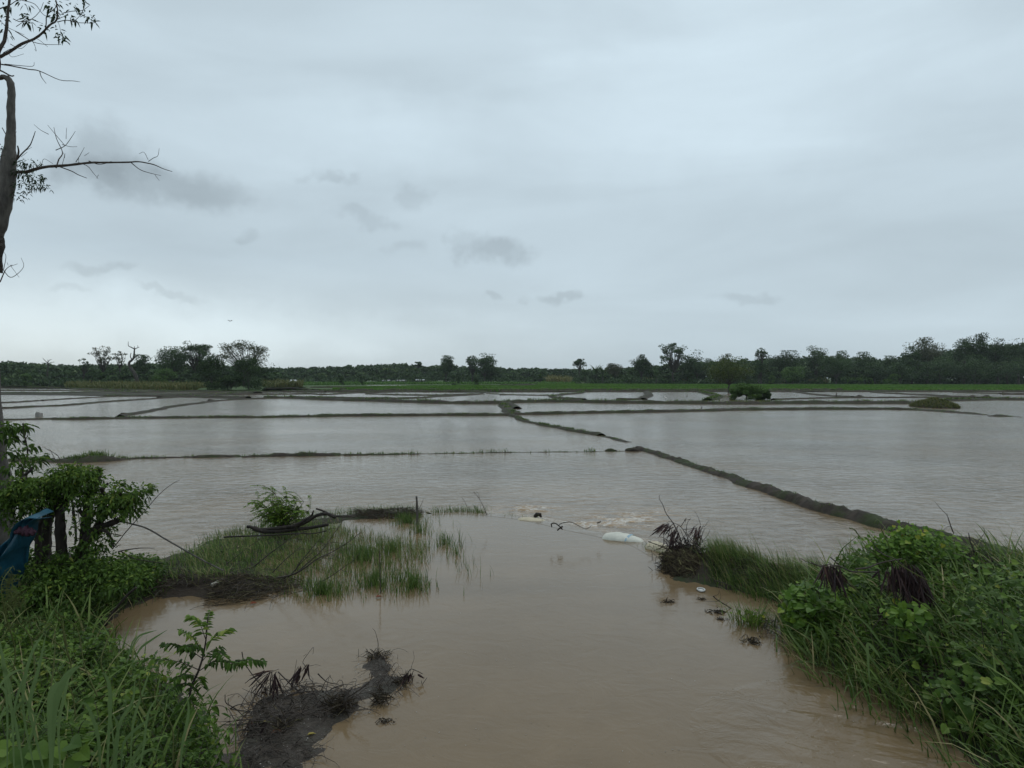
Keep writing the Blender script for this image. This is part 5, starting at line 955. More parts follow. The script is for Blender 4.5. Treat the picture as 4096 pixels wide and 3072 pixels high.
stick(K7, [(730, 885), (790, 850), (850, 812), (905, 775), (960, 735), (1030, 690), (1085, 630)], 9.3, 4.5, 1.6, 'short bent twig at the water side of the spit', 'fallen_branch', 'twig', [([(930, 750), (960, 768), (1000, 768)], 3.5, 1.4), ([(830, 790), (870, 720), (900, 650)], 2.6, 1)], 'fallen branches on the grassy spit', 'branch')
stake(K7, 1548, 300, 172, 13.3, .022, 'short grey stake upright at the tip of the spit', -8, 'stake', 'bark', None); stick(K7, [(1560, 270), (1580, 235), (1604, 175)], 13.3, 2.5, 1.2, 'thin bare twig leaning beside the grey stake', group=None)
stick(K7, [(2108, 325), (2085, 270), (2060, 220), (2030, 170), (2000, 135)], 13.2, 2.6, 1.2, 'tall dry seed stalk leaning left over the weir grass', m='twig', group=None, sub=[([(2030, 172), (2012, 150), (1985, 150)], 1.5, .8), ([(2045, 195), (2040, 160), (2022, 130)], 1.5, .8), ([(1945, 250), (1925, 210), (1905, 180)], 2, 1)])
stake(K7, 1256, 1060, 610, 9.2, .007, 'thin straight dead stalk standing in the flooded grass', -14, 'dead_stalk', 'twig', None)
M['palestick'] = plain('bleached_wood', (.42, .40, .35), .7); pp = MB(); a_ = G(*K6(1560, 1365), .2); b_ = G(*K6(1640, 1325), .2); tube(pp, [a_, (a_+b_)/2, b_], [.022, .026, .02], 7, rough=.2); tag(pp.build('bleached_stick', M['palestick']), 'short bleached white piece of wood lying on the mud of the spit', 'wood')

# -- straw and mud debris (uncountable litter), heaps of it
db = MB(); r = np.random.default_rng(46)
def litter(mb, C, poly, n, L, hmax=.06, z=POOL, wdt=.004, mu=.45):
    pg = gp(C, poly, z); q = sample(pg, n, r); th = r.uniform(0, np.pi, n); l = L*r.uniform(.3, 1.4, n); zz = np.maximum(height(q[:, 0], q[:, 1]), z-.01)+r.uniform(0, hmax, n)
    d = np.column_stack([np.cos(th), np.sin(th), r.normal(0, .16, n)]); c_ = np.column_stack([q, zz]); leaves(mb, c_-d*l[:, None]/2, d, l, wdt*r.uniform(.6, 2.2, n), r, cols(n, r, mu, .22), 1, .1, .08)
litter(db, K7, [(-120, 900), (200, 850), (480, 850), (640, 870), (560, 940), (350, 1000), (100, 1040), (-150, 1070)], 1000, .24, .09, mu=.6)
litter(db, K6, [(1080, 1330), (1300, 1290), (1600, 1300), (1820, 1380), (1700, 1420), (1300, 1420), (1100, 1470)], 800, .24, .06, mu=.55)
litter(db, K7, [(1040, 320), (1200, 300), (1420, 300), (1600, 300), (1560, 340), (1300, 360), (1060, 350)], 900, .22, .10, mu=.4)
litter(db, K9, [(640, 700), (900, 740), (1100, 800), (1350, 870), (1560, 900), (1440, 960), (1150, 890), (850, 810), (640, 760)], 1500, .2, .07, mu=.35)
litter(db, KM, [(120, 850), (500, 720), (900, 640), (1400, 560), (1600, 640), (1660, 800), (1300, 930), (1000, 1050), (900, 1376), (300, 1376)], 700, .06, .008, wdt=.003, mu=.7)
litter(db, KM, [(150, 900), (500, 760), (900, 700), (1200, 800), (900, 960), (400, 1100)], 60, .3, .03, wdt=.005, mu=.6)
tag(db.build('plant_litter', M['straw']), kind='stuff', label='dead straw and washed-up stems matted on the mud edges', cat='litter')
# pale flecks, floating leaves
fl = MB(); n_ = 420; pg = gp(KM, [(120, 900), (500, 760), (1000, 660), (1500, 300), (1600, 600), (1640, 800), (1300, 930), (1000, 1050), (940, 1376), (300, 1376)], POOL); q = sample(pg, n_, r); z_ = np.maximum(height(q[:, 0], q[:, 1])+.009, POOL+.004)
leaves(fl, np.column_stack([q, z_]), np.column_stack([r.normal(0, 1, (n_, 2)), np.zeros(n_)]), r.uniform(.004, .022, n_), r.uniform(.003, .014, n_), r, r.uniform(0, 1, n_), 5, .05, 0)
q = np.array([G(*O(x, y), POOL) for x, y in zip(r.uniform(700, 2050, 170), r.uniform(1250, 1655, 170))]); q = q[~(inpoly(q[:, 0], q[:, 1], RP) | inpoly(q[:, 0], q[:, 1], LP))]; n_ = len(q); q[:, 2] = POOL+.004
leaves(fl, q, np.column_stack([r.normal(0, 1, (n_, 2)), np.zeros(n_)]), r.uniform(.006, .016, n_), r.uniform(.004, .010, n_), r, r.uniform(.3, 1, n_), 5, .05, 0)
M['fleck'] = leafmat('pale_flecks', [(0, (.06, .05, .04)), (.6, (.16, .145, .12)), (1, (.40, .39, .36))], .7, 0); tag(fl.build('floating_specks', M['fleck']), kind='stuff', label='pale specks and shells of plant debris floating on the brown channel', cat='litter')
M['orange'] = leafmat('fallen_leaf', [(0, (.20, .05, .02)), (1, (.30, .24, .05))], .5, .1)
for C, x, y, L, t_, lab in [(KM, 835, 1115, .075, 1, 'curled yellow leaf lying on the silt in the foreground'), (KM, 520, 1085, .09, .1, 'reddish brown leaf on the silt left of the yellow one'), (KM, 435, 995, .05, .95, 'small yellow leaf among the dead stalks on the silt'), (K7, 200, 1045, .09, .0, 'orange leaf at the edge of the straw heap'), (K7, 1210, 992, .09, .0, 'orange leaf floating beside the flooded grass tufts'), (K9, 1365, 1230, .10, .9, 'yellow leaf at the water line under the leafy right bank')]:
    mb = MB(); c_ = G(*C(x, y), POOL); c_[2] = max(POOL, hz_(c_))+.015; leaves(mb, c_[None], np.array([[1, .4, .1]]), L, L*.6, r, np.array([t_]), 3, .3, .1); tag(mb.build('fallen_leaf', M['orange']), lab, 'leaf', 'fallen leaves on mud and water')
M['shell'] = plain('white_plastic', (.5, .5, .48), .4)
mb = MB(); c_ = G(*K9(673, 914), POOL); a_ = np.linspace(0, 6.28, 15); tube(mb, c_+np.column_stack([np.cos(a_)*.05, np.sin(a_)*.07, .02+0*a_]), .008, 6); mb.add(c_+np.array([(np.cos(a)*.05, np.sin(a)*.07, .008) for a in a_[:-1]]+[(0, 0, .012)]), [[k, (k+1) % 14, 14] for k in range(14)]); tag(mb.build('plastic_lid', M['shell']), 'small round whitish lid floating below the heap of dead pods', 'lid')

# -- sandbags along the weir
M['sack'] = plain('white_woven_sack', (.56, .55, .48), .75, .14, 10); M['sack_blue'] = plain('faded_blue_stripe', (.27, .38, .45), .75, .2, 14); M['sack_mud'] = plain('mud_stained_sack', (.46, .40, .29), .75, .2, 9)
def sandbag(a, b, wid, h, lab, m='sack', stripe=True, z=POOL, sink=.5, ripple=.4):
    """pillow between photo points a and b"""
    A = G(*a, z); B = G(*b, z); c = (A+B)/2; ln = np.linalg.norm(B-A); ux = nrm(B-A); uy = np.array((-ux[1], ux[0], 0)); root = empty('sandbag', c, lab, 'sandbag', 'sandbags laid across the channel')
    n1, n2 = 33, 20; u = np.linspace(-1, 1, n1)[:, None]; th = np.linspace(0, 2*np.pi, n2, endpoint=False)[None]
    prof = (1-np.abs(u)**3.2)**.55*(1+.02*np.sin(u*5+1)); wv = wid/2*(.80+.20*prof)*np.where(np.abs(u) > .9, .95, 1)
    X_ = u*ln/2*1.02+0*th; Y_ = np.cos(th)*wv*(.55+.45*prof); Z_ = np.sin(th)*h*prof*(1+.06*np.sin(u*3.3+th*2)+ripple*(.05*np.sin(u*11+th*3)*np.abs(u)**1.5+.035*np.sin(th*7+u*6)+.03*np.sin(th*4-u*9)))*(1-.22*u)
    V = c+X_[..., None]*ux+Y_[..., None]*uy+Z_[..., None]*np.array((0, 0, 1))+np.array((0, 0, -h*sink+.035)); i = np.arange(n1-1)[:, None]*n2+np.arange(n2)[None]; j = np.arange(n1-1)[:, None]*n2+(np.arange(n2)[None]+1) % n2
    mb = MB(); F_ = np.stack([i, j, j+n2, i+n2], -1).reshape(-1, 4); mb.add(V.reshape(-1, 3), F_); mb.build('sack', M[m], root, smooth=True)
    if stripe:      # a band woven into the sack, hugging its skin
        ks = [21, 22, 23]; Vs = c+((X_+(Y_)*.25)[..., None]*ux+Y_[..., None]*1.012*uy+Z_[..., None]*1.02*np.array((0, 0, 1)))[ks]+np.array((0, 0, -h*sink+.037)); i = np.arange(2)[:, None]*n2+np.arange(n2)[None]; j = np.arange(2)[:, None]*n2+(np.arange(n2)[None]+1) % n2
        mb = MB(); mb.add(Vs.reshape(-1, 3), np.stack([i, j, j+n2, i+n2], -1).reshape(-1, 4)); mb.build('stripe', M['sack_blue'], root, smooth=True)
    return root
sandbag(K8(1025, 502), K8(1350, 528), .38, .125, 'white woven sandbag with a faded blue stripe, lying dry in the middle of the weir', ripple=1.0)
sandbag(K8(345, 352), K8(560, 366), .30, .05, 'cream sandbag awash under the thin spill left of the forked twig', 'sack_mud', False, sink=1.05)
sandbag(K8(1390, 575), K8(1560, 615), .34, .13, 'stained sandbag half hidden behind the left side of the dead pod heap', 'sack_mud', False)
sandbag(K8(1800, 655), K8(1915, 690), .26, .14, 'white sandbag corner showing behind the right side of the dead pod heap', 'sack', False, z=.14)
stick(K8, [(618, 420), (616, 392), (645, 388), (672, 405), (700, 430)], 12.0, 5, 4, 'dark forked driftwood twig stranded on the weir beside the striped sandbag', 'stranded_twig', 'bark_dark', [([(672, 402), (700, 385), (765, 374), (800, 388), (850, 412), (890, 428), (935, 400)], 3.5, 2), ([(662, 445), (690, 420), (706, 415)], 6, 6), ([(690, 425), (704, 438)], 6, 4)], None, 'twig')
stick(K8, [(980, 385), (995, 375), (1015, 368)], 12.3, 4, 2, 'tiny clump of twigs caught in the foam above the striped sandbag', 'caught_twig', 'twig', [([(985, 395), (1000, 380), (1020, 385)], 2.5, 1.5), ([(1000, 390), (1010, 366)], 2, 1)], None, 'twig')
c_ = G(*K8(500, 340), POOL); mb = MB(); tube(mb, c_+np.array([(-.06, 0, 0), (0, 0, .05), (.06, 0, .06), (.08, 0, .0)]), [.03, .045, .04, .02], 7, rough=.3, rng=r); tag(mb.build('root_lump', M['bark_dark']), 'small black lump of root on the cream sandbag', 'root')
stick(K8, [(1395, 535), (1450, 555), (1500, 575), (1540, 590)], 11.4, 4, 3, 'stick lying over the stained sandbag into the dead pod heap', 'stick', 'twig', [([(1385, 580), (1410, 575), (1440, 600)], 2, 1), ([(1430, 560), (1445, 620)], 2, 1)], None)

# -- heaps of dead stems with hanging pods
def pods(mb, C, x, y, rx, ry, D, n, L, r, wdt=.016, ang=-1.57, sp=.35, mu=.4):
    for _ in range(n):
        p = P(*C(x+r.uniform(-1, 1)*rx, y+r.uniform(-1, 1)*ry), D+r.normal(0, .06)); a = r.normal(ang, sp); l = L*r.uniform(.6, 1.25); d = np.array((math.cos(a), r.normal(0, .25), math.sin(a)))
        tw = r.normal(0, .12); s = np.array([p+d*l*t+np.array((tw*l*t*t, 0, -.10*l*t*t)) for t in np.linspace(0, 1, 5)]); sd = nrm(np.cross(d, r.normal(0, 1, 3))); w = wdt*r.uniform(.7, 1.2)
        V = []; nn = np.cross(d, sd)
        for k, ww in enumerate((.25, .95, 1, .9, .15)): V += [s[k]-sd*w*ww/2, s[k]+nn*w*.18, s[k]+sd*w*ww/2, s[k]-nn*w*.18]
        f = [[q*4+a_, q*4+(a_+1) % 4, q*4+4+(a_+1) % 4, q*4+4+a_] for q in range(4) for a_ in range(4)]; mb.add(V, f, np.clip(r.normal(mu, .25), 0, 1))
DH = 10.7; r = np.random.default_rng(47); root = empty('dead_pod_bush', P(*K9(530, 760), DH), 'dark dead bush of tangled stems and brown pods at the right end of the weir', 'dead bush')
tw_ = MB()
for pts, a, b in [([(560, 700), (520, 600), (480, 430), (440, 340), (410, 290), (370, 230), (345, 160), (318, 110), (322, 76), (338, 74)], 6, 1.3), ([(560, 650), (550, 450), (520, 380), (480, 335), (420, 310)], 5, 2), ([(600, 640), (590, 500), (640, 440), (680, 340), (700, 340), (750, 285)], 4, 1.2), ([(540, 400), (550, 320), (570, 262)], 3, 1), ([(520, 370), (600, 365), (660, 325)], 3, 1.2), ([(668, 328), (645, 260), (612, 195)], 2.2, 1), ([(490, 350), (530, 290), (545, 270)], 3, 2), ([(430, 310), (380, 300), (345, 340)], 2.4, 1), ([(600, 540), (660, 560), (715, 505)], 2.4, 1), ([(660, 440), (690, 500), (696, 480)], 2, 1), ([(560, 560), (640, 520), (700, 360)], 4, 2), ([(380, 220), (400, 180)], 1.6, .8), ([(560, 290), (590, 285)], 2, 2.4), ([(470, 600), (440, 480), (360, 400), (300, 440)], 3, 1)]: twig(tw_, K9, pts, DH, a, b, r, .04)
for _ in range(200):
    x, y = r.normal(520, 95), r.uniform(480, 800); x += (y-600)*.12; a = r.normal(1.7, .7); l = r.uniform(40, 170); twig(tw_, K9, [(x, y), (x+l*.5*math.cos(a)+r.normal(0, 10), y-l*.5*math.sin(a)), (x+l*math.cos(a), y-l*math.sin(a)*.9)], DH+r.normal(0, .16)-(y-600)*.0018, 3, 1.2, r, .03, n=2, sides=4)
tw_.build('stem', M['bark_dark'], root)['kind'] = 'stuff'
pd = MB()
pods(pd, K9, 380, 340, 50, 24, DH-.05, 26, .17, r, .020, -2.4, .25, .5); pods(pd, K9, 440, 380, 50, 50, DH-.1, 30, .17, r, .020, -2.0, .3, .3); pods(pd, K9, 650, 360, 36, 26, DH, 20, .16, r, .018, -2.2, .35, .5); pods(pd, K9, 660, 420, 30, 26, DH, 12, .14, r, .018, -2.0, .3, .6); pods(pd, K9, 470, 480, 60, 50, DH-.1, 20, .2, r, .018, -1.6, .4, .2); pods(pd, K9, 535, 272, 6, 6, DH, 3, .07, r, .014, -2, .3)
pd.build('pod', M['pod'], root)['kind'] = 'stuff'
hs = MB(); n_ = 2600; q = np.stack([P(*K9(x, y), DH-.1-(y-600)*.003) for x, y in zip(r.normal(520, 85, n_)+0, r.uniform(520, 850, n_))]); d = r.normal(0, 1, (n_, 3))*(1, .6, .7); leaves(hs, q, d, r.uniform(.05, .22, n_), r.uniform(.004, .010, n_), r, cols(n_, r, .35, .25)); hs.build('straw', M['straw'], root)['kind'] = 'stuff'
hp = MB(); c_ = G(*K9(540, 790), POOL); X, Y = np.meshgrid(np.linspace(-1, 1, 23), np.linspace(-1, 1, 23)); Rr = np.hypot(X, Y); Zm = np.where(Rr < 1, (1-Rr**2)*.24*(1+.5*fbm(X*3, Y*3, 4, 3)), -.1); V = np.stack([X*.36+c_[0]+.12, Y*.55+c_[1]+.40, Zm+POOL-.03], -1).reshape(-1, 3); i = np.arange(22)[:, None]*23+np.arange(22)[None]; hp.add(V, np.stack([i, i+1, i+24, i+23], -1).reshape(-1, 4)); hp.build('mud_core', M['bank'], root, smooth=True)
st_ = MB(); vv = V[V[:, 2] > POOL-.02]; n_ = 2600; q = vv[r.integers(0, len(vv), n_)]+r.normal(0, .03, (n_, 3))+np.array((0, 0, .03)); a_ = r.normal(-1.2, .9, n_)
d = np.column_stack([np.cos(a_), np.sin(a_), r.normal(-.2, .35, n_)]); leaves(st_, q-d*.07, d, r.uniform(.08, .26, n_), r.uniform(.004, .011, n_), r, np.clip(r.normal(.66, .25, n_), 0, 1), 1, .1, .2); st_.build('matted_straw', M['straw'], root)['kind'] = 'stuff'
stick(K9, [(540, 490), (600, 525), (700, 585), (780, 620), (850, 655), (930, 695)], 10.6, 6, 4, 'straight bare branch pointing out of the dead pod heap to the right', 'stick', 'twig', [([(740, 590), (770, 560), (800, 600)], 2, 1)], 'bare stems round the right bank')
stick(K9, [(780, 962), (825, 1000), (900, 1045), (1000, 1110), (1120, 1180), (1230, 1268), (1320, 1340)], 8.6, 5.5, 4, 'long slanting dead stem running past the grass tuft in the water', 'stick', 'twig', [([(780, 962), (820, 940), (828, 900)], 2, 1), ([(850, 1010), (740, 1012), (640, 1000)], 2, 1), ([(890, 1040), (930, 1000)], 1.6, .8), ([(830, 1000), (850, 960), (830, 910)], 1.6, .8)], 'bare stems round the right bank')
stick(K9, [(1195, 1320), (1240, 1380), (1300, 1432), (1385, 1515)], 7.6, 4, 3, 'lower slanting dead stem in the water near the right bank', 'stick', 'twig', [([(1240, 1380), (1236, 1440)], 2, 1)], 'bare stems round the right bank')
stick(K9, [(800, 822), (870, 845), (950, 878), (1030, 915)], 9.2, 4.5, 3, 'short dark stem lying in the shallows under the windblown grass', 'stick', 'twig', [([(808, 822), (806, 858)], 3, 2)], 'bare stems round the right bank')
for C, x, y, r_, lab in [(K9, 372, 1018, .045, 'dark clump of rotten leaves floating left of a bare stem'), (K9, 800, 1105, .055, 'brown soaked lump floating right of the first dark clump'), (K9, 840, 1170, .03, 'smallest dark lump below the brown soaked lump'), (K9, 1110, 1370, .06, 'low dark streak of rotten stems near the grass tuft'), (KM, 1520, 970, .035, 'small pale and black leaf scrap floating off the silt'), (K9, 675, 990, .03, 'tiny dark curl of stem above the brown lump')]:
    c_ = G(*C(x, y), POOL); mb = MB(); n_ = 46; th_ = r.uniform(0, 3.14); q = c_+np.column_stack([r.normal(0, r_*.9, n_), r.normal(0, r_*.5, n_), np.abs(r.normal(0, r_*.3, n_))])
    leaves(mb, q, np.column_stack([r.normal(1, .6, n_), r.normal(0, .6, n_), r.normal(.1, .4, n_)]), r_*r.uniform(.5, 1.6, n_), r_*r.uniform(.15, .5, n_), r, cols(n_, r, .3, .2), 1, .2, .3)
    for k in range(5): a_ = r.uniform(0, 6.28); tube(mb, smooth([c_, c_+np.array((math.cos(a_)*r_, math.sin(a_)*r_, r_*r.uniform(.3, 1.2))), c_+np.array((math.cos(a_)*r_*2.2, math.sin(a_)*r_*2, 0))], 3), .0022, 4, .2)
    tag(mb.build('floating_clump', M['straw']), lab, 'clump', 'dark clumps floating in the channel')

# -- dead stalks standing on the silt patch
r = np.random.default_rng(48)
def stalks(lab, D, stems, podl, base, straw=None, L=.17, wdt=.016):
    root = empty('dead_stalks', P(*KM(*base), D), lab, 'dead plant', 'dead plants on the silt patch'); a_ = MB()
    for pts, a, b in stems: a_ = MB(); twig(a_, KM, pts, D, a, b, r, .03, sides=5); a_.build('stem', M['twig'], root)
    if podl:
        p_ = MB()
        for x, y, rx, ry, n, an, l in podl: pods(p_, KM, x, y, rx, ry, D, n, l, r, wdt, an, .22, .3)
        p_.build('pod', M['pod'], root)['kind'] = 'stuff'
    if straw:
        h_ = MB(); x, y, sx, sy, n = straw; q = np.stack([P(*KM(a, b), D) for a, b in zip(r.normal(x, sx, n), r.normal(y, sy, n))])+r.normal(0, .04, (n, 3))*(0, 1, 0); leaves(h_, q, np.column_stack([r.normal(0, .6, n), r.normal(0, .6, n), r.normal(.5, .6, n)]), r.uniform(.04, .14, n), r.uniform(.004, .010, n), r, cols(n, r, .35, .25)); h_.build('straw', M['straw'], root)['kind'] = 'stuff'
stalks('dead plant with long dark drooping pods at the left of the silt patch', 6.25, [([(270, 860), (320, 780), (340, 690), (390, 620), (470, 560), (570, 520)], 4, 2), ([(265, 345), (290, 440), (380, 590), (470, 680), (560, 740), (660, 790)], 5, 3), ([(575, 530), (650, 600), (720, 670), (770, 740), (800, 780)], 6, 5), ([(590, 560), (610, 700), (640, 800)], 2, 1), ([(250, 735), (255, 800), (262, 870)], 3, 1.5), ([(400, 700), (480, 620), (560, 540)], 3, 2)],
       [(540, 530, 30, 12, 9, -1.75, .26), (560, 580, 26, 40, 8, -1.7, .2), (500, 520, 40, 14, 6, -2.6, .22), (470, 660, 14, 10, 6, -1.65, .24), (440, 700, 8, 8, 4, -1.6, .26), (300, 770, 14, 16, 5, -1.8, .12)], (560, 820), (290, 850, 20, 30, 60))
stalks('dead plant with shrivelled hanging leaves, second from the left on the silt', 6.4, [([(690, 780), (700, 650), (720, 560), (745, 415)], 3, 1.4), ([(730, 760), (740, 660), (800, 580), (820, 480), (805, 430), (840, 370), (880, 322), (888, 345), (875, 380)], 4, 1.4), ([(820, 465), (880, 455), (930, 435), (972, 445)], 2.4, 1), ([(640, 760), (650, 680)], 2, 1), ([(800, 390), (830, 370)], 1.6, .8)],
       [(775, 475, 16, 14, 9, -2.0, .17), (845, 465, 12, 10, 6, -1.75, .13), (760, 560, 20, 20, 8, -2.0, .12)], (740, 790))
stalks('stump of matted straw with a single upright twig, farthest on the silt', 7.1, [([(1460, 430), (1468, 340), (1470, 270), (1460, 210), (1440, 165), (1418, 135)], 4, 1.4), ([(1355, 480), (1300, 490), (1230, 510), (1180, 545), (1110, 565)], 4, 2), ([(1350, 500), (1365, 545), (1380, 600)], 3, 2), ([(1520, 600), (1545, 540), (1552, 480), (1550, 430)], 3, 1.5), ([(1570, 520), (1610, 470), (1640, 400), (1645, 360)], 2.6, 1.2), ([(1290, 430), (1292, 380), (1288, 330)], 2.4, 1.6)],
       [(1400, 400, 16, 10, 6, -2.1, .10), (1500, 400, 16, 10, 6, -.9, .10)], (1450, 480), (1455, 435, 40, 30, 420))
stalks('dead plant with curled black leaves at the right tip of the silt', 6.5, [([(1650, 700), (1700, 620), (1740, 520), (1790, 540), (1850, 570)], 5, 3), ([(1745, 540), (1765, 460), (1785, 400), (1775, 340)], 2, 1), ([(1450, 860), (1530, 850), (1625, 845), (1700, 790), (1760, 740), (1820, 690), (1855, 640), (1880, 590), (1905, 556)], 5, 2.6), ([(1855, 640), (1850, 595)], 3, 2), ([(1600, 580), (1640, 650), (1665, 715)], 2.6, 1.4), ([(1440, 860), (1480, 820)], 3, 1.5)],
       [(1720, 545, 16, 10, 9, -2.1, .15), (1770, 545, 20, 10, 6, -1.9, .10), (1820, 550, 12, 8, 3, -.3, .06)], (1690, 700), (1690, 640, 34, 34, 200))
stalks('broken brown stump with a thick stick leaning right, middle of the silt', 5.9, [([(930, 880), (1050, 840), (1130, 800), (1200, 750), (1290, 690), (1390, 622)], 5, 8), ([(1180, 830), (1190, 750), (1210, 675)], 18, 12), ([(1090, 850), (1140, 790), (1180, 760)], 16, 12), ([(980, 700), (985, 672)], 9, 5), ([(920, 560), (960, 600), (1010, 640), (1100, 660)], 6, 4)], [], (1150, 860), (1120, 830, 50, 30, 260))
stalks('small tuft of dead yellow-green stalks right of the broken stump', 6.1, [([(1470, 800), (1460, 740), (1450, 700)], 3, 2), ([(1500, 790), (1510, 730), (1500, 700)], 3, 2)], [], (1480, 800), (1480, 760, 26, 24, 120))
stalks('bare black twigs curling over the near left corner of the silt', 5.6, [([(110, 730), (120, 800), (180, 870), (260, 935), (350, 965), (450, 960), (580, 940)], 4, 5), ([(290, 1376), (310, 1290), (340, 1230), (400, 1150), (450, 1105), (520, 1040), (545, 960)], 5, 2), ([(450, 1105), (520, 1095), (620, 1080), (700, 1050)], 2.6, 1.4), ([(130, 1040), (200, 1130), (250, 1240), (300, 1330)], 4, 3), ([(600, 900), (610, 960), (660, 1030)], 12, 8), ([(165, 890), (170, 980), (215, 1050)], 2.4, 1.4), ([(330, 1230), (250, 1190)], 2, 1), ([(380, 1180), (360, 1280), (310, 1370)], 2.4, 1.4), ([(620, 1210), (640, 1300), (680, 1370)], 4, 2), ([(860, 1376), (920, 1310), (970, 1280)], 3, 1.4), ([(560, 900), (500, 860), (420, 850)], 3, 1.5), ([(420, 1130), (440, 1050), (470, 960)], 6, 4)],
       [(335, 950, 10, 10, 4, -1.8, .14), (470, 970, 6, 10, 3, -1.9, .2), (280, 1000, 10, 10, 3, -1.7, .08), (310, 1060, 14, 10, 4, -1.8, .07)], (340, 1300), (620, 1000, 20, 30, 60))

# -- leafy sapling in the left foreground
r = np.random.default_rng(49); DP = 4.9; b0 = P(*KL(1600, 1380), DP); b0[2] = hz_(b0)
root = empty('leafy_sapling', b0, 'young sapling with pointed drooping leaves standing over the water on the left bank', 'sapling'); st_ = MB(); lf = MB(); sp = lambda x, y, d=0: P(*KL(x, y), DP+d)
main = smooth([b0, sp(1630, 1100), sp(1645, 960), sp(1700, 840), sp(1745, 700), sp(1770, 560), sp(1782, 420), sp(1790, 360)], 4); tube(st_, main, np.linspace(.011, .004, len(main)), 6)
for a, b, nl, L in [((1720, 820), (1290, 720), 9, .085), ((1745, 720), (1420, 590), 8, .09), ((1750, 690), (1560, 480), 7, .085), ((1770, 560), (1640, 350), 7, .08), ((1770, 500), (1800, 320), 7, .06), ((1765, 600), (1960, 470), 8, .075), ((1740, 740), (1900, 620), 5, .07), ((1720, 820), (2050, 770), 8, .085), ((1900, 800), (2260, 740), 8, .085), ((1690, 870), (1500, 900), 6, .07), ((1690, 880), (1740, 960), 5, .07), ((1650, 960), (1480, 1000), 6, .07), ((1650, 980), (1720, 1080), 5, .07), ((1640, 1040), (1560, 1120), 5, .07), ((1630, 1100), (1700, 1200), 5, .07), ((1620, 1160), (1500, 1200), 5, .07), ((1800, 760), (1930, 700), 5, .07), ((1760, 640), (1600, 620), 5, .08)]:
    sprig(lf, st_, sp(*a), sp(*b, r.uniform(-.25, .25)), nl+2, L*1.05, r, .45 if b[1] > 550 else .75, .40, .004, droop=.55)
st_.build('stem', M['twig'], root); lf.build('leaf', M['leaf'], root)['kind'] = 'stuff'
# bushy weeds round its foot and at the lower edge (own plants)
def weedbush(C, x, y, D, lab, spread, height_, n, L, mu, m='leaf', asp=.45, name='weed', cat='weed', group='leafy weeds on the left bank'):
    b = P(*C(x, y), D); b[2] = hz_(b)-.02; root = empty(name, b, lab, cat, group); s_ = MB(); l_ = MB()
    for _ in range(n):
        a = r.uniform(0, 6.28); t = b+np.array((math.cos(a)*spread*r.uniform(.2, 1), math.sin(a)*spread*r.uniform(.2, 1), height_*r.uniform(.5, 1.1))); sprig(l_, s_, b+r.normal(0, .03, 3)*(1, 1, 0), t, r.integers(5, 9), L*r.uniform(.8, 1.2), r, mu, asp, .003)
    s_.build('stem', M['twig'], root); l_.build('leaf', M[m], root)['kind'] = 'stuff'
weedbush(KL, 1500, 1500, 4.3, 'bushy weed with narrow leaves at the foot of the leafy sapling', .35, .42, 26, .06, .42); weedbush(KL, 1850, 1560, 4.4, 'feathery weed at the lower right end of the left bank', .25, .28, 22, .05, .45)
weedbush(KL, 900, 1000, 4.6, 'broad-leaved weed with grey-green leaves in the middle of the left bank', .38, .42, 20, .09, .6, asp=.6); weedbush(KL, 1180, 900, 5.2, 'leafy weed by the water left of the sapling', .35, .35, 20, .075, .5, asp=.5)
weedbush(KL, 560, 640, 6.2, 'low round-leaved weed under the thick leaning stick', .5, .35, 22, .07, .5, asp=.7); weedbush(KL, 250, 650, 6.4, 'fine-leaved weed at the left edge below the blue tarp', .5, .36, 26, .05, .5, asp=.5); weedbush(KL, 1350, 1150, 4.4, 'dark weed hanging over the water below the sapling', .32, .35, 20, .065, .38)
for x, y, D, lab, s_, h_, n_, L_, mu_, asp_ in [(200, 480, 6.6, 'pale fine-leaved weed at the top of the left bank', .45, .4, 26, .06, .7, .5), (700, 520, 6.0, 'round-leaved weed on the bank edge right of the leaning stick', .35, .4, 22, .075, .62, .7), (380, 760, 5.4, 'yellowish leafy weed between the tall blades on the left bank', .4, .42, 24, .07, .72, .55),
        (880, 720, 5.2, 'leafy weed with pale undersides near the water on the left bank', .35, .42, 22, .08, .66, .6), (720, 1250, 3.9, 'dark broad weed below the wide folded blade', .3, .34, 18, .08, .4, .6), (1250, 1420, 3.9, 'leafy weed at the bottom edge left of the sapling foot', .3, .38, 20, .065, .55, .5), (120, 1150, 4.2, 'weed hidden among the blades at the left edge', .35, .45, 18, .08, .5, .6), (950, 1380, 3.7, 'low weed with narrow leaves among the upright blades', .3, .34, 18, .07, .55, .4)]:
    weedbush(KL, x, y, D, lab, s_, h_, n_, L_, mu_, asp=asp_)
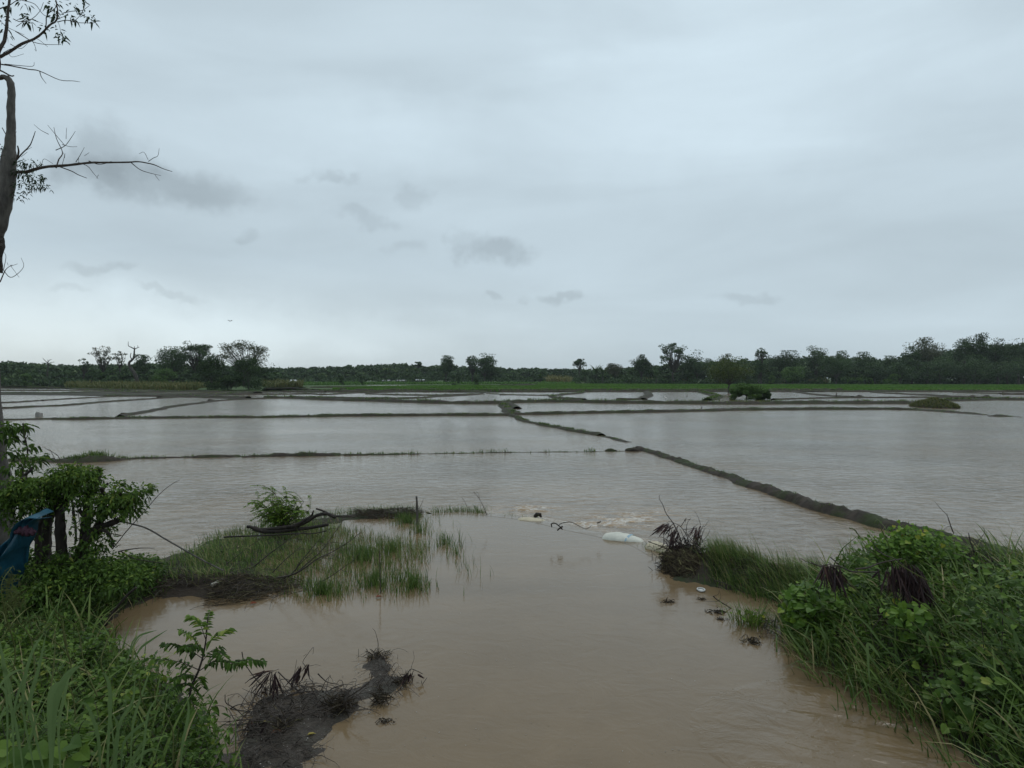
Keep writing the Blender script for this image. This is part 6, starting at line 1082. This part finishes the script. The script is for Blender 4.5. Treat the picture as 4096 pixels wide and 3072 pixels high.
# bright heart-leaved creeper in the lower left corner
root = empty('heart_leaf_vine', P(*KL(250, 1560), 3.2), 'creeper with large bright heart-shaped leaves in the lower left corner', 'creeper'); s_ = MB(); l_ = MB()
def heart(mb, c, d, n_, s, t):
    d = nrm(np.array(d, float)); n_ = nrm(np.array(n_, float)); sd = nrm(np.cross(d, n_)); n_ = np.cross(sd, d); pr = [(0, 0), (-.18, .28), (.05, .52), (.40, .50), (.75, .26), (1, 0), (.75, -.26), (.40, -.50), (.05, -.52), (-.18, -.28)]
    V = [c]+[c+d*s*a+sd*s*b+n_*s*(abs(b)*.25-(a*a)*.18) for a, b in pr]; V[0] = c+d*s*.3; mb.add(V, [[0, i+1, (i+1) % 10+1] for i in range(10)], t)
for x, y, a, s in [(190, 1490, -1.3, .10), (110, 1540, -2.4, .11), (240, 1560, -.8, .12), (300, 1500, -.2, .10), (60, 1500, 2.6, .09), (500, 1470, -.9, .08), (600, 1450, .4, .09), (540, 1510, -1.8, .07), (680, 1520, -.3, .08), (160, 1620, -1.5, .11), (20, 1590, 3, .12), (350, 1620, -1, .09), (640, 1580, -1.4, .08)]:
    p = P(*KL(x, y), 3.1); heart(l_, p, (math.cos(a), -.5, math.sin(a)*.6), (0, -.55, .8), s*.9, r.uniform(.45, .8)); tube(s_, smooth([p, p+np.array((0, .05, -.05)), P(*KL(x*.8+60, 1480+y*.05), 3.15)], 3), .002, 4)
tube(s_, smooth(dp(KL, [(-20, 1480), (100, 1470), (240, 1465), (360, 1450), (440, 1470), (560, 1530), (600, 1640)], 3.12), 4), .0035, 5, .9); s_.build('stem', M['grass'], root); l_.build('leaf', M['leaf'], root)['kind'] = 'stuff'
# fern-like leaf
root = empty('feather_leaf_plant', P(*KL(700, 1500), 3.6), 'grey-green feather-leaved plant near the bottom left, beside the broad grass blades', 'plant'); s_ = MB(); l_ = MB()
for a, b in [((640, 1460), (850, 1340)), ((640, 1460), (590, 1260)), ((640, 1460), (740, 1230)), ((660, 1480), (560, 1400)), ((1100, 1560), (1400, 1380)), ((1100, 1560), (1250, 1330)), ((1100, 1560), (1080, 1380))]: frond(l_, s_, P(*KL(*a), 3.6), P(*KL(*b), 3.5), 16, .045, r, .62, .32, .2)
s_.build('stem', M['twig'], root); l_.build('leaf', M['leaf'], root)['kind'] = 'stuff'
# broad grass blades, each clump a plant
def broad(C, pts, D, w, tint, mb):      # one strap leaf through photo points, w in crop px
    s = smooth(dp(C, pts, D), 4); n = len(s); t = np.linspace(0, 1, n); ww = wr(C, w, D)*(.35+1.2*t)*(1-t**2.2); ww = np.maximum(ww, .0015)/1.0; tg = nrm(np.gradient(s, axis=0)); sd = nrm(np.cross(tg, np.array((.25, 1, .15)))); nn = np.cross(sd, tg)
    V = np.stack([s-sd*ww[:, None]/2+nn*ww[:, None]*.12, s, s+sd*ww[:, None]/2+nn*ww[:, None]*.12], 1).reshape(-1, 3); i = np.arange(n-1)[:, None]*3; mb.add(V, np.vstack([i+np.array([0, 1, 4, 3]), i+np.array([1, 2, 5, 4])]), tint)
def broadclump(lab, D, leaves_, base):
    mb = MB(); root = empty('broad_leaf_grass', P(*KL(*base), D), lab, 'grass clump', 'broad-bladed grass clumps on the left bank')
    for pts, w, t in leaves_: broad(KL, pts, D+r.uniform(-.12, .12), w*1.15, t+.2, mb)
    mb.build('blade', M['blade'], root, smooth=True)
broadclump('broad-bladed grass with one wide folded blade in the lower left', 2.7, [([(430, 1760), (440, 1460), (460, 1150), (520, 960), (600, 840), (700, 775)], 90, .55), ([(440, 1700), (420, 1300), (425, 1060), (470, 960), (540, 910)], 70, .6), ([(520, 1700), (500, 1300), (560, 1000), (600, 860)], 40, .7), ([(380, 1700), (280, 1300), (250, 1100), (330, 800), (400, 480)], 50, .55), ([(300, 1700), (200, 1200), (210, 900), (280, 650), (380, 500)], 40, .6), ([(200, 1700), (140, 1300), (60, 1050), (0, 960), (-60, 1000)], 40, .6)], (430, 1700))
broadclump('tall grass clump with long blades fanning from the left edge', 2.6, [([(60, 1700), (60, 1200), (40, 900), (0, 620), (-40, 520)], 36, .55), ([(120, 1700), (100, 1200), (60, 900), (20, 700), (0, 560)], 40, .6), ([(-20, 1300), (40, 1150), (120, 1170), (180, 1100), (250, 1080)], 34, .6), ([(-60, 1100), (0, 950), (80, 860), (160, 820), (220, 820)], 26, .7), ([(160, 1500), (120, 1200), (160, 1000), (250, 760), (300, 560)], 30, .5), ([(-40, 760), (30, 820), (90, 950), (130, 1150)], 30, .55), ([(240, 1500), (300, 1250), (230, 1100), (160, 900)], 30, .55)], (80, 1700))
broadclump('grass clump with upright blades left of the sapling, bottom of the photo', 3.2, [([(920, 1760), (930, 1400), (945, 1150), (935, 960), (900, 860), (860, 840)], 48, .55), ([(960, 1760), (990, 1450), (1040, 1250), (1140, 1080), (1160, 860)], 36, .6), ([(1120, 1760), (1130, 1400), (1160, 1200), (1240, 960), (1300, 780)], 30, .65), ([(1040, 1700), (1060, 1450), (1200, 1300), (1350, 1200)], 30, .5), ([(860, 1700), (840, 1400), (760, 1150), (700, 1090)], 50, .55), ([(1550, 1760), (1560, 1500), (1600, 1300), (1620, 1150), (1600, 1000)], 34, .6), ([(1100, 1700), (1200, 1560), (1300, 1500), (1400, 1520)], 30, .6), ([(1060, 1720), (1130, 1600), (1230, 1440), (1290, 1400)], 34, .6), ([(980, 1760), (1000, 1500), (1010, 1300), (960, 1180)], 40, .5), ([(1180, 1760), (1230, 1500), (1270, 1200), (1350, 1050)], 28, .6), ([(1000, 1760), (960, 1300), (930, 1100), (1000, 980)], 26, .6)], (1000, 1700))
broadclump('single stiff grass blade tipped against the water right of the middle weeds', 4.6, [([(1120, 800), (1200, 640), (1300, 560), (1440, 470)], 22, .6), ([(1100, 700), (1180, 540), (1260, 500), (1350, 475)], 18, .6), ([(1080, 820), (1130, 600), (1180, 520)], 16, .55)], (1110, 820))
# seed stalks
ss = MB(); root = empty('seed_grass', P(*KL(400, 1100), 3.4), 'tall thin grass with yellow-green flower stalks crossing the left foreground', 'grass')
for pts in [[(560, 950), (500, 800), (430, 650), (330, 500), (250, 440)], [(700, 1150), (560, 900), (450, 600), (380, 420)], [(590, 780), (540, 560), (500, 400), (470, 260), (450, 170)], [(960, 900), (940, 700), (915, 560), (900, 480), (700, 400), (640, 380)], [(360, 830), (280, 560), (220, 380), (130, 220), (50, 130)], [(460, 1000), (380, 760), (300, 540), (240, 470)], [(660, 1200), (600, 980), (480, 700)], [(120, 1100), (130, 700), (110, 350), (105, 60), (95, -60)], [(330, 1300), (200, 1250), (60, 1080)], [(1230, 870), (1260, 1050), (1300, 1300)], [(1450, 1659), (1400, 1380), (1250, 1100), (1230, 900)], [(1500, 1659), (1560, 1480), (1600, 1250)], [(100, 400), (40, 320), (-20, 300)], [(560, 620), (520, 420), (540, 300)]]: twig(ss, KL, pts, 3.2, 6.5, 3.0, r, .06)
ss.build('stalk', M['grass_far'], root)
hd = MB()
for _ in range(240):
    t_ = r.random(); k = r.integers(0, 5); x, y = [(60+110*t_, 120+120*t_), (100+20*r.normal(), -40+160*t_), (120+60*t_, 60+180*t_), (60+40*t_, 330-80*t_), (300*t_+60, 430-60*t_)][k]; p = P(*KL(x+r.normal(0, 26), y+r.normal(0, 22)), 3.4); d = np.array((r.normal(-.4, .5), 0, r.normal(-.2, .5))); twig_ = np.array([p, p+d*.02, p+d*.045+np.array((0, 0, -.01))]); tube(hd, twig_, [.0012, .0016, .0008], 3)
hd.build('seed_head', M['grass_far'], root)['kind'] = 'stuff'

# -- right bank plants
r = np.random.default_rng(50)
def vine(lab, C, blobs, D, L, m, mu=.5, name='leafy_vine', hearts=True, stems=()):
    x, y = blobs[0][:2]; root = empty(name, P(*C(x, y), D), lab, 'vine', 'leafy vines on the right bank'); l_ = MB()
    for bx in blobs:
        x, y, rx, ry, n = bx[:5]; c = P(*C(x, y), D); a = wr(C, rx, D); b = wr(C, ry, D); dd = bx[5] if len(bx) > 5 else .25
        for _ in range(int(n)):
            d = r.normal(0, .62, 3); p = c+d*np.array((a, dd, b)); an = r.uniform(0, 6.28)
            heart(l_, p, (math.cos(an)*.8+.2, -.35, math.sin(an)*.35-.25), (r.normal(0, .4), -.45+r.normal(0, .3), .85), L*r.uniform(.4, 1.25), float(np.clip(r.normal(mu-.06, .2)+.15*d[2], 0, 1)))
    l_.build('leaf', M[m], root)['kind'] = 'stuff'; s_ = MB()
    for pts, a, b in stems: twig(s_, C, pts, D, a, b, r, .05)
    for bx in blobs[::2]: c = P(*C(bx[0], bx[1]), D); g_ = c.copy(); g_[2] = hz_(c)-.02; tube(s_, smooth([g_, (g_+c)/2+r.normal(0, .05, 3), c], 3), .004, 4)
    s_.build('stem', M['twig'], root)
vine('bright broad-leaved vine heaped at the water side of the right bank', R4, [(330, 760, 80, 70, 60), (430, 720, 80, 60, 60), (500, 800, 110, 80, 110), (380, 860, 110, 80, 100), (300, 880, 50, 70, 40), (480, 920, 120, 60, 90), (600, 860, 90, 80, 60), (420, 670, 40, 16, 10), (500, 640, 30, 16, 8), (620, 740, 70, 50, 30)], 7.6, .085, 'leaf_bright', .45)
vine('pale green shrubby vine crowning the right bank in front of the main bund', R4, [(1150, 240, 80, 46, 110), (1060, 300, 110, 50, 150), (960, 330, 70, 36, 80), (1240, 300, 130, 60, 190), (1100, 360, 150, 60, 200), (1350, 380, 120, 60, 150), (1480, 380, 70, 60, 80), (1460, 290, 36, 26, 24), (940, 390, 60, 30, 50), (1250, 420, 160, 60, 160), (1400, 470, 110, 50, 80), (1350, 240, 60, 26, 24)], 8.6, .055, 'leaf_bright', .55, name='shrubby_vine', stems=[([(1090, 600), (1060, 480), (1000, 400), (940, 340)], 4, 2), ([(1440, 760), (1445, 600), (1440, 470)], 6, 4)])
vine('dark leafy vine between the two bunches of dead pods', R4, [(740, 570, 80, 40, 60), (780, 640, 100, 50, 80), (880, 600, 60, 40, 40), (900, 700, 110, 50, 70), (870, 480, 40, 22, 24), (720, 660, 60, 40, 30), (1000, 560, 50, 40, 30), (910, 560, 30, 20, 10)], 8.0, .065, 'leaf', .55)
vine('light green leafy shoots in the centre of the right bank', R4, [(1160, 860, 100, 50, 50), (1220, 810, 60, 30, 24), (1010, 820, 50, 26, 20), (1120, 990, 50, 14, 8), (1240, 990, 30, 14, 6), (1130, 820, 60, 20, 16)], 6.6, .07, 'leaf_bright', .55)
vine('round-leaved creeper trailing at the water edge of the right bank, lower right', R4, [(1430, 1430, 60, 36, 20), (1440, 1560, 90, 36, 30), (1560, 1580, 90, 46, 36), (1640, 1570, 60, 40, 20), (1930, 1500, 80, 60, 40), (1480, 1400, 50, 20, 10), (1800, 1350, 120, 70, 50), (1650, 1330, 100, 50, 36), (1940, 1640, 90, 60, 40), (1860, 1560, 60, 50, 20)], 5.6, .075, 'leaf', .5, name='round_leaf_creeper')
vine('dense low creeper with yellowing leaves at the right edge of the photo', R4, [(1750, 1130, 130, 60, 90), (1900, 1100, 120, 70, 90), (1600, 1150, 120, 60, 70), (1980, 900, 80, 60, 50), (1900, 1250, 120, 60, 70), (1850, 800, 120, 60, 50), (1700, 850, 110, 50, 40), (1960, 600, 90, 60, 60), (1850, 560, 90, 60, 60), (1700, 650, 100, 60, 40)], 6.0, .05, 'leaf', .58, name='low_creeper')
# hanging bunches of dead pods / seed tassels
def bunch(lab, D, groups, stems):
    root = empty('dead_pod_bunch', P(*R4(groups[0][0], groups[0][1]), D), lab, 'dead pods', 'hanging bunches of dead pods'); s_ = MB(); p_ = MB()
    for pts, a, b in stems: twig(s_, R4, pts, D, a, b, r, .03)
    for x, y, rx, ry, n, L in groups: pods(p_, R4, x, y, rx, ry, D, int(n*1.0), L*.9, r, .018, -1.45, .30, .35)
    s_.build('stem', M['twig'], root); p_.build('pod', M['pod'], root)['kind'] = 'stuff'
bunch('smaller hanging bunch of maroon dead pods, nearer the windblown grass', 7.2, [(600, 490, 60, 14, 34, .26), (540, 490, 16, 20, 7, .22), (640, 540, 36, 40, 24, .24)], [([(440, 455), (500, 480), (560, 485), (640, 480), (720, 515), (820, 520), (920, 520)], 5, 6), ([(600, 425), (650, 470), (690, 510)], 4, 4), ([(520, 480), (560, 470), (640, 475)], 4, 3), ([(370, 430), (420, 455), (500, 480)], 2.4, 2)])
bunch('larger dark bunch of maroon dead pods hanging in the middle of the right bank', 6.9, [(1130, 490, 90, 20, 60, .30), (1180, 560, 90, 50, 60, .32), (1030, 530, 40, 40, 18, .22), (1270, 640, 40, 50, 22, .28), (1200, 640, 60, 40, 34, .3), (960, 780, 30, 20, 12, .14), (940, 520, 10, 20, 5, .16)], [([(800, 520), (900, 515), (1000, 490), (1100, 470), (1200, 470)], 7, 5), ([(930, 370), (1000, 410), (1080, 440), (1130, 480)], 4, 4), ([(880, 290), (960, 380), (1040, 430)], 3, 3), ([(1190, 480), (1260, 560), (1300, 700)], 5, 3)])
# dead grey brush behind the vine, with curling stems against the water
brs = MB(); root = empty('dead_brush', P(*R4(1620, 520), 8.9), 'grey-brown dead brush between the shrubby vine and the main bund', 'dead bush'); 
for _ in range(150):
    x = r.uniform(1480, 1800); y = r.uniform(300, 520)+(x-1500)*.35; l = r.uniform(60, 190); a = r.normal(.9, .35); twig(brs, R4, [(x, y), (x+l*.5*math.cos(a), y+l*.4*math.sin(a)-12), (x+l*math.cos(a), y+l*math.sin(a))], 8.8+r.normal(0, .2), 2.6, 1.6, r, .04, n=2, sides=4)
brs.build('stem', M['twig'], root)['kind'] = 'stuff'
for pts, a, b in [([(1500, 250), (1470, 170), (1440, 110), (1400, 60), (1340, 0)], 2.4, 1.2), ([(1480, 230), (1450, 150), (1430, 90)], 2, 1), ([(1500, 245), (1465, 190), (1415, 225)], 2.4, 1.2), ([(1660, 310), (1700, 270), (1718, 230), (1700, 195)], 2.6, 1.2), ([(1640, 380), (1610, 300), (1595, 235)], 6, 3), ([(1640, 330), (1680, 310), (1760, 320)], 3, 1.5), ([(1750, 335), (1765, 280)], 1.6, 1), ([(1560, 500), (1600, 560), (1625, 620)], 7, 5)]: b2_ = MB(); twig(b2_, R4, pts, 8.8, a, b, r, .03); b2_.build('branch', M['twig'], root)
# broad blades on the right bank
def rbroad(lab, D, L_, base):
    mb = MB(); root = empty('arching_grass', P(*R4(*base), D), lab, 'grass clump', 'arching grass clumps on the right bank')
    for pts, w, t in L_: broad(R4, pts, D+r.uniform(-.15, .15), w*1.1, min(t+.12, .97), mb)
    mb.build('blade', M['blade'], root, smooth=True)
rbroad('light green grass clump leaning into the water at the left corner of the right bank', 6.9, [([(500, 1230), (430, 1150), (330, 1040), (260, 925)], 20, .8), ([(520, 1230), (560, 1100), (540, 1000), (500, 950)], 18, .75), ([(540, 1230), (600, 1150), (590, 1060), (530, 950), (520, 900)], 18, .75), ([(490, 1240), (400, 1200), (330, 1190)], 14, .9), ([(500, 1230), (440, 1130), (400, 1050)], 14, .85), ([(560, 1240), (610, 1210), (600, 1170)], 16, .8), ([(480, 1200), (400, 1060), (420, 960), (440, 900)], 16, .7), ([(510, 1220), (480, 1080), (420, 1010), (360, 990)], 16, .8)], (520, 1240))
rbroad('arching grass clump in the centre of the right bank', 6.2, [([(880, 1330), (870, 1150), (870, 1060), (930, 1120), (960, 1170)], 26, .75), ([(1340, 1150), (1310, 1030), (1315, 975), (1350, 1020), (1390, 1120)], 24, .75), ([(1120, 1560), (1060, 1430), (1010, 1330), (990, 1310)], 22, .75), ([(1000, 1300), (900, 1180), (820, 1060), (700, 940)], 16, .65), ([(1200, 1300), (1100, 1180), (1040, 1130), (940, 1130)], 18, .6), ([(1100, 1200), (960, 1050), (860, 920), (740, 820)], 16, .6)], (1050, 1400))
rbroad('grass clump with long silvery arching blades at the upper right', 5.8, [([(2080, 1300), (1980, 1040), (1900, 900), (1820, 830), (1740, 850)], 26, .6), ([(1960, 900), (1880, 740), (1790, 690), (1700, 700), (1640, 740)], 20, .7), ([(1800, 760), (1720, 660), (1640, 625), (1600, 640)], 18, .75), ([(2080, 1300), (2000, 1180), (1960, 1050), (1920, 850)], 22, .65), ([(2060, 1150), (1880, 1080), (1700, 1060), (1500, 1130)], 16, .6), ([(1700, 1000), (1600, 920), (1500, 900), (1400, 940)], 18, .6), ([(2060, 1450), (1980, 1300), (1940, 1200), (1930, 1100)], 26, .6), ([(2060, 600), (1960, 590), (1850, 610), (1740, 650)], 16, .7), ([(1700, 600), (1690, 520), (1695, 440)], 14, .6)], (1950, 1200))
sk = MB(); root = empty('seed_grass', P(*R4(1500, 1200), 6.0), 'long thin bent grass stalks crossing the right bank', 'grass')
for pts in [[(1060, 450), (1250, 560), (1500, 640), (1750, 780), (2060, 980)], [(1250, 740), (1450, 880), (1700, 1060), (2060, 1300)], [(980, 1010), (1200, 1080), (1400, 1100), (1640, 1120)], [(1120, 1270), (1300, 1380), (1500, 1500), (1680, 1659)], [(840, 350), (960, 420), (1040, 470)], [(700, 560), (860, 760), (900, 900)], [(1560, 1500), (1720, 1560), (2040, 1659)], [(930, 180), (960, 260), (1000, 350)], [(740, 210), (800, 230), (860, 280), (900, 340)], [(1500, 900), (1700, 1040), (1900, 1160), (2050, 1230)]]: twig(sk, R4, pts, 5.7, 4.2, 2.4, r, .06)
sk.build('stalk', M['grass_far'], root)

# a pointed tuft of grass on the mound at the left end of the half drowned bund
mt = MB(); q = np.array([G(*D5(x, 367), 0) for x in np.clip(r.normal(412, 26, 260), 350, 500)]); q[:, 2] = .10; q[:, 1] += r.normal(0, .2, 260)
blades(mt, q, .28*np.exp(-((np.arange(260)*0+1))*0)*r.uniform(.4, 1.2, 260), .02, r.uniform(0, 6.28, 260), r.uniform(.1, .8, 260), r, cols(260, r, .5, .2), 3)
tag(mt.build('mound_grass', M['grass']), 'pointed tuft of grass on the low mud mound at the left end of the half-drowned bund', 'grass tuft')
# fine dead twigs washed together: too many to count
tw2 = MB(); r = np.random.default_rng(61)
def tangle(C, poly, n, L, rad, up=.05, z=POOL):
    q = sample(gp(C, poly, z), n, r)
    for a in q:
        th = r.uniform(0, 6.28); l = L*r.uniform(.4, 1.5); k = r.normal(0, .9); zz = max(hz_(a), z-.01); s = [np.array((a[0], a[1], zz))]
        for m_ in range(5): th += k/5+r.normal(0, .25); s.append(s[-1]+np.array((math.cos(th)*l/5, math.sin(th)*l/5, 0)))
        s = np.array(s); s[:, 2] = zz+np.sin(np.linspace(0, 3.1, 6))*r.uniform(0, up)*2+r.uniform(0, .02)+np.linspace(0, 1, 6)*r.uniform(-.02, up)
        tube(tw2, s, np.linspace(rad*r.uniform(.7, 1.5), rad*.4, 6), 4)
tangle(KM, [(150, 850), (500, 720), (900, 640), (1250, 700), (1300, 850), (1000, 960), (600, 1050), (250, 1150)], 150, .34, .0042)
tangle(KM, [(1380, 400), (1560, 400), (1640, 560), (1700, 760), (1500, 860), (1380, 700)], 90, .2, .0024); tangle(KM, [(250, 1050), (700, 1000), (900, 1200), (800, 1376), (300, 1376)], 110, .3, .003, .03)
tangle(K7, [(-100, 880), (300, 830), (620, 860), (560, 950), (300, 1010), (-100, 1060)], 120, .4, .004, .05); tangle(K7, [(200, 560), (700, 480), (950, 420), (900, 700), (600, 860), (100, 800)], 90, .6, .004, .07)
tangle(K9, [(640, 700), (900, 740), (1300, 860), (1560, 910), (1400, 960), (1100, 900), (800, 810)], 140, .3, .003, .05); tangle(K9, [(1180, 1150), (1400, 1200), (1420, 1400), (1250, 1330)], 46, .2, .0026, .03)
tangle(K7, [(1040, 330), (1250, 300), (1580, 300), (1580, 335), (1300, 358), (1060, 352)], 110, .35, .004, .06); tangle(K6, [(1080, 1340), (1400, 1290), (1800, 1380), (1400, 1430), (1100, 1470)], 120, .4, .004, .05)
tag(tw2.build('washed_up_twigs', M['twig']), kind='stuff', label='fine dead twigs washed together on silt, spit and banks', cat='twigs')
# ------------------------------------------------------------------ thin damp air over the fields
hzm = bpy.data.materials.new('damp_air'); hzm.use_nodes = True; t = hzm.node_tree; t.nodes.clear(); o_ = t.nodes.new('ShaderNodeOutputMaterial'); pv = t.nodes.new('ShaderNodeVolumePrincipled')
pv.inputs['Color'].default_value = (.86, .92, .95, 1); pv.inputs['Density'].default_value = .00013; t.links.new(pv.outputs[0], o_.inputs['Volume'])
mb = MB(); x, y0, y1, z0, z1 = 3300., -80., 3300., -2., 34.; V = [(-x, y0, z0), (x, y0, z0), (x, y1, z0), (-x, y1, z0), (-x, y0, z1), (x, y0, z1), (x, y1, z1), (-x, y1, z1)]
mb.add(V, [[0, 3, 2, 1], [4, 5, 6, 7], [0, 1, 5, 4], [1, 2, 6, 5], [2, 3, 7, 6], [3, 0, 4, 7]]); tag(mb.build('haze', hzm), kind='stuff', label='thin pale damp air over the flooded fields', cat='haze')
